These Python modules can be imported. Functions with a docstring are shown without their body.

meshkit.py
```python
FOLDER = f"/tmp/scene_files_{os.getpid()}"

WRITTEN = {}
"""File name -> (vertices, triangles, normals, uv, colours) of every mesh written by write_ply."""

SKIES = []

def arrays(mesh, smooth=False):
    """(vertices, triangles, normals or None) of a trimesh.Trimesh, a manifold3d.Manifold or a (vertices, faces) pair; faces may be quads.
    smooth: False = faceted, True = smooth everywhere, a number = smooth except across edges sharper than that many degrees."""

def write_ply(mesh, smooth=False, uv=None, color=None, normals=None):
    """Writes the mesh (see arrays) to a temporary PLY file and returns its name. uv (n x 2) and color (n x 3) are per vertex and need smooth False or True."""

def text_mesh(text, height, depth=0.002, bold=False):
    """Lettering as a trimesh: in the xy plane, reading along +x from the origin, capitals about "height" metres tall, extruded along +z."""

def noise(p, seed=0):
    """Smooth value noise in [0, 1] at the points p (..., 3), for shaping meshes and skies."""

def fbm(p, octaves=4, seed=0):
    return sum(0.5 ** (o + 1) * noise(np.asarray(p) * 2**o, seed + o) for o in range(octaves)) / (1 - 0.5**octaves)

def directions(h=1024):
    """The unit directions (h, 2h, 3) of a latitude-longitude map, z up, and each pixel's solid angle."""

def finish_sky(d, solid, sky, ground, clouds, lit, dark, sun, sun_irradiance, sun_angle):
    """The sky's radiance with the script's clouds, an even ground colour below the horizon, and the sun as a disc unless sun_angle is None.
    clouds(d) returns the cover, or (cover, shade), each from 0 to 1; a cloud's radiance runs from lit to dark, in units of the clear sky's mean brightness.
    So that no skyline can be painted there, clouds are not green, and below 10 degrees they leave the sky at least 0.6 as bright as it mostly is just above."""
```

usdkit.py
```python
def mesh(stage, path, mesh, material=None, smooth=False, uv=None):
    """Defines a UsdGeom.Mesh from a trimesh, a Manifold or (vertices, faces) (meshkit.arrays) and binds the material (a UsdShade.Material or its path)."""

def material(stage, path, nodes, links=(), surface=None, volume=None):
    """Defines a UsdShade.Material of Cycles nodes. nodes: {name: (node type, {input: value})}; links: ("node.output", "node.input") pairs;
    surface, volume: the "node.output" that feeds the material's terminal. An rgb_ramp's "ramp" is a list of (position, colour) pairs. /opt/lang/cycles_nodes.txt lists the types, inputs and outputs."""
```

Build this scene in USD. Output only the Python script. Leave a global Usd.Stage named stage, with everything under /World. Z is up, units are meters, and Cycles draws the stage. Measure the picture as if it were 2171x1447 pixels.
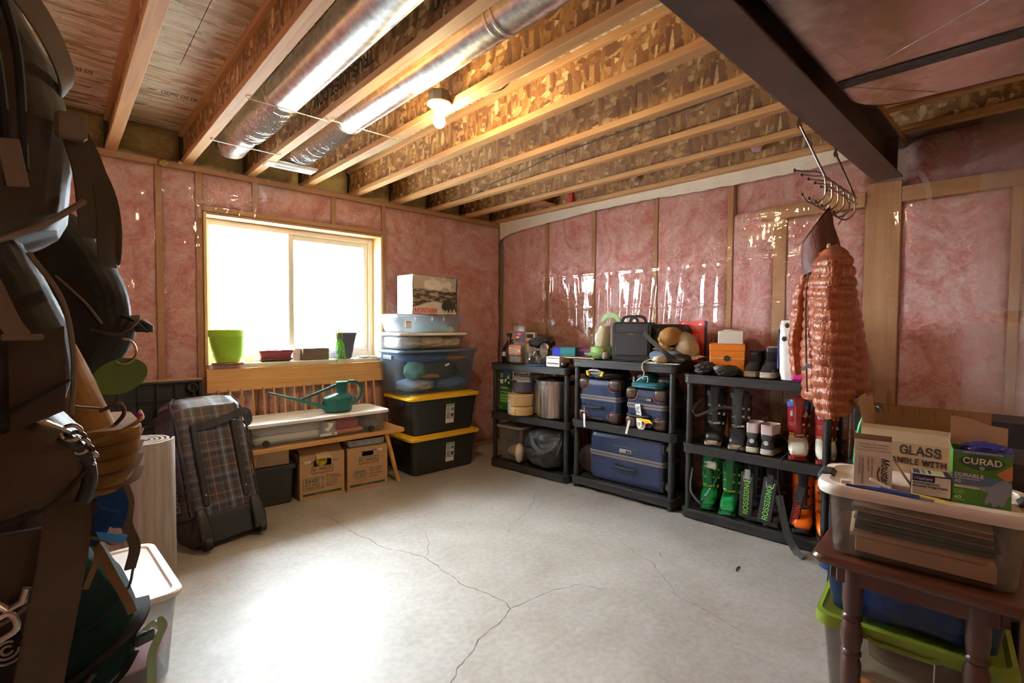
import math
import numpy as np
import trimesh
import meshkit
import usdkit
from pxr import Gf, Sdf, Usd, UsdGeom, UsdLux, UsdShade, Vt

stage = Usd.Stage.CreateInMemory()
UsdGeom.SetStageUpAxis(stage, UsdGeom.Tokens.z)
UsdGeom.SetStageMetersPerUnit(stage, 1.0)
UsdGeom.Xform.Define(stage, '/World')
UsdGeom.Scope.Define(stage, '/World/Looks')

# ---------------------------------------------------------------- camera, light, exposure
cam = UsdGeom.Camera.Define(stage, '/World/camera')
CAM_AT = (-3.578, -4.063, 1.295)
RIGHT, UP, FWD = (0.7351, -0.6779, 0.0067), (0.0187, 0.0302, 0.9994), (0.6777, 0.7347, -0.0348)
cam.AddTransformOp().Set(Gf.Matrix4d(*RIGHT, 0, *UP, 0, *(-c for c in FWD), 0, *CAM_AT, 1))
cam.CreateHorizontalApertureAttr(36.0)
cam.CreateVerticalApertureAttr(36.0 * 1447 / 2171)
cam.CreateFocalLengthAttr(36.0 * 1047.73 / 2171)
cam.CreateClippingRangeAttr(Gf.Vec2f(0.02, 200))
cam.CreateExposureAttr(0.42)

LK = '/World/Looks/'
sky = UsdLux.DomeLight.Define(stage, '/World/overcast_sky')
sky.CreateIntensityAttr(22.0)
sky.CreateColorAttr(Gf.Vec3f(0.82, 0.93, 1.0))
sun = UsdLux.DistantLight.Define(stage, '/World/hazy_sun')
sun.CreateIntensityAttr(4.0)
sun.CreateAngleAttr(30.0)
sun.CreateColorAttr(Gf.Vec3f(0.97, 0.98, 1.0))
SUN_EL, SUN_AZ = 37.0, 0.0     # degrees above the horizon; the light falls towards -y, a little towards +x
sun.AddRotateXYZOp().Set(Gf.Vec3f(SUN_EL - 90.0, 0, SUN_AZ))

# ---------------------------------------------------------------- shapes: every helper returns (vertices, faces)
def arr(m):
    if hasattr(m, 'vertices'):
        return np.array(m.vertices, float), np.array(m.faces, int)
    return np.asarray(m[0], float), np.asarray(m[1], int)

def cat(*ms):
    ms = [arr(m) for g in ms for m in (g if isinstance(g, list) else [g])]
    n, vs, fs = 0, [], []
    for v, f in ms:
        vs.append(v); fs.append(f + n); n += len(v)
    return np.vstack(vs), np.vstack(fs)

def rotm(rx=0, ry=0, rz=0):
    a, b, c = np.radians([rx, ry, rz])
    X = np.array([[1, 0, 0], [0, np.cos(a), -np.sin(a)], [0, np.sin(a), np.cos(a)]])
    Y = np.array([[np.cos(b), 0, np.sin(b)], [0, 1, 0], [-np.sin(b), 0, np.cos(b)]])
    Z = np.array([[np.cos(c), -np.sin(c), 0], [np.sin(c), np.cos(c), 0], [0, 0, 1]])
    return Z @ Y @ X

def xf(m, t=(0, 0, 0), rx=0, ry=0, rz=0, s=1.0):
    v, f = arr(m)
    return (v * np.asarray(s)) @ rotm(rx, ry, rz).T + np.asarray(t, float), f

def onto(m, o, x, y):
    """local x, y, z axes of m go to x, y and x cross y at o"""
    v, f = arr(m)
    x = np.asarray(x, float); x = x / np.linalg.norm(x)
    z = np.cross(x, np.asarray(y, float)); z /= np.linalg.norm(z)
    y = np.cross(z, x)
    return v @ np.array([x, y, z]) + np.asarray(o, float), f

def box(x0, x1, y0, y1, z0, z1, b=0.0):
    """a box with chamfered edges"""
    lo, hi = np.array([x0, y0, z0], float), np.array([x1, y1, z1], float)
    b = min(b, 0.49 * (hi - lo).min())
    if b <= 0:
        v = np.array([[(x0, x1)[i], (y0, y1)[j], (z0, z1)[k]] for i in (0, 1) for j in (0, 1) for k in (0, 1)], float)
        q = np.array([[0, 1, 3, 2], [4, 6, 7, 5], [0, 4, 5, 1], [2, 3, 7, 6], [0, 2, 6, 4], [1, 5, 7, 3]])
        return v, np.vstack([q[:, [0, 1, 2]], q[:, [0, 2, 3]]])
    pts = []
    for i in (0, 1):
        for j in (0, 1):
            for k in (0, 1):
                c = np.array([(lo[0], hi[0])[i], (lo[1], hi[1])[j], (lo[2], hi[2])[k]])
                s = np.array([1 - 2 * i, 1 - 2 * j, 1 - 2 * k]) * b
                for a in range(3):
                    p = c + s; p[a] = c[a]; pts.append(p)
    h = trimesh.convex.convex_hull(np.array(pts))
    return np.array(h.vertices), np.array(h.faces)

def cbox(c, sx, sy, sz, b=0.0):
    return box(c[0] - sx / 2, c[0] + sx / 2, c[1] - sy / 2, c[1] + sy / 2, c[2] - sz / 2, c[2] + sz / 2, b)

def web2(pts, w, wd, th=.003, n=8):
    """a strap whose width keeps to the direction wd"""
    p = spline(pts, n); t = frames(p)[0]; a = np.asarray(wd, float) - t * (t @ np.asarray(wd, float))[:, None]
    a /= np.linalg.norm(a, axis=1, keepdims=True) + 1e-9; b = np.cross(t, a)
    return loft([np.array([p[i] + a[i] * w / 2 * sx + b[i] * th / 2 * sy for sx, sy in ((1, 1), (-1, 1), (-1, -1), (1, -1))]) for i in range(len(p))])

def loft(rings, caps=(True, True), closed=True):
    """rings of equal length n, joined in order; caps close the first and last ring with a fan"""
    R = [np.asarray(r, float) for r in rings]
    n = len(R[0]); v = [r for r in R]; f = []
    for i in range(len(R) - 1):
        a = i * n + np.arange(n if closed else n - 1); b = i * n + (np.arange(n if closed else n - 1) + 1) % n
        f.append(np.stack([a, b, b + n], 1)); f.append(np.stack([a, b + n, a + n], 1))
    V = np.vstack(v)
    for k, on in enumerate(caps):
        if on:
            c = len(V); ring = np.arange(n) + (0 if k == 0 else (len(R) - 1) * n)
            V = np.vstack([V, R[0 if k == 0 else -1].mean(0)])
            nx = np.roll(ring, -1)
            f.append(np.stack([nx, ring, np.full(n, c)], 1) if k == 0 else np.stack([ring, nx, np.full(n, c)], 1))
    return V, np.vstack(f)

def rrect(w, d, r, seg=5):
    """rounded rectangle w x d round the origin, counter-clockwise"""
    r = min(r, w / 2 - 1e-4, d / 2 - 1e-4); out = []
    for cx, cy, a0 in ((w / 2 - r, d / 2 - r, 0), (-w / 2 + r, d / 2 - r, 90), (-w / 2 + r, -d / 2 + r, 180), (w / 2 - r, -d / 2 + r, 270)):
        for k in range(seg + 1):
            a = math.radians(a0 + 90 * k / seg); out.append((cx + r * math.cos(a), cy + r * math.sin(a)))
    return np.array(out)

def ring(p2, z):
    p2 = np.asarray(p2, float)
    return np.column_stack([p2, np.full(len(p2), float(z))])

def slab(w, d, z0, z1, r, b=0.003, seg=5, w1=None, d1=None):
    """a plate or block with rounded corners seen from above and softened edges; w1, d1: size at the top"""
    w1, d1 = w1 or w, d1 or d
    return loft([ring(rrect(w - 2 * b, d - 2 * b, r, seg), z0), ring(rrect(w, d, r, seg), z0 + b), ring(rrect(w1, d1, r, seg), z1 - b), ring(rrect(w1 - 2 * b, d1 - 2 * b, r, seg), z1)])

def tub(w0, d0, w1, d1, h, r, t=0.003, seg=5, rim=0.0, steps=2):
    """an open bin: floor w0 x d0, mouth w1 x d1, wall t; rim: outward lip"""
    S = np.linspace(0, 1, steps + 1)
    out = [ring(rrect(w0 - 0.02, d0 - 0.02, r, seg), 0)] + [ring(rrect(w0 + (w1 - w0) * s, d0 + (d1 - d0) * s, r, seg), 0.008 + (h - 0.008) * s) for s in S]
    if rim:
        out[-1] = ring(rrect(w1, d1, r, seg), h - 0.014)
        out += [ring(rrect(w1 + 2 * rim, d1 + 2 * rim, r + rim, seg), h - 0.013), ring(rrect(w1 + 2 * rim, d1 + 2 * rim, r + rim, seg), h - 0.001), ring(rrect(w1 + 2 * rim - 0.003, d1 + 2 * rim - 0.003, r + rim, seg), h)]
    inn = [ring(rrect(w1 - 2 * t, d1 - 2 * t, max(r - t, 0.002), seg), h), ring(rrect(w0 - 2 * t, d0 - 2 * t, max(r - t, 0.002), seg), t + 0.006), ring(rrect(w0 - 0.02 - 2 * t, d0 - 0.02 - 2 * t, max(r - t, 0.002), seg), t)]
    return loft(out + inn)

def lathe(prof, n=28):
    """profile of (radius, z) from bottom to top, turned round z"""
    a = np.linspace(0, 2 * np.pi, n, endpoint=False)
    return loft([np.column_stack([max(r, 1e-4) * np.cos(a), max(r, 1e-4) * np.sin(a), np.full(n, z)]) for r, z in prof])

def rod(a, b, r, n=10, r2=None):
    return tube([a, b], r if r2 is None else [r, r2], n)

def spline(pts, n=8):
    p = np.asarray(pts, float)
    if len(p) < 3:
        return p
    q = np.vstack([2 * p[0] - p[1], p, 2 * p[-1] - p[-2]]); out = []
    for i in range(len(p) - 1):
        t = np.linspace(0, 1, n, endpoint=False)[:, None]; a, b, c, d = q[i:i + 4]
        out.append(0.5 * (2 * b + (c - a) * t + (2 * a - 5 * b + 4 * c - d) * t**2 + (3 * b - a - 3 * c + d) * t**3))
    return np.vstack(out + [p[-1:]])

def frames(p, up=None):
    p = np.asarray(p, float)
    t = np.gradient(p, axis=0) if len(p) > 2 else np.repeat((p[1] - p[0])[None], 2, 0)
    t /= np.linalg.norm(t, axis=1, keepdims=True) + 1e-12
    if up is not None:
        a = np.cross(np.broadcast_to(np.asarray(up, float), t.shape), t)
        a /= np.linalg.norm(a, axis=1, keepdims=True) + 1e-9
    else:
        a = np.zeros_like(t); k = np.eye(3)[np.argmin(np.abs(t[0]))]; a[0] = np.cross(t[0], k)
        for i in range(len(t)):
            if i:
                a[i] = a[i - 1] - t[i] * (a[i - 1] @ t[i])
            a[i] /= np.linalg.norm(a[i]) + 1e-12
    return t, a, np.cross(t, a)

def tube(pts, r, n=8, caps=True):
    p = np.asarray(pts, float); t, a, b = frames(p); ang = np.linspace(0, 2 * np.pi, n, endpoint=False)
    r = np.broadcast_to(r, (len(p),))
    return loft([p[i] + r[i] * (np.cos(ang)[:, None] * a[i] + np.sin(ang)[:, None] * b[i]) for i in range(len(p))], (caps, caps))

def sweep(pts, w, th, up=(0, 0, 1), r=None):
    """a flat band: width w along up x tangent, thickness th"""
    p = np.asarray(pts, float); t, a, b = frames(p, up); w = np.broadcast_to(w, (len(p),))
    return loft([np.array([p[i] + a[i] * w[i] / 2 * sx + b[i] * th / 2 * sy for sx, sy in ((1, 1), (-1, 1), (-1, -1), (1, -1))]) for i in range(len(p))])

def grid(nu, nv, fn, th=0.0):
    """fn(u, v) -> (n, 3) over the unit square; th > 0 gives a closed sheet of that thickness"""
    u, v = np.meshgrid(np.linspace(0, 1, nu), np.linspace(0, 1, nv), indexing='ij')
    P = np.asarray(fn(u.ravel(), v.ravel()), float)
    i, j = np.meshgrid(np.arange(nu - 1), np.arange(nv - 1), indexing='ij'); a = (i * nv + j).ravel()
    F = np.vstack([np.stack([a, a + nv, a + nv + 1], 1), np.stack([a, a + nv + 1, a + 1], 1)])
    if th <= 0:
        return P, F
    m = trimesh.Trimesh(P, F, process=False); N = np.array(m.vertex_normals); n = len(P)
    idx = np.arange(n).reshape(nu, nv)
    e = np.concatenate([idx[:, 0], idx[-1, 1:], idx[-2::-1, -1], idx[0, -2:0:-1]]); e2 = np.roll(e, -1)
    side = np.vstack([np.stack([e2, e, e + n], 1), np.stack([e2, e + n, e2 + n], 1)])
    return np.vstack([P, P - N * th]), np.vstack([F, F[:, ::-1] + n, side[:, ::-1]])

def blob(c, sx, sy, sz, amp=0.15, freq=3.0, seed=0, sub=4, flat=None, pw=2.0):
    """a lumpy soft shape; pw > 2 squares it off; flat: cut level at the bottom (fraction of sz)"""
    m = trimesh.creation.icosphere(sub); d = np.array(m.vertices)
    k = (np.abs(d) ** pw).sum(1) ** (-1 / pw)
    v = d * k[:, None]
    nz = meshkit.fbm(d * freq + 10 + seed * 3.7, 4, seed) - 0.5
    rg = 1 - np.abs(2 * meshkit.fbm(d * freq * 1.3 + 5 + seed, 3, seed + 9) - 1)
    v = v * (1 + amp * 2 * nz + amp * 0.7 * (rg - 0.6))[:, None] * np.array([sx, sy, sz]) / 2
    if flat is not None:
        v[:, 2] = np.maximum(v[:, 2], -flat * sz / 2)
    return v + np.asarray(c, float), np.array(m.faces)

def fabric(m, amp, freq, seed=0, along=None):
    """pushes a mesh's vertices out and in along their normals by folds"""
    v, f = arr(m); t = trimesh.Trimesh(v, f, process=False); n = np.array(t.vertex_normals)
    s = np.asarray(along if along is not None else (1, 1, 1), float)
    k = 1 - np.abs(2 * meshkit.fbm(v * freq * s + 7 + seed, 3, seed) - 1)
    return v + n * (amp * (k - 0.7))[:, None], f

def dense(m, edge):
    v, f = arr(m); t = trimesh.Trimesh(v, f, process=True)
    v, f = trimesh.remesh.subdivide_to_size(t.vertices, t.faces, edge, max_iter=12)
    t = trimesh.Trimesh(v, f, process=True)
    return np.array(t.vertices), np.array(t.faces)

def text(s, h, o, x, y, depth=0.0012, bold=True, center=False, sx=1.0, slant=0.0):
    """flat print or a raised letter: capitals h tall, standing on the plane through o with reading direction x and up y"""
    m = meshkit.text_mesh(s, h, depth, bold); v = np.array(m.vertices)
    v[:, 0] = v[:, 0] * sx + v[:, 1] * slant
    if center:
        v[:, 0] -= (v[:, 0].min() + v[:, 0].max()) / 2
    return onto((v, np.array(m.faces)), o, x, y)

def poly(pts, depth, o=(0, 0, 0), x=(1, 0, 0), y=(0, 1, 0)):
    from shapely.geometry import Polygon
    m = trimesh.creation.extrude_polygon(Polygon(pts), depth, engine='earcut')
    return onto(m, o, x, y)

# ---------------------------------------------------------------- things and parts
USED = {}
def numbered(parent, name):
    k = USED.get((parent, name), 0); USED[(parent, name)] = k + 1
    return name if k == 0 else f'{name}_{k:03d}'

def tag(prim, label=None, cat_=None, group=None, kind=None):
    for k, v in (('label', label), ('category', cat_), ('group', group), ('kind', kind)):
        if v:
            prim.SetCustomDataByKey(k, v)

def put(path, m, mat, smooth, color=None):
    if color is not None:
        v, f = arr(m)
        g = usdkit.mesh(stage, path, (v, f), LK + mat, False)
        UsdGeom.PrimvarsAPI(g).CreatePrimvar('print', Sdf.ValueTypeNames.Color3fArray, 'vertex').Set(Vt.Vec3fArray.FromNumpy(np.asarray(color, np.float32)))
        return g
    return usdkit.mesh(stage, path, arr(m), LK + mat, smooth)

class Thing:
    def __init__(self, name, label, cat_=None, loc=(0, 0, 0), rz=0.0, group=None, kind=None):
        self.path = '/World/' + numbered('/World', name)
        x = UsdGeom.Xform.Define(stage, self.path)
        x.AddTranslateOp().Set(Gf.Vec3d(*map(float, loc)))
        if rz:
            x.AddRotateZOp().Set(float(rz))
        self.prim, self.name = x.GetPrim(), name
        self.args = (label, cat_, group)
        tag(self.prim, label, cat_, group, kind)

    def p(self, name, m, mat, smooth=32, under=None, label=None, kind=None, color=None):
        base = under or self.path
        path = base + '/' + numbered(base, name)
        g = put(path, m, mat, smooth, color)
        tag(g.GetPrim(), label, None, None, kind)
        return path

def solo(name, label, cat_, m, mat, smooth=32, group=None, kind=None, loc=None, rz=0.0):
    """a thing that is one mesh; its origin is moved to its base"""
    v, f = arr(m)
    c = np.array([(v[:, 0].min() + v[:, 0].max()) / 2, (v[:, 1].min() + v[:, 1].max()) / 2, v[:, 2].min()]) if loc is None else np.zeros(3)
    g = put('/World/' + numbered('/World', name), (v - c, f), mat, smooth)
    x = UsdGeom.Xformable(g.GetPrim()); x.AddTranslateOp().Set(Gf.Vec3d(*map(float, c if loc is None else loc)))
    if rz:
        x.AddRotateZOp().Set(float(rz))
    tag(g.GetPrim(), label, cat_, group, kind)
    return g

def dup(t, label, loc, rz=0.0, group=None, name=None):
    """a copy of a thing with its parts, by internal reference"""
    x = UsdGeom.Xform.Define(stage, '/World/' + numbered('/World', name or t.name))
    x.GetPrim().GetReferences().AddInternalReference(t.path)
    ops = UsdGeom.Xformable(x.GetPrim()); ops.ClearXformOpOrder()
    x.AddTranslateOp(opSuffix='place').Set(Gf.Vec3d(*map(float, loc)))
    x.AddRotateZOp(opSuffix='place').Set(float(rz))
    tag(x.GetPrim(), label or t.args[0], t.args[1], group or t.args[2])
    x.GetPrim().SetInstanceable(True)
    return x

# ---------------------------------------------------------------- materials
def node_mat(name, nodes, links, surface='p.BSDF'):
    usdkit.material(stage, LK + name, nodes, links, surface=surface)
    return name

def plain(name, col, rough=0.5, metal=0.0, var=0.0, vscale=6.0, bump=0.0, bscale=60.0, bdist=0.01, stretch=(1, 1, 1), spec=0.5, coat=0.0, sheen=0.0, col2=None, detail=4, extra=None, rvar=0.0):
    """a principled material with a procedural tone variation and fine relief"""
    c = np.array(col, float)
    c2 = np.array(col2, float) if col2 is not None else np.clip(c * (1 + var), 0, 1)
    c1 = c if col2 is not None else c * (1 - var)
    N = {'tc': ('texture_coordinate', {}), 'm': ('mapping', {'scale': stretch}), 'n': ('noise_texture', {'scale': vscale, 'detail': detail, 'roughness': 0.6}),
         'r': ('rgb_ramp', {'ramp': [(0.3, tuple(c1)), (0.7, tuple(c2))]}),
         'p': ('principled_bsdf', {'roughness': rough, 'metallic': metal, 'specular_ior_level': spec, 'coat_weight': coat, 'coat_roughness': 0.1, 'sheen_weight': sheen, **(extra or {})})}
    L = [('tc.object', 'm.vector'), ('m.vector', 'n.vector'), ('n.fac', 'r.fac'), ('r.color', 'p.base_color')]
    if bump:
        N['bn'] = ('noise_texture', {'scale': bscale, 'detail': 3})
        N['b'] = ('bump', {'strength': bump, 'distance': bdist})
        L += [('m.vector', 'bn.vector'), ('bn.fac', 'b.height'), ('b.normal', 'p.normal')]
    if rvar:
        N['rr'] = ('map_range', {'from_min': 0.3, 'from_max': 0.7, 'to_min': rough - rvar, 'to_max': rough + rvar})
        L += [('n.fac', 'rr.value'), ('rr.result', 'p.roughness')]
    return node_mat(name, N, L)

def wood(name, a, b, axis=0, rough=0.5, ring_=14.0, coat=0.0):
    """grain along the axis, in object space"""
    s = [22.0, 22.0, 22.0]; s[axis] = 1.4
    s2 = [90.0, 90.0, 90.0]; s2[axis] = 3.0
    return node_mat(name, {'tc': ('texture_coordinate', {}), 'm': ('mapping', {'scale': s}), 'm2': ('mapping', {'scale': s2}),
        'n': ('noise_texture', {'scale': 1.0, 'detail': 4, 'distortion': 1.2}), 'n2': ('noise_texture', {'scale': 1.0, 'detail': 3}),
        'x': ('mix_float', {'fac': 0.4}), 'r': ('rgb_ramp', {'ramp': [(0.3, a), (0.55, tuple((np.array(a) + np.array(b)) / 2)), (0.72, b)]}),
        'b': ('bump', {'strength': 0.25, 'distance': 0.002}), 'p': ('principled_bsdf', {'roughness': rough, 'coat_weight': coat, 'coat_roughness': 0.15})},
        [('tc.object', 'm.vector'), ('tc.object', 'm2.vector'), ('m.vector', 'n.vector'), ('m2.vector', 'n2.vector'), ('n.fac', 'x.a'), ('n2.fac', 'x.b'), ('x.result', 'r.fac'), ('r.color', 'p.base_color'), ('x.result', 'b.height'), ('b.normal', 'p.normal')])

def strands(name, s1, s2, r1, r2, tones, rough=0.6):
    """strand board: two layers of long chips lying at two angles"""
    def lay(k, s, r):
        return {f'm{k}': ('mapping', {'scale': s, 'rotation': r}), f'v{k}': ('voronoi_texture', {'scale': 1.0, 'randomness': 1.0}), f's{k}': ('separate_color', {}), f'e{k}': ('voronoi_texture', {'scale': 1.0, 'feature': 'distance_to_edge'})}
    N = {'tc': ('texture_coordinate', {}), 'dn': ('noise_texture', {'scale': 6.0, 'detail': 2}), 'da': ('vector_math', {'math_type': 'multiply_add', 'vector2': (0.05, 0.05, 0.05)}), **lay(1, s1, r1), **lay(2, s2, r2),
         'pick': ('math', {'math_type': 'greater_than', 'value2': 0.5}), 'x': ('mix_float', {}), 'xe': ('mix_float', {}),
         'fn': ('noise_texture', {'scale': 120.0, 'detail': 3}), 'a': ('math', {'math_type': 'multiply_add', 'value2': 0.25, 'value3': -0.125}), 'ad': ('math', {'math_type': 'add'}),
         'r': ('rgb_ramp', {'ramp': tones}), 'er': ('map_range', {'from_min': 0.0, 'from_max': 0.05, 'to_min': 0.62, 'to_max': 1.0, 'clamp': True}),
         'mul': ('mix_color', {'blend_type': 'multiply', 'fac': 1.0}), 'b': ('bump', {'strength': 0.35, 'distance': 0.004}), 'p': ('principled_bsdf', {'roughness': rough})}
    L = [('tc.object', 'dn.vector'), ('dn.color', 'da.vector1'), ('tc.object', 'da.vector3')]
    for k in '12':
        L += [('da.vector', f'm{k}.vector'), (f'm{k}.vector', f'v{k}.vector'), (f'm{k}.vector', f'e{k}.vector'), (f'v{k}.color', f's{k}.color')]
    L += [('s1.g', 'pick.value1'), ('pick.value', 'x.fac'), ('s1.r', 'x.a'), ('s2.r', 'x.b'), ('pick.value', 'xe.fac'), ('e1.distance', 'xe.a'), ('e2.distance', 'xe.b'),
          ('tc.object', 'fn.vector'), ('fn.fac', 'a.value1'), ('x.result', 'ad.value1'), ('a.value', 'ad.value2'), ('ad.value', 'r.fac'), ('xe.result', 'er.value'), ('r.color', 'mul.a'), ('er.result', 'mul.b'),
          ('mul.result', 'p.base_color'), ('ad.value', 'b.height'), ('b.normal', 'p.normal')]
    return node_mat(name, N, L)

def schlick(ior):
    f0 = ((ior - 1) / (ior + 1)) ** 2
    return {'lw': ('layer_weight', {'blend': 0.5}), 'fp': ('math', {'math_type': 'power', 'value2': 5.0}), 'fk': ('math', {'math_type': 'multiply_add', 'value2': 1 - f0, 'value3': f0, 'use_clamp': True})}
SCHLICK = [('lw.facing', 'fp.value1'), ('fp.value', 'fk.value1')]

def clear(name, tint=(0.96, 0.96, 0.96), haze=(0.9, 0.92, 0.93), milk=0.25, rough=0.08, bump=0.0, bscale=(20, 20, 20), ior=1.45, trans=0.5):
    """thin see-through plastic: light passes straight, a part is scattered (milk), the sheen follows fresnel"""
    N = {'t': ('transparent_bsdf', {'color': tint}), 'd': ('diffuse_bsdf', {'color': haze}), 'l': ('translucent_bsdf', {'color': haze}), 'dl': ('mix_closure', {'fac': trans}),
         'mk': ('mix_closure', {'fac': milk}), 'g': ('glossy_bsdf', {'color': (1, 1, 1), 'roughness': rough}), **schlick(ior), 'o': ('mix_closure', {})}
    L = SCHLICK + [('d.BSDF', 'dl.closure1'), ('l.BSDF', 'dl.closure2'), ('t.BSDF', 'mk.closure1'), ('dl.closure', 'mk.closure2'), ('fk.value', 'o.fac'), ('mk.closure', 'o.closure1'), ('g.BSDF', 'o.closure2')]
    if bump:
        N |= {'tc': ('texture_coordinate', {}), 'm': ('mapping', {'scale': bscale}), 'n': ('noise_texture', {'scale': 1.0, 'detail': 4, 'roughness': 0.55, 'distortion': 0.6}), 'b': ('bump', {'strength': bump, 'distance': 0.02})}
        L += [('tc.object', 'm.vector'), ('m.vector', 'n.vector'), ('n.fac', 'b.height'), ('b.normal', 'g.normal'), ('b.normal', 'lw.normal')]
    return node_mat(name, N, L, 'o.closure')

# ================================================================ MATERIALS OF THE ROOM
node_mat('concrete', {'tc': ('texture_coordinate', {}), 'n': ('noise_texture', {'scale': 1.1, 'detail': 6, 'roughness': 0.62, 'distortion': 0.5}), 'n2': ('noise_texture', {'scale': 38.0, 'detail': 4}), 'n3': ('noise_texture', {'scale': 4.5, 'detail': 5, 'roughness': 0.7}),
    'r': ('rgb_ramp', {'ramp': [(0.3, (0.40, 0.375, 0.345)), (0.5, (0.485, 0.465, 0.435)), (0.7, (0.55, 0.535, 0.51))]}), 'r2': ('rgb_ramp', {'ramp': [(0.35, (0.86, 0.85, 0.83)), (0.65, (1, 1, 1))]}), 'r3': ('rgb_ramp', {'ramp': [(0.32, (0.84, 0.82, 0.79)), (0.62, (1, 1, 1))]}),
    'm1': ('mix_color', {'blend_type': 'multiply', 'fac': 1.0}), 'm2': ('mix_color', {'blend_type': 'multiply', 'fac': 1.0}), 'b': ('bump', {'strength': 0.12, 'distance': 0.004}), 'rr': ('map_range', {'from_min': 0.3, 'from_max': 0.7, 'to_min': 0.38, 'to_max': 0.6}), 'p': ('principled_bsdf', {})},
    [('tc.object', 'n.vector'), ('tc.object', 'n2.vector'), ('tc.object', 'n3.vector'), ('n.fac', 'r.fac'), ('n2.fac', 'r2.fac'), ('n3.fac', 'r3.fac'), ('r.color', 'm1.a'), ('r2.color', 'm1.b'), ('m1.result', 'm2.a'), ('r3.color', 'm2.b'), ('m2.result', 'p.base_color'), ('n2.fac', 'b.height'), ('b.normal', 'p.normal'), ('n3.fac', 'rr.value'), ('rr.result', 'p.roughness')])
node_mat('pink_wool', {'tc': ('texture_coordinate', {}), 'n': ('noise_texture', {'scale': 3.0, 'detail': 8, 'roughness': 0.68, 'distortion': 2.4}), 'n2': ('noise_texture', {'scale': 16.0, 'detail': 6, 'roughness': 0.7, 'distortion': 2.2}), 'x': ('mix_float', {'fac': 0.38}),
    'r': ('rgb_ramp', {'ramp': [(0.34, (0.50, 0.15, 0.14)), (0.44, (0.75, 0.31, 0.29)), (0.54, (0.90, 0.55, 0.53)), (0.64, (0.98, 0.84, 0.82))]}), 'b': ('bump', {'strength': 1.0, 'distance': 0.045}), 'p': ('principled_bsdf', {'roughness': 0.95, 'sheen_weight': 0.3, 'specular_ior_level': 0.1})},
    [('tc.object', 'n.vector'), ('tc.object', 'n2.vector'), ('n.fac', 'x.a'), ('n2.fac', 'x.b'), ('x.result', 'r.fac'), ('r.color', 'p.base_color'), ('x.result', 'b.height'), ('b.normal', 'p.normal')])
TAN = [(0.0, (0.30, 0.13, 0.045)), (0.25, (0.44, 0.23, 0.085)), (0.5, (0.58, 0.35, 0.15)), (0.75, (0.70, 0.47, 0.23)), (1.0, (0.80, 0.62, 0.38))]
strands('strand_web', (1, 44, 14), (1, 22, 42), (0.30, 0, 0), (-0.55, 0, 0), [(0.0, (0.16, 0.062, 0.018)), (0.3, (0.29, 0.125, 0.036)), (0.6, (0.39, 0.19, 0.058)), (0.8, (0.48, 0.26, 0.09)), (0.93, (0.62, 0.40, 0.18)), (1.0, (0.80, 0.60, 0.34))])
strands('strand_deck', (6, 30, 1), (8, 36, 1), (0, 0, 0.42), (0, 0, -0.30), [(0.0, (0.34, 0.19, 0.085)), (0.16, (0.58, 0.41, 0.22)), (0.4, (0.76, 0.61, 0.40)), (0.7, (0.84, 0.71, 0.51)), (1.0, (0.92, 0.84, 0.67))])
wood('flange_wood', (0.60, 0.345, 0.145), (0.40, 0.185, 0.062), axis=1, rough=0.65)
wood('stud_wood_z', (0.47, 0.255, 0.11), (0.32, 0.15, 0.06), axis=2, rough=0.65)
wood('stud_wood_x', (0.50, 0.275, 0.12), (0.35, 0.17, 0.065), axis=0, rough=0.65)
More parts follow.
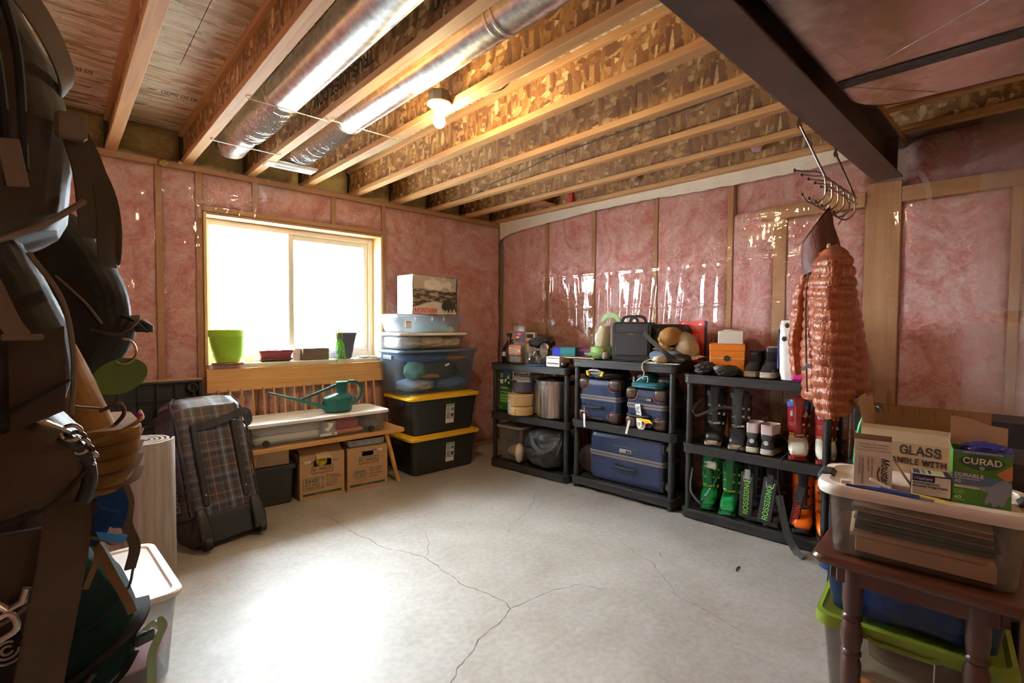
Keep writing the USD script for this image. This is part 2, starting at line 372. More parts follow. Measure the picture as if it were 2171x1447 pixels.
wood('stud_wood_y', (0.50, 0.28, 0.125), (0.36, 0.175, 0.068), axis=1, rough=0.65)
wood('jamb_wood', (0.86, 0.64, 0.34), (0.66, 0.42, 0.17), axis=2, rough=0.6)
plain('sheathing', (0.30, 0.26, 0.2), 0.9, var=0.2)
plain('rim_foam', (0.62, 0.50, 0.22), 0.85, col2=(0.42, 0.30, 0.10), vscale=9, bump=0.8, bscale=40, bdist=0.02)
clear('vapour_sheet', (0.985, 0.98, 0.978), (0.95, 0.90, 0.88), milk=0.085, rough=0.045, bump=0.12, bscale=(16, 16, 5), ior=1.62)
clear('hazy_sheet', (0.93, 0.92, 0.92), (0.93, 0.90, 0.88), milk=0.22, rough=0.16, bump=0.3, bscale=(12, 12, 5), ior=1.5)
plain('white_wrap', (0.86, 0.84, 0.80), 0.5, var=0.05, bump=0.6, bscale=45, bdist=0.01)
plain('vinyl', (0.88, 0.87, 0.82), 0.35)
node_mat('pane', {'t': ('transparent_bsdf', {'color': (0.98, 0.99, 0.985)}), 'g': ('glossy_bsdf', {'roughness': 0.0}), **schlick(1.5), 'o': ('mix_closure', {})}, SCHLICK + [('fk.value', 'o.fac'), ('t.BSDF', 'o.closure1'), ('g.BSDF', 'o.closure2')], 'o.closure')
plain('snowy_ground', (0.80, 0.80, 0.79), 0.9, var=0.05, vscale=0.5)
plain('steel_paint', (0.085, 0.050, 0.042), 0.42, var=0.25, vscale=5, bump=0.15, bscale=120, bdist=0.003, spec=0.5)
plain('galvanised', (0.86, 0.87, 0.88), 0.33, 1.0, var=0.06, vscale=25, rvar=0.05)
plain('galvanised_dull', (0.66, 0.61, 0.61), 0.27, 1.0, var=0.12, vscale=3, rvar=0.07)
plain('foil', (0.80, 0.81, 0.83), 0.2, 1.0, bump=0.7, bscale=60, bdist=0.012)
plain('duct_tape', (0.045, 0.045, 0.048), 0.5, var=0.3, vscale=30, bump=0.3)
plain('ink', (0.035, 0.028, 0.022), 0.7)
plain('ink_brown', (0.10, 0.055, 0.03), 0.7)
plain('white_plastic', (0.86, 0.86, 0.84), 0.35)
plain('black_plastic', (0.022, 0.022, 0.023), 0.42, var=0.15, bump=0.08, bscale=300, bdist=0.002)
plain('crack', (0.16, 0.145, 0.13), 0.95, var=0.2)

# ================================================================ FLOOR, CEILING, WALLS
XL, YB = -4.02, -8.0
fl = Thing('floor', 'grey poured concrete basement floor with hairline cracks', 'floor', kind='structure')
fl.p('slab', box(XL - .2, .3, YB - .2, .3, -.12, 0), 'concrete', False)
rg = np.random.default_rng(5)
def crack_line(pts, w0, w1, seed):
    r = np.random.default_rng(seed); p = [np.array(pts[0], float)]
    for a, b in zip(pts[:-1], pts[1:]):
        a, b = np.array(a, float), np.array(b, float); n = max(2, int(np.hypot(*(b - a)) / 0.02)); s = np.linspace(0, 1, n + 1)[1:, None]
        j = np.cumsum(r.normal(0, 0.004, (n, 2)), 0); j -= s * j[-1]
        p += list(a + (b - a) * s + j)
    p = np.array(p); t = np.gradient(p, axis=0); t /= np.linalg.norm(t, axis=1, keepdims=True); nn = np.column_stack([-t[:, 1], t[:, 0]])
    w = np.linspace(w0, w1, len(p)) * r.uniform(0.4, 1.3, len(p))
    L, Rr = p + nn * w[:, None] / 2, p - nn * w[:, None] / 2
    n = len(p); V = np.vstack([np.column_stack([L, np.full(n, 0.0006)]), np.column_stack([Rr, np.full(n, 0.0006)])]); i = np.arange(n - 1)
    return V, np.vstack([np.stack([i, i + n, i + n + 1], 1), np.stack([i, i + n + 1, i + 1], 1)])
for k, (pts, w0, w1) in enumerate([
    ([(-2.27, -.82), (-2.25, -1.15), (-2.2, -1.51), (-2.1, -1.75), (-2.11, -1.95), (-2.12, -2.1), (-2.08, -2.26), (-2.06, -2.38), (-2.08, -2.44), (-2.19, -2.49), (-2.31, -2.51), (-2.4, -2.56), (-2.5, -2.6), (-2.62, -2.68), (-2.9, -2.8)], .003, .0055),
    ([(-2.08, -2.44), (-1.95, -2.45), (-1.8, -2.47), (-1.68, -2.52), (-1.6, -2.66)], .0045, .002),
    ([(-1.64, -1.92), (-1.44, -1.73), (-1.17, -1.64), (-.84, -1.4)], .0016, .0026),
    ([(-2.10, -1.75), (-1.98, -1.62), (-1.9, -1.42), (-1.92, -1.2)], .0025, .0012),
    ([(-1.12, -2.35), (-1.2, -2.62), (-1.42, -2.9), (-1.46, -3.2)], .002, .0024)]):
    fl.p('crack', crack_line(pts, w0, w1, k), 'crack', False)

ce = Thing('ceiling', 'strand board subfloor panels seen from below between the joists', 'ceiling', kind='structure')
DZ = 2.625
for iy in range(7):
    off = (iy % 2) * 1.22
    for ix in range(-1, 3):
        x0, x1 = max(-4.3, -4.3 + ix * 2.44 + off), min(.3, -4.3 + (ix + 1) * 2.44 + off)
        y1 = .25 - iy * 1.22
        if x1 - x0 > .1:
            ce.p('deck_panel', box(x0 + .0015, x1 - .0015, max(y1 - 1.2185, YB - .2), y1, DZ, DZ + .018), 'strand_deck', False)
ce.p('deck_cover', box(-4.4, .4, YB - .3, .35, DZ + .03, DZ + .05), 'sheathing', False)
for x0, s in ((-3.66, 1), (-3.18, 1)):        # grade stamps printed on the deck
    for k, (dx, w) in enumerate(((0, .06), (.075, .02), (.10, .055), (.17, .035), (.22, .03))):
        y = -.55 + .02 * s
        for a in (box(x0 + dx, x0 + dx + w, y, y + .004, DZ - .0007, DZ), box(x0 + dx, x0 + dx + w, y - .04, y - .036, DZ - .0007, DZ), box(x0 + dx, x0 + dx + .004, y - .04, y, DZ - .0007, DZ), box(x0 + dx + w - .004, x0 + dx + w, y - .04, y, DZ - .0007, DZ), box(x0 + dx + .012, x0 + dx + w - .008, y - .026, y - .014, DZ - .0007, DZ)):
            if k == 0: first = []
            first.append(a)
    ce.p('grade_stamp', cat(first), 'ink_brown', False)

# I-joists
JX0, JS, FW, FT, JB = -3.3283, 0.4064, 0.058, 0.036, 2.384
def joist(i, label, prints=()):
    x = JX0 + JS * i; xc = x + FW / 2
    t = Thing('floor_joist', label, 'joist', (xc, YB, JB)); L = -YB + .1
    t.p('bottom_flange', box(-FW / 2, FW / 2, 0, L, 0, FT, .002), 'flange_wood', False)
    t.p('top_flange', box(-FW / 2, FW / 2, 0, L, DZ - JB - FT, DZ - JB - .0005, .002), 'flange_wood', False)
    y, k = -(.37 * i % 1.22), 0
    while y < L:
        a, b = max(y, 0), min(y + 1.2175, L)
        if b > a:
            t.p('web', box(-.005, .005, a, b, FT - .002, DZ - JB - FT + .002), 'strand_web', False)
        y += 1.22
    for s, h, yy, zz in prints:
        t.p('print', text(s, h, (-.0052, yy - YB, zz), (0, 1, 0), (0, 0, -1), .0006), 'ink', False)
    return t
names = {-1: 'wooden I-joist against the left wall above the hanging bags', 0: 'leftmost fully seen wooden I-joist, over the plaid bag', 1: 'wooden I-joist just left of the wider silver duct', 2: 'wooden I-joist between the two silver ducts with black printing', 3: 'wooden I-joist that carries the bare bulb', 4: 'first wooden I-joist right of the bulb', 5: 'second wooden I-joist right of the bulb', 6: 'third wooden I-joist right of the bulb with a black wire along it', 7: 'last open wooden I-joist before the right wall', 8: 'wooden I-joist lying on the right wall above the white strip'}
for i in range(-1, 9):
    joist(i, names[i], {2: (('TRUSJOIST.COM', .062, -1.95, .165), ('TJI 210', .062, -2.75, .165)), 3: (('TJI 210', .03, -2.6, .2),)}.get(i, ()))

# window wall
WX0, WX1, WZ0, WZ1 = -2.80, -1.415, .985, 2.078
wa = Thing('wall_left', 'window wall of studs and pink insulation behind clear plastic', 'wall', kind='structure')
def bulge(x0, x1, z0, z1, d0, seed, face):
    """one batt: a soft face between studs; face(u-array, z-array, depth-array) -> points"""
    nu, nv = max(4, int((x1 - x0) / .022)), max(4, int((z1 - z0) / .022))
    def fn(u, v):
        u = 1 - u if face is faceB else u
        a, z = x0 + (x1 - x0) * u, z0 + (z1 - z0) * v
        P = np.column_stack([a * 5, z * 5, np.full_like(a, seed)])
        e = np.minimum(np.minimum(u, 1 - u) * (x1 - x0), np.minimum(v, 1 - v) * (z1 - z0))
        d = d0 + .022 * (meshkit.fbm(P, 4, seed) - .35) + .035 * np.exp(-e / .022)
        return face(a, z, np.maximum(d, .004))
    return grid(nu, nv, fn, .03)
faceA = lambda a, z, d: np.column_stack([a, d, z])
faceB = lambda a, z, d: np.column_stack([d, a, z])
studs = [(-4.02, -3.98), (-3.66, -3.62), (-3.074, -3.034), (-2.842, -2.803), (-1.412, -1.372)]
for a, b in studs:
    wa.p('stud', box(a, b, .016, .19, .038, 2.346, .002), 'stud_wood_z', False)
for a, b in ((-2.475, -2.437), (-1.871, -1.833)):
    wa.p('cripple_stud', box(a, b, .016, .19, 2.12, 2.346, .002), 'stud_wood_z', False)
    wa.p('cripple_stud', box(a, b, .016, .19, .038, .945, .002), 'stud_wood_z', False)
wa.p('top_plate', box(XL, 0, .004, .19, 2.346, 2.384, .002), 'stud_wood_x', False)
wa.p('bottom_plate', box(XL, 0, .006, .19, 0, .038, .002), 'stud_wood_x', False)
wa.p('window_header', box(-2.803, -1.412, .004, .19, 2.082, 2.12, .002), 'stud_wood_x', False)
wa.p('rough_sill', box(-2.803, -1.412, .006, .19, .945, .982, .002), 'stud_wood_x', False)
for q in (box(XL - .2, WX0, .19, .215, 0, 2.7), box(WX1, .3, .19, .215, 0, 2.7), box(WX0, WX1, .19, .215, 0, WZ0), box(WX0, WX1, .19, .215, WZ1, 2.7)):
    wa.p('sheathing', q, 'sheathing', False)
batts = [(-3.98, -3.66, .04, 2.345), (-3.62, -3.074, .04, 2.345), (-3.034, -2.842, .04, 2.345), (-1.372, -.72, .04, 2.345), (-.72, .0, .04, 2.345), (-2.803, -2.475, 2.12, 2.345), (-2.437, -1.871, 2.12, 2.345), (-1.833, -1.412, 2.12, 2.345), (-2.803, -2.475, .04, .943), (-2.437, -1.871, .04, .943), (-1.833, -1.412, .04, .943)]
for k, (a, b, c, d) in enumerate(batts):
    wa.p('insulation_batt', (bulge(a - .013, b + .013, c, d, .012, k + 1, faceA)), 'pink_wool', 40)
def sheet(u0, u1, z0, z1, step, fold, face, hole=None):
    nu, nv = int((u1 - u0) / step) + 1, int((z1 - z0) / step) + 1
    def fn(u, v):
        u = 1 - u if face is faceB else u
        a, z = u0 + (u1 - u0) * u, z0 + (z1 - z0) * v
        return face(a, z, fold(a, z))
    V, F = grid(nu, nv, fn)
    if hole:
        k = 0 if abs(V[:, 1]).max() < abs(V[:, 0]).max() else 1
        c = V[F].mean(1); inside = (c[:, k] > hole[0]) & (c[:, k] < hole[1]) & (c[:, 2] > hole[2]) & (c[:, 2] < hole[3]); F = F[~inside]
    return V, F
def nz(a, z, fa, fz, seed, o=3):
    return meshkit.fbm(np.column_stack([a * fa + 50, z * fz + 50, np.full_like(a, seed * 1.7)]), o, seed) - .5
def foldA(a, z):
    d = -.004 - .008 * np.abs(nz(a, z, 5, 5, 3, 3)) - .022 * np.abs(nz(a, z, 13, 4, 5, 2))
    for xs in (-3.05, -2.82, -1.39):
        d -= .020 * np.abs(nz(a, z, 22, 11, 8, 2)) * np.exp(-((a - xs) / .09) ** 2)
    d -= .022 * np.abs(nz(a, z, 10, 26, 9, 2)) * np.exp(-((z - 2.17) / .10) ** 2)
    for zs in (2.02, 1.68, 1.36):
        d -= .003 * np.exp(-((z - zs) / .007) ** 2)
    return d
wa.p('vapour_barrier', (sheet(-3.98, -.002, .0, 2.40, .013, foldA, faceA, (WX0 - .004, WX1 + .004, WZ0 - .004, WZ1 + .004))), 'vapour_sheet', True)
for i in range(-2, 9):        # blocks of foam on the rim board between the joists
    a, b = JX0 + JS * i + FW + .001, JX0 + JS * (i + 1) - .001
    a, b = max(a, XL), min(b, -.02)
    if b - a > .05:
        wa.p('rim_insulation', (bulge(a, b, 2.384, 2.624, .07, 40 + i, faceA)), 'rim_foam', 40)
for k, (x, y, z, s) in enumerate(((-3.03, -.012, 2.36, .035), (-2.93, -.006, 2.385, .02), (-2.62, -.008, 2.375, .02), (-2.37, -.01, 2.37, .018), (-2.07, -.006, 2.385, .018))):
    wa.p('foam_drip', blob((x, y, z), s * 1.3, s, s * 1.2, .35, 3, k, 3), 'rim_foam', 40)

# window
wi = Thing('window_1', 'white sliding basement window glaring with daylight in a wooden jamb', 'window', kind='structure')
wi.p('jamb', box(WX0 - .0, WX0 + .018, -.004, .19, WZ0, WZ1, .0015), 'jamb_wood', False)
wi.p('jamb', box(WX1 - .018, WX1, -.004, .19, WZ0, WZ1, .0015), 'jamb_wood', False)
wi.p('head_jamb', box(WX0 + .018, WX1 - .018, -.004, .19, WZ1 - .018, WZ1, .0015), 'stud_wood_x', False)
wi.p('sill_wrap', fabric(dense(box(WX0 + .018, WX1 - .018, -.012, .19, WZ0 - .03, WZ0 + .006, .006), .03), .004, 30, 3), 'white_wrap', 40)
FY0, FY1 = .145, .205
fx0, fx1, fz0, fz1 = WX0 + .019, WX1 - .019, WZ0 + .008, WZ1 - .019
mid = -2.155
for q in (box(fx0, fx0 + .045, FY0, FY1, fz0, fz1, .004), box(fx1 - .045, fx1, FY0, FY1, fz0, fz1, .004), box(fx0 + .045, fx1 - .045, FY0, FY1, fz1 - .045, fz1, .004), box(fx0 + .045, fx1 - .045, FY0, FY1, fz0, fz0 + .05, .004)):
    wi.p('frame', q, 'vinyl', False)
wi.p('meeting_stile', box(mid - .022, mid + .022, FY0 + .006, FY1 - .006, fz0 + .05, fz1 - .045, .004), 'vinyl', False)
for q in (box(mid + .022, fx1 - .045, FY0 + .015, FY1 - .012, fz1 - .085, fz1 - .045, .004), box(mid + .022, fx1 - .045, FY0 + .015, FY1 - .012, fz0 + .05, fz0 + .085, .004), box(fx1 - .083, fx1 - .045, FY0 + .015, FY1 - .012, fz0 + .085, fz1 - .085, .004)):
    wi.p('sash', q, 'vinyl', False)
wi.p('glass_pane', box(fx0 + .045, mid - .022, .176, .180, fz0 + .05, fz1 - .045), 'pane', False)
wi.p('glass_pane', box(mid + .022, fx1 - .083, .170, .174, fz0 + .085, fz1 - .085), 'pane', False)
solo('outside_ground', 'pale bright ground outside the window', 'ground', box(-40, 40, .26, 60, -.3, .30), 'snowy_ground', False, kind='structure')

solo('unseen_soffit', 'unseen overhang outside above the window, placed to cut off steep sky light', 'soffit', box(-6, 2, .216, 1.20, 2.62, 2.80), 'sheathing', False, kind='structure')  # overhang out of view, sized to shade the floor near the bench from steep sky

# right wall
wb = Thing('wall_right', 'right wall of pink insulation behind glossy clear plastic', 'wall', kind='structure')
bstuds = [(-.68, -.64), (-1.262, -1.222), (-1.894, -1.854), (-2.502, -2.462), (-2.86, -2.78), (-3.339, -3.296), (-3.469, -3.339), (-3.96, -3.92), (-4.57, -4.53), (-5.2, -5.16)]
for a, b in bstuds:
    wb.p('stud', box(.018 if b - a < .1 else .008, .095, a, b, .038, 2.145 if -3.5 < a < -3.2 else (2.346 if a > -2.7 else 2.014), .002), 'stud_wood_z', False)
wb.p('top_plate', box(.006, .095, -2.76, 0, 2.346, 2.384, .002), 'stud_wood_y', False)
wb.p('low_plate', box(.003, .095, -3.296, -2.70, 2.014, 2.10, .002), 'stud_wood_y', False)
wb.p('low_plate', box(.003, .095, -8.0, -3.47, 2.014, 2.10, .002), 'stud_wood_y', False)
wb.p('bottom_plate', box(.006, .095, -8.0, 0, 0, .038, .002), 'stud_wood_y', False)
for q in (box(.12, .30, YB - .2, .3, -.12, 2.7),):
    wb.p('foundation', q, 'concrete', False)
edges = [0.0] + sorted({v for s in bstuds for v in s}, reverse=True)
k = 60
spans = [(-.64, -.002), (-1.222, -.68), (-1.854, -1.262), (-2.462, -1.894), (-2.78, -2.502), (-3.296, -2.86), (-3.92, -3.469), (-4.53, -3.96), (-5.16, -4.57)]
for a, b in spans:
    top = 2.345 if a > -2.6 else (2.10 if a > -2.8 else 2.012)
    wb.p('insulation_batt', bulge(a - .016, b + .016, .04, top, .013, k, faceB), 'pink_wool', 40); k += 1
wb.p('insulation_batt', bulge(-3.33, -2.502, 2.102, 2.384, .035, k, faceB), 'pink_wool', 40)
wb.p('insulation_batt', bulge(-5.2, -3.47, 2.102, 2.384, .05, k + 1, faceB), 'pink_wool', 40)
wb.p('insulation_batt', box(.02, .1, -8.0, -5.2, .04, 2.384), 'pink_wool', False)
def foldB(a, z):
    low = np.clip((2.0 - z) / .55, 0, 1)
    fan = a + .10 * (z - 1.2) * np.sin(a * 2.3)
    d = -.005 - .008 * np.abs(nz(a, z, 4, 3, 23, 3))
    win = np.exp(-((a + 1.5) / 1.15) ** 4)
    ph = 1.6 * nz(fan, z, 5, 1.1, 25, 2)
    gate = np.clip(1.6 * (nz(fan, z, 9, 1.6, 24, 2) + .32), .1, 1)
    d -= low * win * gate * (.0125 * (1 + np.sin(2 * np.pi * (fan * 7.3 + ph))) + .0036 * (1 + np.sin(2 * np.pi * (fan * 17.0 + 2.2 * ph))))
    d -= .008 * np.abs(nz(a, z, 9, 9, 27, 3)) * (1 - win * low)
    d -= .03 * np.abs(nz(a, z, 12, 5, 28, 3)) * np.exp(-((a + 2.93) / .16) ** 2) + .055 * np.abs(nz(a, z, 15, 5, 29, 2)) * np.exp(-((a + 3.50) / .10) ** 2) * np.clip((z - 1.2) / .3, 0, 1)
    for zs in (2.065, 1.755, 1.448):
        d -= .0045 * np.exp(-((z - zs) / .007) ** 2)
    return d
wb.p('vapour_barrier', sheet(-5.6, -.002, .0, 2.36, .0125, foldB, faceB), 'vapour_sheet', True)
def foldC(a, z):
    return foldB(a, z) - .014 - .02 * np.abs(nz(a, z, 7, 2, 33, 3))
wb.p('hanging_sheet', sheet(-5.3, -3.80, 1.38, 2.38, .02, foldC, faceB), 'hazy_sheet', True)
wb.p('hanging_sheet', sheet(-5.3, -3.76, .2, 1.32, .02, lambda a, z: foldC(a, z) - .006, faceB), 'hazy_sheet', True)
def strip(u, v):
    y = -3.24 * u; low = 2.305 - .10 * np.exp(-(y / -.25)) + .012 * (meshkit.fbm(np.column_stack([y * 14, y * 0, y * 0]), 3, 3) - .5) + .012 * np.sin(y * 3)
    z = low + (2.405 - low) * v
    d = -.019 - .012 * np.abs(nz(y, z, 14, 25, 44, 3)) - .004 * v
    return np.column_stack([d, y, z])
wb.p('white_strip', grid(220, 9, strip, .004), 'white_wrap', 40)
wb.p('ripped_plastic', fabric(dense(sweep(spline([(-.03, -3.50, 2.16), (-.06, -3.56, 2.14), (-.05, -3.60, 2.02), (-.03, -3.58, 1.90)], 6), .022, .002, (1, 0, 0)), .02), .012, 16, 4), 'hazy_sheet', 40)

solo('wall_back', 'unseen end wall of the basement behind the camera', 'wall', box(XL - .2, .3, YB - .2, YB, -.12, 2.7), 'sheathing', False, kind='structure')  # out of view, closes the room so that no sky light leaks in
wl = Thing('wall_side', 'side wall beside the hanging bags', 'wall', kind='structure')
wl.p('board', box(XL - .2, XL - .01, YB, .2, -.1, 2.7), 'sheathing', False)
wl.p('insulation_batt', box(XL - .01, XL + .0, YB, 0, .0, 2.384), 'pink_wool', False)

# steel beam with a timber on top
bm = Thing('steel_beam', 'dark red-brown steel I-beam crossing under the joists', 'beam', (0, -3.411, 2.145))
X0b, X1b = -4.0, .09
bm.p('bottom_flange', box(X0b, X1b - .12, -.067, .067, 0, .009, .002), 'steel_paint', False)
bm.p('web', box(X0b, X1b - .1, -.0035, .0035, .008, .196), 'steel_paint', False)
bm.p('top_flange', box(X0b, X1b, -.067, .067, .195, .204, .002), 'steel_paint', False)
bm.p('timber_nailer', box(X0b, X1b, -.067, .067, .204, .2385, .002), 'stud_wood_x', False)
bm.p('web_stiffener', box(-.16, -.15, -.062, .062, .009, .195), 'steel_paint', False)

# ================================================================ DUCTS, LAMP AND OTHER THINGS AT THE CEILING
def duct_pipe(x, z, r, y0, y1, seam=True):
    ms = [rod((0, y0, 0), (0, y1, 0), r, 36)]
    if seam:
        ms.append(box(r * .55 - .004, r * .55 + .004, min(y0, y1), max(y0, y1), -r * .84 - .003, -r * .84 + .004))
    return xf(cat(*ms), (x, 0, z))
def flex(p, r, seed, pitch=.024, amp=.0085):
    p = np.asarray(p, float); L = np.linalg.norm(p[-1] - p[0]); n = int(L / pitch * 4)
    q = spline(p, max(2, n // (len(p) - 1)))
    a = np.random.default_rng(seed).uniform(.5, 1.2, len(q))
    return tube(q, r + amp * a * np.sin(np.arange(len(q)) * np.pi / 2 + .4), 32)
def band(x, y, z, r, w=.012):
    a = np.linspace(0, 2 * np.pi, 36, endpoint=False)
    return xf(lathe([(r - .002, -w / 2), (r + .003, -w / 2), (r + .004, 0), (r + .003, w / 2), (r - .002, w / 2)], 36), (x, y, z), rx=90)
d1 = Thing('round_duct', 'wider silver round air duct between the joists at left, ending in an elbow', 'duct', (-2.69, 0, 2.475))
R1 = .092
d1.p('pipe', duct_pipe(0, 0, R1, -7.6, -1.33), 'galvanised', 40)
d1.p('pipe', duct_pipe(0, 0, R1 * .93, -.74, -.33, False), 'galvanised', 40)
d1.p('flexible_section', flex([(0, -1.35, 0), (.004, -1.05, -.006), (0, -.72, 0)], R1, 1), 'foil', 40)
d1.p('elbow', tube(spline([(0, -.36, 0), (0, -.29, .006), (0, -.235, .025), (0, -.205, .055)], 8), R1 * .88, 30), 'galvanised', 40)
for y_, r_ in ((-1.345, R1), (-.735, R1), (-.345, R1 * .95)):
    d1.p('crimp_band', band(0, y_, 0, r_), 'galvanised', 40)
d2 = Thing('round_duct', 'narrower silver round air duct with a joint band, ending in the white register', 'duct', (-2.305, 0, 2.478))
R2 = .078
d2.p('pipe', duct_pipe(0, 0, R2, -2.63, -1.25), 'galvanised', 40)
d2.p('pipe', duct_pipe(0, 0, R2 * 1.03, -7.6, -2.62), 'galvanised', 40)
for y_, r_, w_ in ((-2.63, R2 * 1.03, .016), (-2.59, R2, .012), (-1.27, R2, .012)):
    d2.p('crimp_band', band(0, y_, 0, r_, w_), 'galvanised', 40)
d2.p('flexible_section', flex([(0, -1.27, 0), (.0, -1.0, -.012), (.004, -.75, -.012), (0, -.52, -.008)], R2, 2), 'foil', 40)
d2.p('boot', loft([np.column_stack([R2 * np.cos(a := np.linspace(0, 2 * np.pi, 24, endpoint=False)), np.full(24, -.53), R2 * np.sin(a)]),
                   np.column_stack([.13 * np.clip(1.3 * np.cos(a), -1, 1), np.full(24, -.42) + .0 * a, np.clip(.10 * np.sin(a), -.070, .07)]),
                   np.column_stack([.14 * np.clip(1.3 * np.cos(a), -1, 1), np.full(24, -.30), np.clip(.10 * np.sin(a), -.072, .05)])]), 'galvanised', 30)
rgm = Thing('air_register', 'white slotted air register set between the joists at the window wall', 'register', (-2.345, -.415, 2.378))
rgm.p('plate', box(-.165, .165, -.055, .055, 0, .012, .003), 'white_plastic', False)
for k in range(12):
    rgm.p('slot', box(-.10 + .0125 * k - .003, -.10 + .0125 * k + .003, -.028, .018, -.0007, .001), 'ink', False)
rgm.p('mounting_rail', box(-.172, .172, .050, .062, .012, .022, .001), 'galvanised', False)
rgm.p('mounting_rail', box(-.172, .172, -.062, -.050, .012, .022, .001), 'galvanised', False)
for (x0, x1, y, lab) in ((-2.862, -2.520, -1.41, 'thin steel support rod under the wider duct, nearer the camera'), (-2.862, -2.520, -.665, 'thin steel support rod under the wider duct, nearer the window wall'), (-2.455, -2.112, -1.435, 'thin steel support rod under the narrower duct')):
    t = Thing('duct_hanger', lab, 'hanger', ((x0 + x1) / 2, y, 2.376)); w = (x1 - x0) / 2
    t.p('rod', rod((-w - .02, 0, .0), (w + .03, 0, .0), .0035, 8), 'galvanised', 40)
    t.p('bent_end', rod((-w - .02, 0, 0), (-w - .02, 0, .012), .0035, 8), 'galvanised', 40)
    t.p('bent_end', rod((w + .03, 0, 0), (w + .03, 0, .012), .0035, 8), 'galvanised', 40)

# the bare bulb
plain('box_metal', (0.10, 0.085, 0.075), 0.4, 0.6)
plain('porcelain', (0.92, 0.91, 0.87), 0.25)
node_mat('bulb_glow', {'e': ('emission', {'color': (1.0, 0.76, 0.40), 'strength': 640.0})}, [], 'e.emission')
bl = Thing('bulb_lamp', 'glowing bare bulb in a white porcelain holder under a dark octagon box', 'lamp', (-2.165, -1.99, 2.262))
oc = np.array([(.054 * math.cos(a), .054 * math.sin(a)) for a in np.linspace(0, 2 * np.pi, 8, endpoint=False) + math.pi / 8])
bl.p('junction_box', loft([ring(oc, .118), ring(oc, .172)]), 'box_metal', False)
bl.p('holder', lathe([(.02, .072), (.024, .082), (.026, .098), (.048, .108), (.060, .112), (.060, .119), (.054, .121)], 30), 'porcelain', 40)
bl.p('bulb', lathe([(.001, -.0), (.014, .003), (.024, .012), (.030, .026), (.0305, .034), (.026, .048), (.018, .062), (.0135, .074)], 28), 'bulb_glow', True)
bl.p('screw_base', lathe([(.0135, .066), (.0145, .070), (.0145, .084), (.012, .086)], 20), 'galvanised', 40)
for c, s in ((1, 0), (-1, 0), (0, 1), (0, -1)):
    bl.p('screw', rod((.04 * c, .04 * s, .107), (.04 * c, .04 * s, .1035), .004, 8), 'box_metal', False)
bulb2 = dup(bl, 'unseen bare bulb behind the camera, placed to raise the warm ambient light', (-1.75, -6.1, 2.262))  # lamp out of view behind the camera, lifts the warm ambient light
plain('cable_white', (0.80, 0.78, 0.72), 0.45)
solo('lamp_cable', 'white cable curving from the junction box up to a joist', 'cable', tube(spline([(-2.10, -2.02, 2.425), (-2.02, -2.09, 2.435), (-1.93, -2.16, 2.46), (-1.875, -2.20, 2.52), (-1.86, -2.215, 2.58), (-1.86, -2.22, 2.622)], 8), .0045, 8), 'cable_white', 40)
solo('black_wire', 'thin black wire sagging along a joist near the right wall', 'wire', tube(spline([(-.935, -.35, 2.40), (-.93, -.70, 2.405), (-.925, -.95, 2.45), (-.925, -1.25, 2.462), (-.92, -1.5, 2.50), (-.92, -1.9, 2.515), (-.918, -2.3, 2.52), (-.917, -2.9, 2.53)], 8), .0035, 6), 'ink', 40)
plain('green_tape', (0.10, 0.42, 0.14), 0.5)
solo('green_tape_strip', 'strip of green tape on the underside of a joist near the bulb', 'tape', box(-2.054, -2.0495, -1.50, -.95, 2.3835, 2.41), 'green_tape', False)
plain('red_plastic', (0.62, 0.03, 0.035), 0.4)
solo('red_clip', 'small red plastic clip at the top of the right wall near the corner', 'clip', cat(box(-.085, -.065, -1.075, -1.03, 2.421, 2.50, .002), xf(box(-.012, .012, -.03, .03, -.012, 0, .002), (-.09, -1.05, 2.433), rx=20)), 'red_plastic', False)
plain('red_board', (0.42, 0.16, 0.07), 0.6, var=.1)
solo('red_bracket', 'triangular red-brown wooden bracket in the corner above the right wall', 'bracket', poly([(0, 0), (.24, .085), (.24, 0.0)], .09, (-.17, -.88, 2.43), (0, 1, 0), (0, 0, 1)), 'red_board', False)
plain('pink_fluff', (0.85, 0.55, 0.60), 0.95, col2=(0.95, 0.78, 0.80), vscale=60, bump=.8, bscale=120)
for n_, (y, z, s, lab) in enumerate(((-2.70, 2.50, .075, 'larger tuft of pink fluff stuck to the last joist near the steel beam'), (-1.74, 2.492, .055, 'smaller tuft of pink fluff stuck to the last joist'))):
    solo('insulation_tuft', lab, 'insulation tuft', blob((-.094, y, z), .03, s, s * .95, .5, 4, n_ + 3, 3), 'pink_fluff', True)

# big sheet-metal trunk behind the beam
tk = Thing('metal_trunk_duct', 'large dull sheet-metal air duct with a rounded corner behind the steel beam', 'duct', (0, 0, 2.2))
def tr_out(e):
    pts = [(-3.4, -5.2), (-3.4, -3.50 + e)]
    c = (-1.24, -3.66)
    for k in range(9):
        a = math.radians(90 - 90 * k / 8); pts.append((c[0] + (.19) * math.cos(a), c[1] + (.16 + e) * math.sin(a)))
    return pts + [(-1.03, -3.95), (-.98, -5.2)]
o2 = np.array(tr_out(0))[::-1]
tk.p('body', loft([ring(o2, 0), ring(o2, .15)]), 'galvanised_dull', False)
tk.p('edge_lip', loft([ring(o2 * 1.0, -.001), ring(np.array(tr_out(0))[::-1] + np.array([.004, .004]), -.001), ring(np.array(tr_out(0))[::-1] + np.array([.004, .004]), .03)], (False, False)), 'steel_paint', False)
tk.p('taped_seam', fabric(dense(xf(box(-.034, .034, -.86, 0, -.004, .001), (-1.395, -3.505, 0), rz=1.5), .03), .002, 30, 2), 'duct_tape', False)
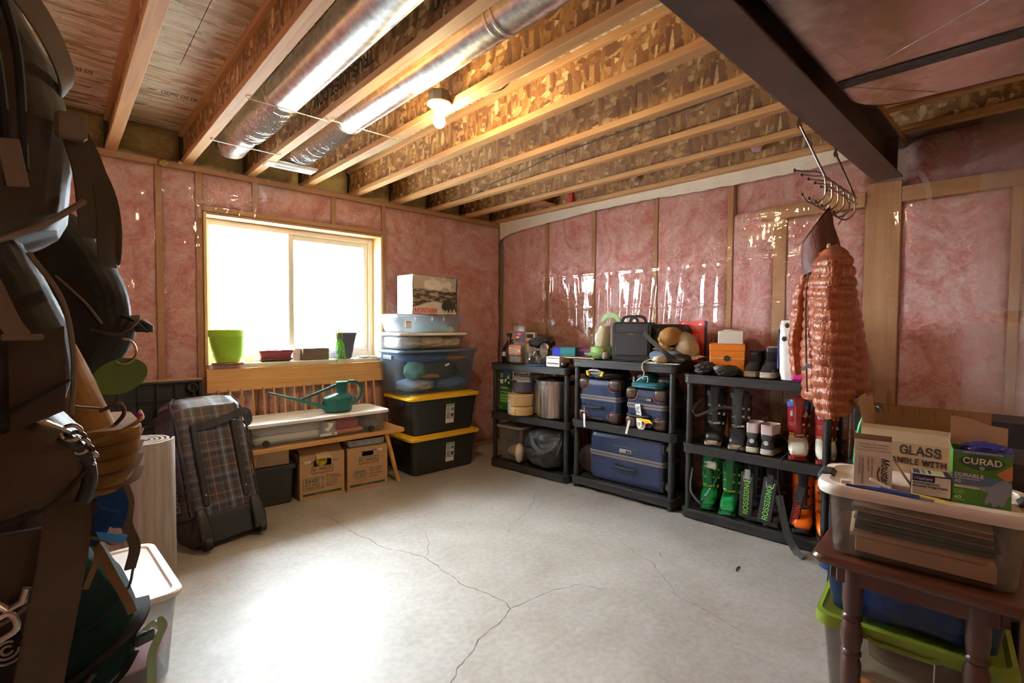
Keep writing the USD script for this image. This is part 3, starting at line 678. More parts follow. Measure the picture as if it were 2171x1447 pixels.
for (a, b) in (((-1.95, -3.51), (-1.44, -3.60)), ((-1.43, -3.55), (-1.9, -4.3)), ((-1.36, -3.52), (-1.06, -3.75))):
    a, b = np.array([*a, -.0005]), np.array([*b, -.0005])
    tk.p('crease', rod(a, b, .0016, 6), 'galvanised_dull', 40)
tk.p('rivet', cat(*[blob((-1.11, -3.62 - .0 * k, -.001), .012, .012, .006, .05, 2, k, 2) for k in range(1)]), 'galvanised', True)

# ================================================================ ALONG THE WINDOW WALL
wood('oak_x', (0.74, 0.43, 0.15), (0.55, 0.27, 0.07), axis=0, rough=0.38, coat=0.25)
wood('oak_z', (0.72, 0.41, 0.14), (0.53, 0.26, 0.07), axis=2, rough=0.4, coat=0.2)
plain('card', (0.50, 0.32, 0.17), 0.8, var=0.07, vscale=3, bump=0.1, bscale=90, stretch=(1, 1, .3))
plain('card_pale', (0.62, 0.45, 0.27), 0.8, var=0.06, vscale=3)
plain('card_dark', (0.27, 0.165, 0.09), 0.85, var=0.1)
plain('card_green_ink', (0.05, 0.10, 0.075), 0.8)
plain('card_red_ink', (0.62, 0.16, 0.05), 0.8)
plain('paper', (0.86, 0.85, 0.82), 0.7)
plain('paper_red', (0.70, 0.08, 0.07), 0.7)
clear('bin_clear', (0.93, 0.94, 0.945), (0.88, 0.90, 0.92), milk=0.05, rough=0.10)
clear('bin_milky', (0.92, 0.94, 0.95), (0.86, 0.89, 0.91), milk=0.13, rough=0.16)
clear('bin_blue', (0.84, 0.91, 0.97), (0.55, 0.68, 0.85), milk=0.10, rough=0.10)
plain('lid_white', (0.90, 0.91, 0.91), 0.4, var=0.03, bump=0.05)
plain('lid_blue', (0.14, 0.20, 0.30), 0.35)
plain('tote_yellow', (0.83, 0.50, 0.02), 0.4)
plain('cloth_white', (0.88, 0.87, 0.85), 0.9, var=0.06, vscale=8, bump=.2, bscale=50)
plain('cloth_cream', (0.72, 0.60, 0.42), 0.9, var=0.15, vscale=9, bump=.3, bscale=40)
plain('cloth_red', (0.50, 0.06, 0.07), 0.9, var=0.2, vscale=10, bump=.2)
plain('cloth_orange', (0.80, 0.26, 0.06), 0.9, var=0.15)
plain('cloth_dark', (0.05, 0.05, 0.058), 0.9, var=0.3, vscale=12, bump=.3, bscale=60)
plain('cloth_grey', (0.30, 0.30, 0.31), 0.9, var=0.3, vscale=14, bump=.3)
plain('cloth_green', (0.16, 0.36, 0.17), 0.85, var=0.2)
plain('cloth_aqua', (0.30, 0.62, 0.53), 0.8, var=0.12)
plain('cloth_blue', (0.08, 0.20, 0.45), 0.85, var=0.25)
plain('can_green', (0.008, 0.120, 0.105), 0.38, var=0.05)
plain('rubber', (0.02, 0.02, 0.02), 0.6)
plain('maroon_glaze', (0.23, 0.03, 0.04), 0.22, coat=.4)
plain('lime_pot', (0.34, 0.66, 0.04), 0.35)
plain('terracotta', (0.50, 0.22, 0.13), 0.8, var=.1)
plain('soil', (0.055, 0.04, 0.03), 0.95, var=.3, vscale=60, bump=.6)
plain('dark_pot', (0.085, 0.08, 0.115), 0.5, var=.1)
wood('weathered', (0.20, 0.15, 0.12), (0.12, 0.09, 0.07), axis=0, rough=0.85)
node_mat('leaf', {'c': ('diffuse_bsdf', {'color': (0.20, 0.42, 0.08)}), 't': ('translucent_bsdf', {'color': (0.35, 0.62, 0.12)}), 'x': ('mix_closure', {'fac': 0.45})}, [('c.BSDF', 'x.closure1'), ('t.BSDF', 'x.closure2')], 'x.closure')
node_mat('leaf_dry', {'c': ('diffuse_bsdf', {'color': (0.55, 0.38, 0.16)}), 't': ('translucent_bsdf', {'color': (0.65, 0.45, 0.2)}), 'x': ('mix_closure', {'fac': 0.4})}, [('c.BSDF', 'x.closure1'), ('t.BSDF', 'x.closure2')], 'x.closure')
node_mat('print_paper', {'a': ('attribute', {'attribute': 'print'}), 'p': ('principled_bsdf', {'roughness': 0.45})}, [('a.color', 'p.base_color')])

# bench
SZ = .44
be = Thing('wooden_bench', 'oak bench with a slatted back under the window', 'bench', (-2.14, -.28, 0))
be.p('seat', xf(slab(1.165, .40, SZ - .032, SZ, .02, .004), (.0775, -.02, 0)), 'oak_x', 30)
be.p('top_rail', grid(40, 6, lambda u, v: np.column_stack([-.666 + 1.355 * u, .205 + .012 * np.cos((u - .5) * 3), .795 + .165 * v - .012 * (1 - v) * np.cos((u - .5) * np.pi) * 0]), .022), 'oak_x', 30)
for k in range(17):
    x = -.60 + .0745 * k
    be.p('spindle', rod((x, .135, SZ - .004), (x, .200, .81), .0075, 8), 'oak_z', 40)
for sx in (-1, 1):
    for sy in (-1, 1):
        be.p('leg', rod((.03 + sx * .49, sy * .13 - .02, SZ - .03), (.03 + sx * .585, sy * .165 - .02, 0), .021, 12, .017), 'oak_z', 40)
    be.p('stretcher', rod((.03 + sx * .535, -.14, .25), (.03 + sx * .535, .11, .25), .011, 10), 'oak_z', 40)

# clear box on the bench
def clear_bin(t, w, d, h, mat, lid=None, taper=.9, r=.03, lid_h=.018, rim=.010, lidw=.012, lid_t=None, lid_mat2=None):
    t.p('body', tub(w * taper, d * taper, w, d, h, r, .0035, rim=rim, steps=3), mat, 30)
    if lid:
        q = loft([ring(rrect(w + 2 * rim + .004, d + 2 * rim + .004, r + rim, 6), h - .006), ring(rrect(w + 2 * rim + lidw, d + 2 * rim + lidw, r + rim, 6), h - .003), ring(rrect(w + 2 * rim + lidw, d + 2 * rim + lidw, r + rim, 6), h + lid_h - .004), ring(rrect(w + 2 * rim + lidw - .008, d + 2 * rim + lidw - .008, r + rim, 6), h + lid_h),
                  ring(rrect(w - .02, d - .02, r, 6), h + lid_h), ring(rrect(w - .032, d - .032, r, 6), h + lid_h - .006)])
        t.p('lid', q, lid, 30)
ub = Thing('underbed_box', 'long clear wheeled box with a white lid on the bench seat', 'storage box', (-2.145, -.305, SZ + .001))
clear_bin(ub, 1.03, .36, .15, 'bin_clear', 'lid_white', .955, .03)
for x in (-.40, .37):
    ub.p('wheel', rod((x, -.178, .032), (x, -.196, .032), .021, 20), 'rubber', 40)
ub.p('card_label', box(-.03, .085, -.1775, -.176, .028, .128), 'cloth_grey', False, label='grey card label')
ub.p('label_picture', poly([(-.0, .07), (.03, .055), (.06, .085), (.07, .11), (.03, .118), (.035, .09)], .0006, (0, -.1778, 0), (1, 0, 0), (0, 0, 1)), 'paper', False)
ub.p('label_strip', box(-.03, .095, -.1785, -.1775, .022, .043), 'paper', False)
ub.p('barcode', cat(*[box(.055 + .004 * k, .0565 + .004 * k + .0008 * (k % 3), -.1791, -.1785, .027, .040) for k in range(7)]), 'ink', False, kind='stuff')
for nm, lab, m, mt in (('folded_linen', 'white folded linen lying flat in the long clear box on the bench', fabric(dense(xf(slab(.52, .29, .012, .070, .04, .02), (-.21, 0, 0)), .04), .008, 7, 3), 'cloth_white'),
                       ('folded_linen', 'upper white linen bundle in the left half of the long clear box', fabric(dense(xf(slab(.50, .28, .072, .135, .05, .025), (-.21, .0, 0)), .04), .012, 7, 8), 'cloth_white'),
                       ('red_cloth', 'dark red folded cloth in the long clear box', fabric(dense(xf(slab(.19, .27, .045, .125, .03, .02), (.20, 0, 0)), .03), .012, 12, 5), 'cloth_red'),
                       ('orange_cloth', 'orange cloth under the red one in the long clear box', fabric(dense(xf(slab(.25, .28, .012, .042, .03, .012), (.21, 0, 0)), .03), .006, 12, 6), 'cloth_orange'),
                       ('grey_bundle', 'dark grey bundle at the right end of the long clear box', fabric(dense(xf(slab(.12, .27, .014, .12, .03, .03), (.405, 0, 0)), .03), .012, 11, 7), 'cloth_grey')):
    v, f = arr(m); solo(nm, lab, 'cloth', (v + np.array([-2.145, -.305, SZ + .001]), f), mt, 50)

# watering can
WZ = SZ + .001 + .170
wc = Thing('watering_can', 'dark green plastic watering can with a long spout on the white box lid', 'watering can', (-1.965, -.31, WZ))
el = lambda rx, ry, z, dx=0: np.column_stack([dx + rx * np.cos(t_ := np.linspace(0, 2 * np.pi, 32, endpoint=False)), ry * np.sin(t_), np.full(32, z)])
wc.p('body', loft([el(.100, .072, 0), el(.106, .078, .004), el(.112, .084, .05), el(.114, .086, .098), el(.108, .080, .110), el(.075, .058, .128, .012), el(.042, .042, .140, .026), el(.040, .040, .150, .028), el(.041, .041, .212, .028), el(.044, .044, .214, .028), el(.044, .044, .226, .028), el(.040, .040, .228, .028)]), 'can_green', 32)
wc.p('spout', tube([(-.09, 0, .030), (-.20, 0, .074), (-.32, 0, .118), (-.515, 0, .186)], [.020, .0135, .010, .0065], 14), 'can_green', 40)
wc.p('brace', sweep([(-.005, 0, .203), (-.16, 0, .152), (-.305, 0, .105)], [.020, .018, .015], .016, (0, 1, 0)), 'can_green', 40)
wc.p('handle', tube(spline([(.062, 0, .218), (.115, 0, .222), (.165, 0, .205), (.191, 0, .165), (.186, 0, .105), (.160, 0, .070), (.108, 0, .045)], 6), .0125, 12), 'can_green', 40)
wc.p('hook', tube(spline([(-.095, 0, .055), (-.118, 0, .066), (-.118, 0, .085)], 4), .006, 8), 'can_green', 40)
wc.p('hook', tube(spline([(.118, 0, .058), (.136, 0, .066), (.136, 0, .098)], 4), .007, 8), 'can_green', 40)
wc.p('crest', poly([(-.045, -.03), (.045, -.03), (.05, .025), (.03, .02), (.02, .04), (0, .025), (-.02, .04), (-.03, .02), (-.05, .025)], .003, (0, -.0855, .062), (1, 0, 0), (0, .0, 1)), 'can_green', False)
wc.p('crest_letters', text('HAWS', .016, (0, -.089, .050), (1, 0, 0), (0, 0, 1), .0015, center=True), 'can_green', False)

# under the bench
def carton(t, w, d, h, mat='card', th=.004, top=True):
    for nm, q in (('front_wall', box(-w / 2, w / 2, -d / 2, -d / 2 + th, 0, h)), ('back_wall', box(-w / 2, w / 2, d / 2 - th, d / 2, 0, h)), ('side_wall', box(-w / 2, -w / 2 + th, -d / 2 + th, d / 2 - th, 0, h)), ('side_wall', box(w / 2 - th, w / 2, -d / 2 + th, d / 2 - th, 0, h)), ('bottom', box(-w / 2 + th, w / 2 - th, -d / 2 + th, d / 2 - th, 0, th))):
        t.p(nm, q, mat, False)
    if top:
        t.p('flap', box(-w / 2 + th, w / 2 - th, -d / 2 + th, -.0008, h - th, h), mat, False)
        t.p('flap', box(-w / 2 + th, w / 2 - th, .0008, d / 2 - th, h - th, h), mat, False)
def front_text(t, s, h, x, z, y, mat='card_green_ink', **k):
    t.p('print', text(s, h, (x, y, z), (1, 0, 0), (0, 0, 1), .0006, **k), mat, False)
def haul(label, loc, rz, kind):
    w, d, h = .322, .36, .330
    t = Thing('moving_carton', label, 'box', loc, rz)
    y = -d / 2 - .0006
    from shapely.geometry import Polygon, box as sbox
    hole = sbox(-.052, .248, .052, .275).buffer(.012) if kind == 1 else sbox(-.036, .268, .036, .283).buffer(.010)
    face = sbox(-w / 2, 0, w / 2, h).difference(hole)
    t.p('front_wall', onto(trimesh.creation.extrude_polygon(face, .004, engine='earcut'), (0, -d / 2 + .004, 0), (1, 0, 0), (0, 0, 1)), 'card', False)
    for nm, q in (('back_wall', box(-w / 2, w / 2, d / 2 - .004, d / 2, 0, h)), ('side_wall', box(-w / 2, -w / 2 + .004, -d / 2 + .004, d / 2 - .004, 0, h)), ('side_wall', box(w / 2 - .004, w / 2, -d / 2 + .004, d / 2 - .004, 0, h)), ('bottom', box(-w / 2 + .004, w / 2 - .004, -d / 2 + .004, d / 2 - .004, 0, .004))):
        t.p(nm, q, 'card', False)
    t.p('flap', box(-w / 2 + .004, w / 2 - .004, .02, d / 2 - .004, h - .004, h), 'card', False)
    if kind == 2:
        t.p('flap', box(-w / 2 + .004, w / 2 - .004, -d / 2 + .004, .018, h - .004, h), 'card', False)
    else:
        t.p('flap', xf(box(0, w - .012, 0, .12, 0, .004), (-w / 2 + .006, -d / 2 + .01, h - .004), rx=22), 'card', False)
    def frame(x0, x1, z0, z1, b):
        return [box(x0, x1, y, y + .0006, z1 - b, z1), box(x0, x1, y, y + .0006, z0, z0 + b), box(x0, x0 + b, y, y + .0006, z0, z1), box(x1 - b, x1, y, y + .0006, z0, z1)]
    dx, dz = (0, 0) if kind == 1 else (.01, .012)
    t.p('logo_frame', cat(frame(-.078 + dx, .078 + dx, .185 + dz, .240 + dz, .004)), 'card_green_ink', False, kind='stuff')
    t.p('print', text('U-HAUL', .024, (dx, y, .206 + dz), (1, 0, 0), (0, 0, 1), .0006, center=True, sx=1.05, slant=.1), 'card_green_ink', False)
    t.p('logo_stripe', box(-.066 + dx, .066 + dx, y, y + .0006, .193 + dz, .199 + dz), 'card_red_ink', False)
    t.p('ink_band', box(-.14, .14, y, y + .0006, .028, .045), 'card_green_ink', False)
    t.p('print', text('SMALL BOX   1.5 CU FT', .007, (.0, y - .0004, .033), (1, 0, 0), (0, 0, 1), .0006, center=True), 'card', False)
    if kind == 1:
        t.p('tag_outline', cat(frame(-.138, .0, .070, .158, .003) + [xf(box(0, .034, 0, .0006, -.0015, .0015), (.0, y, .158), ry=52), xf(box(0, .034, 0, .0006, -.0015, .0015), (.0, y, .07), ry=-52)]), 'card_green_ink', False, kind='stuff')
        for s, hh, z in (('SAVE!', .026, .122), ('BEST PRICE', .0135, .100), ('GUARANTEED!', .0115, .081)):
            front_text(t, s, hh, -.128, z, y)
        for k, s in enumerate(('BUY A BUNDLE...', 'SAVE EVEN MORE!', 'Buy five boxes', 'Save, and 10%', 'Buy 10 or 25 &', 'Save more!')):
            front_text(t, s, .0085, .026, .156 - .0155 * k, y, slant=.15)
        front_text(t, 'ASSY', .011, -.085, .262, y); front_text(t, 'FILES', .011, .068, .266, y)
        t.p('sticker', box(-.13, -.082, y - .0003, y + .0003, .268, .285), 'paper', False)
        front_text(t, 'KITCHEN', .006, -.126, .273, y - .0008, 'paper_red')
    else:
        a = np.linspace(0, 2 * np.pi, 40)
        t.p('seal_ring', sweep([(-.062 + .056 * math.cos(q), y, .118 + .056 * math.sin(q)) for q in a], .0008, .003, (0, 1, 0)), 'card_green_ink', False)
        for s, hh, z in (('100%', .022, .127), ('BUY BACK', .0125, .106), ('GUARANTEE', .009, .090)):
            t.p('print', text(s, hh, (-.062, y, z), (1, 0, 0), (0, 0, 1), .0006, center=True), 'card_green_ink', False)
        for k, s in enumerate(('BEEN HONEST!', 'TAKE PLENTY!', "We'll Buy Back", 'the Extras.')):
            front_text(t, s, .0105, .012, .150 - .021 * k, y, slant=.12)
        front_text(t, 'EXTRA 2-WAY HANDLES', .009, -.06, .292, y)
        t.p('sticker', box(.075, .118, y - .0003, y + .0003, .286, .303), 'paper', False)
        front_text(t, 'FRAGILE', .0055, .079, .291, y - .0008, 'paper_red')
    return t
haul('brown printed moving carton with yellow stuffing bulging from its handle hole', (-2.125, -.262, 0), -5.5, 1)
haul('brown printed moving carton under the grey tray at the right end of the bench', (-1.78, -.292, 0), -5.5, 2)
plain('yellow_bag', (0.62, 0.47, 0.02), 0.35, var=.2, vscale=20, bump=.5, bscale=40)
solo('yellow_bag', 'crumpled yellow bag poking out of the carton handle hole', 'bag', fabric(blob((-2.145, -.425, .272), .085, .06, .085, .12, 2, 4, 3), .006, 60, 3), 'yellow_bag', 40)
solo('torn_paper', 'torn brown paper flap above the yellow bag', 'paper', fabric(dense(xf(box(-.05, .05, -.03, .03, 0, .004), (-2.145, -.452, .318), rx=35, rz=-5), .01), .006, 50, 5), 'card_pale', 40)
plain('tray_grey', (0.34, 0.35, 0.37), 0.3)
tr = Thing('plastic_tray', 'shallow grey plastic tray with small stickers on the right moving carton', 'tray', (-1.78, -.285, .331), -5.5)
tr.p('tray', tub(.29, .34, .31, .36, .058, .025, .004), 'tray_grey', 30)
for x in (-.06, .01, .08):
    tr.p('mark', box(x, x + .003, -.1795, -.1775, .018, .045), 'paper', False)
solo('dark_contents', 'dark clutter lying in the grey tray', 'clutter', blob((-1.78, -.285, .362), .26, .30, .045, .2, 4, 6, 3), 'cloth_dark', 40)
tb = Thing('black_tub', 'black lidded tub with a white label under the bench', 'tub', (-2.47, -.232, 0), -5)
tb.p('body', tub(.28, .30, .30, .32, .255, .02, .004, steps=3), 'black_plastic', 30)
tb.p('lid', loft([ring(rrect(.33, .35, .02, 5), .252), ring(rrect(.335, .355, .02, 5), .256), ring(rrect(.335, .355, .02, 5), .275), ring(rrect(.32, .34, .02, 5), .283)]), 'black_plastic', 30)
tb.p('label', box(.085, .125, -.1555, -.1535, .185, .206), 'paper', False, label='white paper label')
tb.p('label_line', box(.088, .122, -.1562, -.1555, .189, .1905), 'paper_red', False)
cb = Thing('cardboard_box', 'plain brown cardboard box on the black tub under the bench', 'box', (-2.475, -.24, .285), -5)
carton(cb, .245, .28, .115, 'card_pale')
solo('brown_folder', 'dark brown cardboard standing behind the plain box under the bench', 'cardboard', box(-2.66, -2.605, -.36, -.06, .0, .36, .002), 'card_dark', False)

# tote stack
def yellow_tote(label, loc, rz=0):
    t = Thing('black_tote', label, 'tote', loc, rz, 'black totes with yellow lids')
    w, d, h = .70, .45, .325
    t.p('body', tub(w * .90, d * .88, w, d, h, .045, .004, rim=.008, steps=3), 'black_plastic', 30)
    q = loft([ring(rrect(w + .026, d + .026, .05, 6), h - .022), ring(rrect(w + .050, d + .050, .055, 6), h - .020), ring(rrect(w + .050, d + .050, .055, 6), h - .002), ring(rrect(w + .036, d + .036, .05, 6), h + .004), ring(rrect(w - .03, d - .03, .04, 6), h + .004), ring(rrect(w - .04, d - .04, .04, 6), h + .016), ring(rrect(w - .06, d - .06, .04, 6), h + .018)])
    t.p('lid', q, 'tote_yellow', 30)
    for x in (-.21, 0, .21):
        t.p('lid_rib', box(x - .075, x + .075, -d / 2 - .004, -d / 2 + .012, h + .002, h + .012, .002), 'tote_yellow', False)
    t.p('handle', box(-w / 2 - .016, -w / 2 + .008, -.09, .09, h - .075, h - .03, .004), 'black_plastic', False)
    t.p('handle', box(w / 2 - .008, w / 2 + .016, -.09, .09, h - .075, h - .03, .004), 'black_plastic', False)
    n = lambda z: -d / 2 * (.88 + .12 * z / h) - .0014
    def lab(nm, x0, x1, z0, z1, mat, e=0.0):
        v, f = box(x0, x1, 0, .0008, z0, z1); v[:, 1] += np.array([n(z) for z in v[:, 2]]) - e
        t.p(nm, (v, f), mat, False)
    lab('label', .0, .088, .075, .245, 'paper'); lab('label_band', .004, .084, .222, .243, 'label_green', .0008); lab('label_band', .004, .084, .178, .219, 'label_pale', .0008)
    lab('label_badge', .056, .080, .186, .212, 'label_blue', .0016); lab('label_band', .004, .084, .118, .175, 'label_grey', .0008); lab('label_line', .004, .084, .112, .116, 'label_blue', .0008)
    for k in range(5):
        lab('label_line', .008, .050 - .004 * (k % 3), .184 + .0065 * k, .187 + .0065 * k, 'label_blue', .0016)
    for k in range(6):
        lab('label_line', .008, .044 - .003 * (k % 2), .124 + .008 * k, .127 + .008 * k, 'ink', .0016)
    lab('barcode', .056, .078, .130, .160, 'ink', .0016)
    return t
plain('label_green', (0.22, 0.42, 0.10), 0.5); plain('label_pale', (0.62, 0.70, 0.80), 0.5); plain('label_blue', (0.06, 0.13, 0.36), 0.5); plain('label_grey', (0.60, 0.62, 0.66), 0.5)
TX = -1.065
yt = yellow_tote('lower black tote with a yellow lid, on the floor', (TX, -.275, 0))
dup(yt, 'upper black tote with a yellow lid, under the blue clear bin', (TX - .005, -.280, .344))
bb = Thing('blue_bin', 'big bluish clear bin full of gear on the yellow-lidded totes', 'storage bin', (-1.10, -.255, .689))
clear_bin(bb, .80, .42, .365, 'bin_blue', 'lid_blue', .90, .05, .016)
bb.p('handle', box(-.412, -.390, -.07, .07, .30, .335, .004), 'lid_blue', False)
bb.p('sticker', xf(box(-.024, .024, 0, .0012, -.009, .009), (.065, -.207, .245), ry=-18, rx=-6), 'paper', False)
B0 = np.array([-1.10, -.255, .689])
for nm, lab, c, sz, mt, sd in (('blue_cloth', 'blue cloth at the top of the big bluish bin', (-.05, -.02, .31), (.55, .30, .09), 'cloth_blue', 1), ('dark_jacket', 'black bundle in the middle of the big bluish bin', (.06, -.03, .19), (.42, .33, .19), 'cloth_dark', 2), ('orange_cloth', 'orange fabric at the right in the big bluish bin', (.20, -.10, .30), (.28, .18, .05), 'cloth_orange', 3), ('green_cloth', 'green fabric left in the big bluish bin', (-.20, -.10, .20), (.20, .17, .16), 'cloth_green', 4), ('orange_strap', 'long orange band in the big bluish bin', (-.02, -.155, .15), (.34, .05, .04), 'cloth_orange', 5), ('grey_gear', 'grey gear at the bottom left of the big bluish bin', (-.17, -.06, .075), (.34, .30, .12), 'cloth_grey', 6), ('blue_gear', 'dark blue gear at the bottom right of the big bluish bin', (.17, -.04, .075), (.34, .30, .13), 'cloth_blue', 7)):
    solo(nm, lab, 'clothing', blob(B0 + np.array(c), *sz, .16, 2.5, sd, 3), mt, 50)
c1 = Thing('clear_bin', 'clear bin with white lid and cream cloths, third from the top of the stack', 'storage bin', (-1.165, -.26, 1.074), 1)
clear_bin(c1, .70, .40, .125, 'bin_clear', 'lid_white', .90, .05, .018, lidw=.02)
c1.p('tape', box(-.335, -.275, -.2145, -.2125, .114, .140), 'label_blue', False, label='blue tape on the lid edge')
C0 = np.array([-1.165, -.26, 1.074])
for nm, lab, c, sz, mt, sd in (('cream_cloth', 'cream cloth at the left of the bin with cream cloths', (-.20, -.0, .062), (.24, .30, .11), 'cloth_white', 11), ('tan_cloth', 'tan folded cloth in the middle of the bin with cream cloths', (.02, -.02, .060), (.26, .31, .105), 'cloth_cream', 12), ('rolled_cloth', 'rolled cream cloths at the right of the bin with cream cloths', (.22, -.02, .055), (.20, .30, .095), 'cloth_cream', 13)):
    solo(nm, lab, 'cloth', blob(C0 + np.array(c), *sz, .14, 3, sd, 3, pw=4), mt, 50)
c2 = Thing('clear_bin', 'milky clear bin with aqua papers under the picture bag', 'storage bin', (-1.175, -.27, 1.219), 1)
clear_bin(c2, .66, .37, .140, 'bin_milky', None, .90, .05)
c2.p('lid', loft([ring(rrect(.70, .41, .06, 6), .132), ring(rrect(.712, .42, .06, 6), .135), ring(rrect(.712, .42, .06, 6), .153), ring(rrect(.69, .40, .05, 6), .157)]), 'bin_milky', 30)
for x in (-.03, .09, -.20):
    c2.p('rib', box(x, x + .012, -.199, -.190, .10, .134, .002), 'lid_white', False)
c2.p('sticker', box(-.285, -.225, -.190, -.1885, .035, .10), 'paper', False)
c2.p('print', text('HEFTY', .012, (-.282, -.1908, .082), (1, 0, 0), (0, 0, 1), .0005), 'card_red_ink', False)
D0 = np.array([-1.175, -.27, 1.219])
def sheetp(c, w, h, bend, rx, rz, th=.0025):
    return xf(grid(14, 8, lambda u, v: np.column_stack([(u - .5) * w, bend * np.sin(u * np.pi), (v - .5) * h]), th), c, rx=rx, rz=rz)
for k, (c, w, h, bd, rx, rz, mt, lab) in enumerate((((-.02, -.02, .07), .40, .12, .04, -55, 5, 'cloth_aqua', 'aqua curved sheet at the back of the milky bin'), ((.02, -.10, .045), .34, .085, .05, -40, -8, 'cloth_aqua', 'aqua curled sheet at the front of the milky bin'), ((.14, -.12, .035), .2, .08, .02, -62, -12, 'cloth_cream', 'cream paper corner at the right of the milky bin'), ((.05, .03, .075), .30, .10, .05, -50, 12, 'cloth_grey', 'grey sheet in the middle of the milky bin'))):
    solo('paper_sheet', lab, 'paper', xf(sheetp(c, w, h, bd, rx, rz), D0), mt, 40)

# the picture bag
def montana(u, v):
    p = np.column_stack([u * 6, v * 6, u * 0])
    n1, n2 = meshkit.fbm(p * 1.2 + 3, 5, 2), meshkit.fbm(p * np.array([1.6, 6, 1]) + 9, 5, 5)
    s = .34 + .16 * v
    sky = np.stack([s * 1.05, s * .95, s * .84], 1)
    cl = np.clip((n1 + .5 * np.exp(-((u - .62) / .28) ** 2 - ((v - .82) / .16) ** 2) - .68) * 6, 0, 1)[:, None]
    c = sky * (1 - cl) + cl * np.array([.80, .76, .71])
    hz = .64 + .03 * np.sin(u * 7) + .05 * (meshkit.fbm(np.column_stack([u * 9, u * 0, u * 0]), 3, 8) - .5)
    hill = np.clip((hz - v) * 60, 0, 1)[:, None]
    hc = np.where((n2 > .52)[:, None], np.array([.36, .28, .21]), np.array([.06, .048, .036])) * (0.7 + .7 * n1[:, None])
    c = c * (1 - hill) + hill * hc
    snow_top = .33 - .16 * (1 - np.clip(u / .45, 0, 1)) + .03 * np.sin(u * 5)
    sn = np.clip((snow_top - v) * 40, 0, 1)[:, None]
    c = c * (1 - sn) + sn * (np.array([.74, .69, .62]) * (.85 + .25 * n1[:, None]))
    return c
mb = Thing('picture_bag', 'white and black bag with a winter bison picture on top of the bin stack', 'bag', (-1.125, -.31, 1.378), 0)
W_, D_, H_ = .455, .25, .335
mb.p('left_side', fabric(dense(grid(8, 8, lambda u, v: np.column_stack([-W_ / 2 - .004 + .006 * np.cos(v * 9) * np.sin(u * 6), D_ * (1 - u) - .10, v * H_]), .002), .02), .006, 14, 3), 'paper', 50)
mb.p('right_side', grid(2, 2, lambda u, v: np.column_stack([W_ / 2 + 0 * u + .004 * v, -.10 + D_ * u, v * H_]), .002), 'rubber', False)
mb.p('back', grid(2, 2, lambda u, v: np.column_stack([W_ / 2 - W_ * u, np.full_like(u, D_ - .10), v * H_]), .002), 'rubber', False)
mb.p('bottom', box(-W_ / 2, W_ / 2, -.10, D_ - .10, 0, .002), 'rubber', False)
fr = lambda u, v: np.column_stack([-W_ / 2 + W_ * u, -.10 - .010 * np.sin(u * np.pi) * np.sin(v * 3) + .004 * np.sin(u * 17 + v * 5), v * H_ - .018 * u * v])
pv, pf = grid(110, 82, fr)
uu, vv = np.meshgrid(np.linspace(0, 1, 110), np.linspace(0, 1, 82), indexing='ij')
mb.p('printed_front', (pv, pf), 'print_paper', True, color=montana(uu.ravel(), vv.ravel()))
mb.p('edge_binding', tube([(W_ / 2, -.102, 0), (W_ / 2 - .006, -.104, H_ * .5), (W_ / 2 + .003, -.102, H_ - .016)], .005, 8), 'rubber', 40)
bis = [(0, .055), (.010, .085), (.030, .098), (.042, .120), (.070, .135), (.100, .130), (.130, .112), (.158, .108), (.172, .095), (.176, .060), (.182, .028), (.186, .002), (.172, .000), (.165, .030), (.150, .034), (.138, .005), (.142, -.004), (.128, -.004), (.120, .030), (.100, .026), (.094, .004), (.096, -.006), (.082, -.004), (.078, .024), (.058, .028), (.050, .006), (.040, .006), (.034, .030), (.022, .020), (.010, .028), (.004, .04)]
mb.p('bison_print', poly([(x * .86, z * .86) for x, z in bis], .0012, (.055, -.1145, .022), (1, 0, 0), (0, 0, 1)), 'ink', False)
mb.p('print', text('MONTANA', .040, (-W_ / 2 + .006, -.1075, .012), (1, 0, 0.0), (0, 0, 1), .001, sx=.82, slant=.12), 'paper_red', False)

# things on the window sill
SL = WZ0 + .0075
gp = Thing('green_pot', 'lime green plant pot standing on the window sill', 'plant pot', (-2.655, .012, SL + .012))
gp.p('pot', lathe([(.070, 0), (.078, .002), (.098, .05), (.112, .12), (.118, .17), (.118, .182), (.123, .185), (.124, .232), (.120, .236), (.116, .230), (.112, .18), (.07, .16)], 40), 'lime_pot', 40)
gp.p('soil', lathe([(.09, .190), (.114, .196), (.05, .204)], 24), 'soil', 40)
solo('pot_saucer', 'flat terracotta saucer under the lime green pot', 'saucer', xf(lathe([(.09, 0), (.105, .004), (.112, .010), (.108, .0115), (.08, .009)], 32), (-2.655, .012, SL)), 'terracotta', 40)
pl = Thing('seedling_plant', 'thin leafy plant in the lime green pot', 'plant', (-2.655, .012, SL + .212))
rp = np.random.default_rng(11)
def leaf(o, d, L, w, droop=.3):
    d = np.asarray(d, float); d /= np.linalg.norm(d); sd = np.cross(d, (0, 0, 1)); sd /= np.linalg.norm(sd) + 1e-9
    def fn(u, v):
        return np.asarray(o) + d * (u * L)[:, None] + sd * ((v - .5) * w * np.sin(np.pi * np.clip(u * .96 + .02, 0, 1)) ** .7)[:, None] - np.array([0, 0, 1]) * (droop * L * u ** 2)[:, None]
    return grid(7, 3, fn)
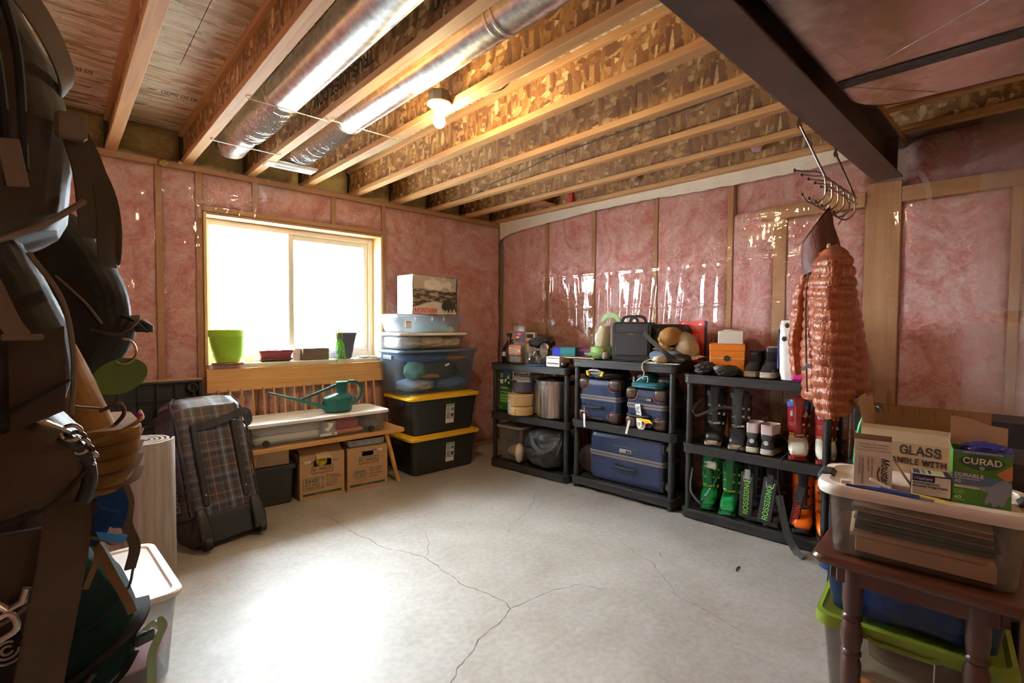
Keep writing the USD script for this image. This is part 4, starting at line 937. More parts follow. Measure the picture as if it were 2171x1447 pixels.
for k in range(6):
    x, y = rp.uniform(-.06, .06), rp.uniform(-.05, .05); hh = rp.uniform(.14, .32); tip = np.array([x * 1.9 + rp.uniform(-.03, .03), y * 1.4, hh])
    st = spline([(x, y, -.01), (x * 1.3, y * 1.2, hh * .5), tip], 6)
    pl.p('stem', tube(st, .0014, 6), 'leaf', 40)
    for i in range(3, len(st), 2):
        a = rp.uniform(0, 2 * np.pi)
        pl.p('leaf', leaf(st[i], (math.cos(a), math.sin(a), .3), rp.uniform(.035, .055), .020), 'leaf' if rp.random() > .3 else 'leaf_dry', True)
def trayset(z0, h, w0, w1, d0, d1):
    return xf(tub(w0, d0, w1, d1, h, .012, .005, rim=.003), (0, 0, z0))
solo('plant_tray', 'lower dark saucer of the two stacked trays on the sill', 'tray', xf(tub(.225, .085, .235, .09, .026, .01, .004, rim=.004), (-2.318, .052, SL)), 'ink_brown', 30)
t = Thing('bonsai_tray', 'glossy maroon tray planter in the middle of the window sill', 'planter', (-2.318, .052, SL + .006))
t.p('tray', tub(.215, .075, .25, .098, .082, .012, .005, rim=.004), 'maroon_glaze', 30)
t.p('soil', fabric(dense(slab(.232, .080, .055, .068, .01), .02), .004, 60, 2), 'soil', 40)
t.p('leaf', leaf((.03, 0, .068), (.5, -.3, .6), .03, .014), 'leaf_dry', True)
solo('white_planter', 'small white cup beside the brown box on the sill', 'planter', xf(lathe([(.026, 0), (.033, .003), (.035, .092), (.033, .094), (.030, .09), (.028, .012)], 28), (-2.146, .075, SL)), 'paper', 40)
t = Thing('wooden_planter', 'weathered dark wooden box planter on the sill', 'planter', (-2.012, .050, SL))
for q in (box(-.106, .106, -.045, -.035, 0, .094, .001), box(-.106, .106, .035, .045, 0, .094, .001), box(-.106, -.096, -.035, .035, 0, .094, .001), box(.096, .106, -.035, .035, 0, .094, .001)):
    t.p('board', q, 'weathered', False)
t.p('soil', box(-.096, .096, -.035, .035, .002, .075), 'soil', False)
t = Thing('dark_pot', 'dark square plant pot with a hanging spider plant on the sill', 'plant pot', (-1.765, .050, SL))
t.p('pot', tub(.125, .125, .185, .185, .222, .03, .005, rim=.004, steps=3), 'dark_pot', 30)
t.p('soil', fabric(dense(slab(.160, .160, .17, .20, .03), .025), .006, 50, 4), 'soil', 40)
sp = Thing('spider_plant', 'spider plant with long narrow leaves trailing out of the dark pot', 'plant', (-1.765, .050, SL + .19))
for k in range(16):
    a = rp.uniform(np.pi * .62, np.pi * 1.5); L = rp.uniform(.07, .16)
    st = spline([(-.02, -.02, 0), (-.05 + .5 * L * math.cos(a), -.05 + .4 * L * math.sin(a), .03 + rp.uniform(0, .04)), (-.06 + L * math.cos(a), -.06 + L * .7 * math.sin(a), -.02 - rp.uniform(0, .09))], 6)
    sp.p('leaf', sweep(st, np.linspace(.008, .002, len(st)), .0008, (0, 0, 1)), 'leaf_dry' if k % 3 == 0 else 'leaf', True)
for k in range(9):
    st = spline([(-.055 - .03 * rp.random(), -.09, -.02), (-.06 + rp.uniform(-.05, .03), -.115, -.10 - .02 * rp.random()), (-.055 + rp.uniform(-.07, .06), -.12, -.19 - .05 * rp.random())], 6)
    sp.p('leaf', sweep(st, np.linspace(.011, .002, len(st)), .0008, (0, 1, 0)), 'leaf', True)
for k, (dx, dz, rz, lab) in enumerate(((0, 0, 8, 'bottom printed leaflet at the right end of the sill'), (.01, .004, -14, 'middle printed leaflet of the pile on the sill'), (-.01, .008, 24, 'top printed leaflet of the pile on the sill'))):
    t = Thing('leaflet', lab, 'leaflet', (-1.545 + dx, .055, SL + .001 + dz), rz)
    t.p('page', fabric(dense(box(-.075, .075, -.045, .045, 0, .003), .03), .002, 20, k), 'paper', 40)
    t.p('picture', box(-.05, .01, -.035, .02, .0035, .0042), ('cloth_dark', 'paper_red', 'cloth_grey')[k], False)

# left of the bench: spare shelf panel, board, plaid bag, rug, bin
plain('board_wood', (0.60, 0.40, 0.20), 0.6, var=.12, vscale=4, stretch=(1, 1, 8))
solo('wood_board', 'tan wooden board leaning on the wall behind the black panel', 'board', xf(box(-3.50, -2.83, -.014, 0, 0, .905, .002), (0, -.05, 0), rx=-2.0), 'board_wood', False)
sp_ = Thing('shelf_panel', 'spare black ribbed plastic shelf panel standing behind the plaid bag', 'shelf panel', (-3.30, -.10, .0))
sp_.p('plate', box(-.45, .45, -.004, .004, 0, .90, .003), 'black_plastic', False)
for k in range(9):
    x = -.40 + .10 * k
    sp_.p('rib', box(x - .003, x + .003, -.040, -.003, .02, .88), 'black_plastic', False)
for k in range(5):
    sp_.p('cross_rib', box(-.44, .44, -.034, -.003, .10 + .17 * k, .106 + .17 * k), 'black_plastic', False)
for s in (-1, 1):
    sp_.p('edge', box(s * .44 - .010, s * .44 + .010, -.045, .004, 0, .90, .003), 'black_plastic', False)
    sp_.p('post_socket', xf(lathe([(.032, 0), (.032, .045), (.022, .045), (.020, .02)], 24), (s * .395, -.003, .855), rx=90), 'black_plastic', 40)
sp_.p('edge', box(-.45, .45, -.045, .004, .888, .902, .003), 'black_plastic', False)

def stripes(k, freq, ph):
    return {f'a{k}': ('math', {'math_type': 'multiply_add', 'value2': freq, 'value3': ph}), f'f{k}': ('math', {'math_type': 'fraction'})}
node_mat('plaid', {'tc': ('texture_coordinate', {}), 's': ('separate_xyz', {}), **stripes(1, 7.2, .3), **stripes(2, 6.4, .1),
    'r1': ('rgb_ramp', {'interpolate': False, 'ramp': [(0.0, (0.065, 0.038, 0.034)), (0.22, (0.081, 0.093, 0.136)), (0.30, (0.022, 0.019, 0.024)), (0.42, (0.093, 0.112, 0.164)), (0.52, (0.496, 0.480, 0.510)), (0.55, (0.093, 0.112, 0.164)), (0.66, (0.022, 0.019, 0.024)), (0.78, (0.068, 0.041, 0.038)), (0.92, (0.400, 0.272, 0.220)), (0.95, (0.065, 0.038, 0.034))]}),
    'r2': ('rgb_ramp', {'interpolate': False, 'ramp': [(0.0, (0.062, 0.038, 0.034)), (0.28, (0.087, 0.102, 0.143)), (0.40, (0.022, 0.019, 0.024)), (0.55, (0.081, 0.099, 0.143)), (0.62, (0.368, 0.264, 0.238)), (0.645, (0.081, 0.099, 0.143)), (0.74, (0.062, 0.038, 0.034)), (0.95, (0.336, 0.336, 0.370)), (0.97, (0.062, 0.038, 0.034))]}),
    'x': ('mix_color', {'fac': 0.5}), 'p': ('principled_bsdf', {'roughness': 0.42, 'coat_weight': .15})},
    [('tc.object', 's.vector'), ('s.x', 'a1.value1'), ('s.z', 'a2.value1'), ('a1.value', 'f1.value1'), ('a2.value', 'f2.value1'), ('f1.value', 'r1.fac'), ('f2.value', 'r2.fac'), ('r1.color', 'x.a'), ('r2.color', 'x.b'), ('x.result', 'p.base_color')])
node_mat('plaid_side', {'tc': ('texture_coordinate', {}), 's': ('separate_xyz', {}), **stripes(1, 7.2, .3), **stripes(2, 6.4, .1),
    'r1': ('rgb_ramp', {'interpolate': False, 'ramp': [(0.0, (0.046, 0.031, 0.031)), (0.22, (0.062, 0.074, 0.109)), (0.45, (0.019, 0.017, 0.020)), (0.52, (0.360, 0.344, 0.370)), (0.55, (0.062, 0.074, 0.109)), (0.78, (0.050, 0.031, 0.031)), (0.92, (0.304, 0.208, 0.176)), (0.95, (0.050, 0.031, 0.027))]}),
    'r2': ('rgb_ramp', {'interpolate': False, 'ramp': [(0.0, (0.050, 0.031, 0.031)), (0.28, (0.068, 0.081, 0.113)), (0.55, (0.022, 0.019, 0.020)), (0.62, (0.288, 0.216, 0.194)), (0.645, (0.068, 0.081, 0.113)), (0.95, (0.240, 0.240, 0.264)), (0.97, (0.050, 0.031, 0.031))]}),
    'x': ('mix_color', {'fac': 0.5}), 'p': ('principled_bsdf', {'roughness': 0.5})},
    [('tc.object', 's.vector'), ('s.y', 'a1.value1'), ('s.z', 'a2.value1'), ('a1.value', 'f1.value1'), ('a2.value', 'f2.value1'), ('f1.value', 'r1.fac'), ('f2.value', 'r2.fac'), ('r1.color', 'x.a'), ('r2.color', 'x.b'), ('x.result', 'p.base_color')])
# built upright round its own axes, then leaned: x along the face, -y towards the room, z up the bag
LEAN = 19.0
BAGA = (-2.83, -.845)
pb = UsdGeom.Xform.Define(stage, '/World/' + numbered('/World', 'plaid_roller_bag'))
PB = Thing.__new__(Thing); PB.path, PB.prim, PB.name, PB.args = str(pb.GetPath()), pb.GetPrim(), 'plaid_roller_bag', None
tag(pb.GetPrim(), 'plaid wheeled travel bag leaning against the bench end', 'travel bag')
pb.AddTranslateOp().Set(Gf.Vec3d(BAGA[0], BAGA[1], .008)); pb.AddRotateZOp().Set(14.0); pb.AddRotateXOp().Set(-LEAN)
bw, bd_, bh = .40, .27, .90
def bagring(w, d, z, r=.05, dy=0):
    q = rrect(w, d, r, 6); return np.column_stack([q[:, 0], q[:, 1] + bd_ / 2 + dy, np.full(len(q), z)])
PB.p('body', fabric(dense(loft([bagring(.36, .26, .17), bagring(.39, .29, .2), bagring(bw, bd_, .4), bagring(bw, bd_, .74), bagring(.395, .28, .82, .05, .01), bagring(.37, .22, .88, .06, .03), bagring(.30, .12, .905, .05, .05)]), .035), .007, 6, 2), 'plaid', 45)
PB.p('side_panel', fabric(dense(grid(6, 12, lambda u, v: np.column_stack([np.full_like(u, -bw / 2 - .003) - .012 * np.sin(u * np.pi) * np.sin(v * np.pi), .275 - .25 * u, .19 + .64 * v]), .004), .04), .004, 8, 5), 'plaid_side', 45)
PB.p('base', loft([bagring(.34, .24, .02), bagring(.37, .28, .03), bagring(.40, .305, .16), bagring(.385, .29, .185)]), 'black_plastic', 32)
for s in (-1, 1):
    x = s * .115
    PB.p('rail', slab(.032, .020, .235, .72, .008, .006), 'rubber', 32) if False else PB.p('rail', xf(slab(.034, .022, .235, .715, .009, .008), (x + (.0), -.012, 0)), 'black_plastic', 32)
    PB.p('rail_screw', rod((x, -.024, .30), (x, -.026, .30), .005, 8), 'galvanised', False)
    PB.p('rail_screw', rod((x, -.024, .52), (x, -.026, .52), .005, 8), 'rubber', False)
    xw = s * .155
    PB.p('wheel_housing', loft([np.column_stack([xw + q[:, 0], q[:, 1] - .004, np.full(len(q), z)]) for z, q in ((.035, rrect(.075, .09, .02)), (.10, rrect(.078, .10, .02)), (.19, rrect(.066, .07, .02)), (.225, rrect(.05, .04, .015)))]), 'black_plastic', 32)
    PB.p('wheel', rod((xw - .018, -.028, .035), (xw + .018, -.028, .035), .037, 22), 'rubber', 40)
PB.p('strap', fabric(dense(sweep(spline([(-.13, -.006, .70), (-.02, -.02, .705), (.10, -.03, .735), (.165, -.035, .755), (.215, -.01, .745), (.235, .03, .70), (.215, .05, .68)], 6), .045, .004, (0, -1, 0)), .03), .002, 20, 1), 'cloth_dark', 40)
PB.p('zip_flap', tube(spline([(-.185, .0, .20), (-.195, .0, .5), (-.195, .01, .74), (-.19, .06, .85), (-.15, .10, .90)], 6), .008, 8), 'cloth_dark', 40)
PB.p('zip_flap', tube(spline([(.185, .0, .20), (.198, .0, .5), (.198, .01, .74), (.19, .06, .85), (.15, .10, .90)], 6), .006, 8), 'cloth_dark', 40)
plain('tan_print', (0.36, 0.28, 0.17), .7)
PB.p('print', text('DAKINE', .060, (-bw / 2 - .019, .075, .235), (0, 0, 1), (0, 1, 0), .001, sx=.85), 'tan_print', False)

plain('rug_back', (0.28, 0.235, 0.20), 0.95, col2=(0.47, 0.42, 0.375), vscale=30, stretch=(1, 1, .08), bump=.5, bscale=200, bdist=.004)
ru = Thing('rolled_rug', 'rolled beige rug standing on end beside the plaid bag', 'rug', (-3.275, -.985, 0))
th = np.linspace(0, 2 * np.pi * 5.0, 240); rr = .03 + (.142 - .03) * th / th[-1]
po, pi_ = np.column_stack([rr * np.cos(th), rr * np.sin(th)]), np.column_stack([(rr - .012) * np.cos(th), (rr - .012) * np.sin(th)])
from shapely.geometry import Polygon as _P
vv_ = np.vstack([po, pi_[::-1]]); n_ = len(po); i_ = np.arange(n_ - 1)
V_ = np.vstack([np.column_stack([po, np.zeros(n_)]), np.column_stack([pi_, np.zeros(n_)]), np.column_stack([po, np.full(n_, .70)]), np.column_stack([pi_, np.full(n_, .70)])])
def qd(a, b, c, d): return [np.stack([a, b, c], 1), np.stack([a, c, d], 1)]
F_ = np.vstack(qd(i_, i_ + 1, i_ + 1 + 2 * n_, i_ + 2 * n_) + qd(i_ + n_ + 1, i_ + n_, i_ + 3 * n_, i_ + 3 * n_ + 1) + qd(i_ + 2 * n_, i_ + 1 + 2 * n_, i_ + 1 + 3 * n_, i_ + 3 * n_) + qd(i_ + 1, i_, i_ + n_, i_ + 1 + n_))
ru.p('roll', (V_, F_), 'rug_back', 40)

fb = Thing('lidded_bin', 'clear bin with a white lid on the floor below the green backpack', 'storage bin', (-3.475, -1.70, 0), 3)
clear_bin(fb, .385, .53, .315, 'bin_milky', 'lid_white', .88, .04, .014)
fb.p('handle', box(.185, .200, -.06, .06, .262, .286, .003), 'lid_white', False)
E0 = np.array([-3.475, -1.70, 0])
for nm, lab, c, sz, mt, sd in (('pink_toy', 'pink bundle at the bottom of the bin below the green backpack', (.07, -.08, .075), (.2, .26, .12), 'toy_pink', 1), ('red_toy', 'red bundle in the bin below the green backpack', (-.06, -.05, .085), (.18, .36, .13), 'toy_red', 2), ('pale_cloth', 'pale cloth filling the upper half of the bin below the green backpack', (0, .02, .20), (.28, .40, .12), 'cloth_white', 3)):
    if sd == 1: plain('toy_pink', (0.80, 0.35, 0.45), .5); plain('toy_red', (0.70, 0.12, 0.10), .5)
    solo(nm, lab, 'contents', blob(E0 + np.array(c), *sz, .14, 3, sd + 20, 3), mt, 50)

# ================================================================ THE THREE BLACK SHELVES AND WHAT STANDS ON THEM
SH = {1: (-.67, -.61, 7.4), 2: (-.56, -1.485, 5.0), 3: (-.49, -2.405, 4.6)}
def S(k, u, v, z):
    x, y, a = SH[k]; a = math.radians(a)
    return (x + u * math.sin(a) + v * math.cos(a), y - u * math.cos(a) + v * math.sin(a), z)
def SR(k): return SH[k][2] - 90.0
TOPZ = {1: (.945, .50, .065), 2: (1.025, .545, .09), 3: (.972, .505, .068)}
def shelf(k, label, w, d=.40, foot=0.0, bow=0.0):
    x, y, a = SH[k]
    t = Thing('shelving_unit', label, 'shelf', (x, y, 0), a - 90.0, 'black plastic shelving units')
    def tier(z):
        q = rrect(w, d, .045, 6); q[:, 0] += w / 2; q[:, 1] += d / 2
        if bow:
            f_ = q[:, 1] < d * .3; q[f_, 1] -= bow * np.sin(np.clip(q[f_, 0] / w, 0, 1) * np.pi)
        c = np.array([w / 2, d / 2]); sc = lambda e: c + (q - c) * np.array([1 - 2 * e / w, 1 - 2 * e / d])
        return loft([ring(sc(.006), z - .060), ring(sc(.002), z - .058), ring(sc(.002), z - .018), ring(sc(0), z - .016), ring(sc(0), z - .003), ring(sc(.003), z), ring(sc(.016), z), ring(sc(.018), z - .006)])
    for z in TOPZ[k]:
        t.p('tier', tier(z), 'black_plastic', 30)
        for px in (.04, w - .04):
            for py in (.04, d - .04):
                if px < w / 2 or True:
                    t.p('collar', xf(lathe([(.026, -.064), (.029, -.062), (.029, -.050), (.026, -.048)], 16), (px, py, z)), 'black_plastic', 40)
    zs = sorted(TOPZ[k])
    for px in (.040, w - .040):
        for py in (.040, d - .040):
            for a_, b_ in ((zs[0] - .006, zs[1] - .055), (zs[1] - .006, zs[2] - .055)):
                t.p('post', rod((px, py, a_), (px, py, b_), .0215, 18), 'black_plastic', 40)
            t.p('foot', rod((px, py, 0), (px, py, zs[0] - .05), .024, 14), 'black_plastic', 40)
    for px in np.arange(.12, w - .1, .055):
        t.p('slot', box(px, px + .02, .07, .12, zs[0] - .0065, zs[0] - .0055), 'ink', False)
    return t
shelf(1, 'left black plastic shelving unit in the corner, with the silver cooker', .86, .40, bow=.02)
shelf(2, 'middle black plastic shelving unit, with the blue suitcases', .875, .40, foot=.03)
shelf(3, 'right black plastic shelving unit, full of ski boots', .875, .40)

# ---- left unit, top
plain('amber_glass', (0.022, 0.009, 0.005), 0.12, spec=.5, coat=.2)
t = Thing('growler_bottle', 'dark brown glass growler at the corner end of the left shelf', 'bottle', S(1, .075, .19, .947), SR(1))
t.p('bottle', lathe([(.060, 0), (.070, .004), (.074, .03), (.074, .10), (.066, .13), (.045, .16), (.026, .185), (.020, .20), (.020, .23), (.024, .232), (.024, .242), (.019, .243)], 32), 'amber_glass', 40)
t.p('cap', lathe([(.023, .240), (.0245, .243), (.0245, .262), (.021, .266)], 24), 'rubber', 40)
t.p('ring_handle', tube(spline([(.022, 0, .20), (.048, 0, .205), (.05, 0, .18), (.04, 0, .168)], 5), .005, 8), 'amber_glass', 40)
t.p('emblem', lathe([(.001, 0), (.02, 0), (.02, .001)], 20) if False else xf(poly([(-.022, -.02), (.022, -.02), (.022, .012), (0, .024), (-.022, .012)], .0015), (0, -.0765, .075), rx=90), 'label_grey', False)
plain('bag_film', (0.55, 0.48, 0.44), 0.15, coat=.5)
clear('zip_film', (0.94, 0.93, 0.92), (0.85, 0.80, 0.78), milk=.18, rough=.08, bump=.3, bscale=(60, 60, 60))
plain('purple', (0.13, 0.03, 0.20), .4); plain('orange_print', (0.80, 0.20, 0.06), .5); plain('grey_brown', (0.26, 0.22, 0.21), .6, var=.2, vscale=40)
t = Thing('food_pouch', 'clear hanging pouch with an orange and grey label in front of the growler', 'pouch', S(1, .265, .06, .947), SR(1) + 4)
t.p('pouch', fabric(dense(slab(.145, .05, 0, .175, .02, .015, w1=.14, d1=.02), .02), .006, 25, 4), 'zip_film', 40)
t.p('contents', fabric(dense(slab(.125, .036, .004, .075, .015, .012), .02), .006, 40, 5), 'grey_brown', 40)
for z0, z1, m_ in ((.150, .162, 'orange_print'), (.080, .145, 'label_grey')):
    t.p('label_band', box(-.062, .03, -.028, -.027, z0, z1), m_, False)
for k in range(6):
    t.p('label_line', box(-.058, .022 - .008 * (k % 3), -.0288, -.028, .086 + .009 * k, .090 + .009 * k), 'orange_print', False)
t.p('label_panel', box(.032, .068, -.028, -.027, .08, .16), 'orange_print', False); t.p('label_patch', box(.036, .064, -.0288, -.028, .10, .128), 'paper', False)
t = Thing('snack_pouch', 'clear pouch with a purple label standing behind the orange labelled pouch', 'pouch', S(1, .255, .12, .947), SR(1) + 3)
t.p('pouch', fabric(dense(slab(.135, .04, 0, .34, .02, .015, w1=.13, d1=.012), .025), .006, 25, 7), 'zip_film', 40)
t.p('label', box(-.04, .05, -.017, -.0155, .20, .285), 'purple', False); t.p('label_spot', xf(poly([(.025 * math.cos(a), .014 * math.sin(a)) for a in np.linspace(0, 6.2, 16)], .0008), (.005, -.0172, .262), rx=90), 'orange_print', False)
t.p('label_spot', xf(poly([(.022 * math.cos(a), .010 * math.sin(a)) for a in np.linspace(0, 6.2, 16)], .0008), (-.01, -.0172, .232), rx=90), 'tote_yellow', False)
t = Thing('cardboard_box', 'brown open cardboard box against the wall on the left shelf', 'box', S(1, .245, .31, .947), SR(1))
carton(t, .23, .13, .26, 'card_dark', top=False)
t.p('flap', xf(box(-.11, .11, 0, .004, 0, .11), (0, .061, .26), rx=-12), 'card_dark', False)
t.p('flap', xf(box(-.06, .0, 0, .004, 0, .105), (-.112, -.055, .26), rz=80, rx=-14), 'card_dark', False)
t = Thing('product_carton', 'small white and black product carton beside the purple labelled pouch', 'box', S(1, .315, .21, .947), SR(1) + 20)
t.p('carton', box(-.045, .045, -.035, .035, 0, .275, .002), 'paper', False); t.p('window', box(-.03, .03, -.036, -.0345, .225, .262), 'ink', False); t.p('orange_panel', box(-.045, .045, -.0358, -.0345, .17, .20), 'orange_print', False)
t.p('top_window', box(-.028, .022, -.02, .02, .2748, .2758), 'ink', False)
solo('black_cables', 'tangle of black cables and straps above the bowl', 'cable tangle', fabric(dense(blob(S(1, .45, .19, 1.135), .24, .19, .10, .3, 3, 8, 4), .02), .014, 25, 3), 'cloth_dark', 40)
solo('cable_box', 'low brown box under the tangle of black cables', 'box', xf(box(-.11, .11, -.07, .07, 0, .14, .002), S(1, .46, .24, .947), rz=SR(1)), 'card_dark', False)
t = Thing('ring_bowl', 'clear plastic bowl of canning rings on the left shelf', 'bowl', S(1, .49, .10, .956), SR(1))
t.p('bowl', lathe([(.085, 0), (.092, .003), (.105, .04), (.118, .095), (.124, .098), (.124, .104), (.114, .102), (.100, .04), (.085, .006)], 36), 'bin_clear', 40)
solo('round_cover', 'blue round lid under the clear bowl of canning rings', 'bowl lid', xf(lathe([(.11, 0), (.132, .001), (.134, .007), (.125, .0085)], 36), S(1, .49, .10, .947)), 'label_blue', 40)
plain('brass', (0.70, 0.58, 0.38), 0.25, 1.0)
rk = np.random.default_rng(4)
rings = [(-.05, -.05, .03), (.02, -.07, .035), (.06, -.03, .03), (-.02, .02, .05), (-.06, .0, .075), (.0, -.05, .08), (.05, .01, .085), (.07, -.05, .1), (-.03, -.06, .105), (.02, -.02, .125), (.055, -.02, .14)]
RING = [f'{q} canning ring in the clear plastic bowl' for q in ('lowest left brass', 'lowest front silver', 'lowest right silver', 'silver ring at the back, a', 'brass left', 'front silver', 'silver right', 'brass right front', 'upper front silver', 'topmost silver', 'topmost brass')]
RING[3] = 'silver canning ring at the back of the clear plastic bowl'
for k, (dx, dy, dz) in enumerate(rings):
    c = S(1, .49 + dx, .10 + dy + .02, .958 + dz)
    m = xf(lathe([(.033, 0), (.0355, .001), (.0355, .014), (.031, .015), (.031, .013), (.034, .012), (.0335, .002), (.033, .001)], 24), c, rx=rk.uniform(20, 75), rz=rk.uniform(0, 360))
    solo('canning_ring', RING[k], 'canning ring', m, 'brass' if k % 3 == 0 else 'galvanised', 40, group='canning rings in the clear bowl')
t = Thing('label_box', 'small white box with two dark printed lines at the front of the left shelf', 'box', S(1, .70, .045, .947), SR(1) + 2)
t.p('carton', box(-.065, .065, -.04, .05, 0, .085, .002), 'paper', False)
for z, n in ((.068, 15), (.022, 15)):
    t.p('printed_row', cat(*[box(-.055 + .0075 * k, -.050 + .0075 * k, -.0408, -.0399, z, z + (.006 if z > .05 else .011)) for k in range(n)]), 'ink', False, kind='stuff')
def wrap_box(label, loc, rz, L, c1, c2, txt, upside=False):
    t = Thing('wrap_box', label, 'box', loc, rz)
    t.p('carton', box(-L / 2, L / 2, -.03, .03, 0, .072, .002), c1, False)
    t.p('colour_band', box(-L / 2 - .0006, -L / 2 + .07, -.0306, .0306, .0006, .0726), c2, False)
    x0 = -L / 2 + .08
    for k, s in enumerate(txt):
        t.p('print', text(s, .017, (x0 + (L * .55 if upside else 0), -.0308, .045 - .026 * k + (.012 if upside else 0)), (-1 if upside else 1, 0, 0), (0, 0, -1 if upside else 1), .0006), 'red_plastic' if k == 0 else 'paper', False)
    return t
plain('teal_card', (0.02, 0.22, 0.25), .45); plain('blue_card', (0.02, 0.05, 0.50), .45); plain('indigo_card', (0.035, 0.035, 0.14), .45)
wrap_box('blue and teal food wrap box end-on at the front of the left shelf', S(1, .735, .13, 1.033), SR(1) + 14, .20, 'teal_card', 'blue_card', ('', )[:0])
wrap_box('long indigo paper roll box lying behind the teal one, print upside down', S(1, .895, .21, 1.033), SR(1) + 10, .34, 'indigo_card', 'teal_card', ('Freezer Paper', 'Reynolds')[::1], True)
solo('stack_board', 'flat brown board under the food wrap boxes', 'board', xf(box(-.22, .20, -.09, .14, 0, .010), S(1, .85, .16, 1.022), rz=SR(1)), 'card', False)
solo('board_block', 'dark box carrying the brown board on the left shelf', 'box', xf(box(-.06, .10, .0, .12, 0, .073), S(1, .83, .15, .947), rz=SR(1)), 'card_dark', False)
solo('black_camera_case', 'small glossy black pouch at the right end of the left shelf', 'pouch', blob(S(1, .80, .04, .972), .075, .06, .05, .25, 3, 3, 3), 'amber_glass', True)

# ---- left unit, middle
plain('fs_green', (0.03, 0.17, 0.05), .5); plain('fs_white', (0.78, 0.74, 0.70), .5); plain('lime_print', (0.22, 0.55, 0.05), .5)
t = Thing('sealer_carton', 'green and white appliance carton lettered FoodSaver on the left shelf', 'box', S(1, .205, .21, .502), SR(1) - 2)
w, d, h = .37, .20, .385
t.p('carton', box(-w / 2, w / 2, -d / 2, d / 2, 0, h, .002), 'fs_white', False)
t = t; Y = -d / 2 - .0006
t.p('green_side', box(-w / 2 - .0008, -w / 2 + .165, Y, Y + .0008, .001, h - .001), 'fs_green', False)
for x0, x1, z0, z1, m_ in ((-.17, -.135, .30, .345, 'paper'), (-.09, -.055, .295, .335, 'paper'), (-.172, -.135, .245, .285, 'paper'), (-.115, -.085, .26, .29, 'paper'), (-.09, -.055, .24, .28, 'paper'), (-.165, -.15, .200, .215, 'paper'), (-.14, -.125, .200, .215, 'paper'), (-.115, -.10, .2, .215, 'paper'), (-.09, -.075, .2, .215, 'paper'), (-.175, -.06, .128, .150, 'lime_print'), (-.175, -.06, .10, .122, 'lime_print'), (-.175, -.06, .075, .094, 'lime_print'), (-.06, -.035, .015, .035, 'paper'), (-.175, -.16, .015, .03, 'lime_print')):
    t.p('printed_panel', box(x0, x1, Y - .0008, Y, z0, z1), m_, False)
t.p('printed_panel', poly([(-.13, .385), (-.02, .385), (-.03, .345), (-.045, .34), (-.05, .36), (-.075, .315), (-.11, .305), (-.125, .33)], .0008, (0, Y - .0008, 0), (1, 0, 0), (0, 0, 1)), 'label_blue', False)
t.p('print', text('Vacuum Sealing System', .0085, (-.172, Y - .001, .165), (1, 0, 0), (0, 0, 1), .0006), 'paper', False)
t.p('print', text('FoodSaver', .034, (.035, Y - .001, .325), (1, 0, 0), (0, 0, 1), .0006), 'ink', False)
t.p('shield', poly([(0, .02), (.014, .026), (.028, .02), (.026, 0), (.014, -.014), (.002, 0)], .0006, (.0, Y - .001, .335), (1, 0, 0), (0, 0, 1)), 'fs_green', False)
plain('bamboo', (0.70, 0.50, 0.24), .6, var=.1, vscale=30, stretch=(1, 1, .2))
t = Thing('bamboo_steamer', 'round bamboo steamer with a paper label in front of the silver cooker', 'steamer', S(1, .31, .075, .502), SR(1))
for z in (0, .082):
    t.p('tier', lathe([(.110, z), (.116, z + .002), (.116, z + .076), (.110, z + .078)], 40), 'bamboo', 40)
t.p('lid', lathe([(.112, .160), (.118, .162), (.118, .178), (.05, .192), (.001, .195)], 40), 'bamboo', 40)
t.p('label', grid(10, 4, lambda u, v: np.column_stack([.1168 * np.sin(-.9 + .75 * u), -.1168 * np.cos(-.9 + .75 * u), .02 + .11 * v]), .0005), 'paper', 40)
for k in range(7):
    t.p('print_line', grid(8, 2, lambda u, v: np.column_stack([.1172 * np.sin(-.85 + .6 * u), -.1172 * np.cos(-.85 + .6 * u), .035 + .012 * k + .004 * v]), .0004), 'grey_brown', 40)
for k in range(5):
    z = .02 + .03 * k; a = .25 + .02 * (k % 2)
    t.p('binding', xf(cat(rod((-.008, 0, -.008), (.008, 0, .008), .0012, 6), rod((-.008, 0, .008), (.008, 0, -.008), .0012, 6)), (.117 * math.sin(a), -.117 * math.cos(a), z), rz=math.degrees(a)), 'card_dark', 40)
t = Thing('dark_pot_pan', 'dark grey cooking pot standing on the bamboo steamer', 'pot', S(1, .325, .09, .699), SR(1))
t.p('pot', lathe([(.085, 0), (.095, .004), (.100, .09), (.103, .092), (.098, .094), (.092, .01)], 36), 'dark_pot', 40)
t.p('handle', tube(spline([(-.10, -.02, .07), (-.155, -.03, .09), (-.175, -.02, .06), (-.15, 0, .03)], 5), .008, 10), 'rubber', 40)
plain('brushed_steel', (0.68, 0.67, 0.65), 0.27, 1.0, var=.08, vscale=20, stretch=(1, 1, .05), rvar=.06)
t = Thing('pressure_canner', 'tall silver pressure canner with a domed lid on the left shelf', 'cooker', S(1, .61, .16, .502), SR(1))
t.p('pot', lathe([(.135, 0), (.147, .006), (.151, .02), (.151, .285), (.156, .288), (.156, .296)], 56), 'brushed_steel', 40)
t.p('lid', lathe([(.158, .294), (.160, .298), (.160, .318), (.152, .326), (.10, .340), (.04, .347), (.001, .348)], 56), 'brushed_steel', 40)
t.p('gauge', cat(xf(lathe([(.03, -.008), (.034, -.006), (.034, .006), (.03, .008)], 24), (.03, .02, .398), rx=75), rod((.03, .02, .345), (.03, .02, .37), .006, 8)), 'dark_pot', 40)
t.p('weight_valve', lathe([(.007, .345), (.007, .362), (.012, .365), (.013, .38), (.006, .392)], 16), 'brushed_steel', 40)
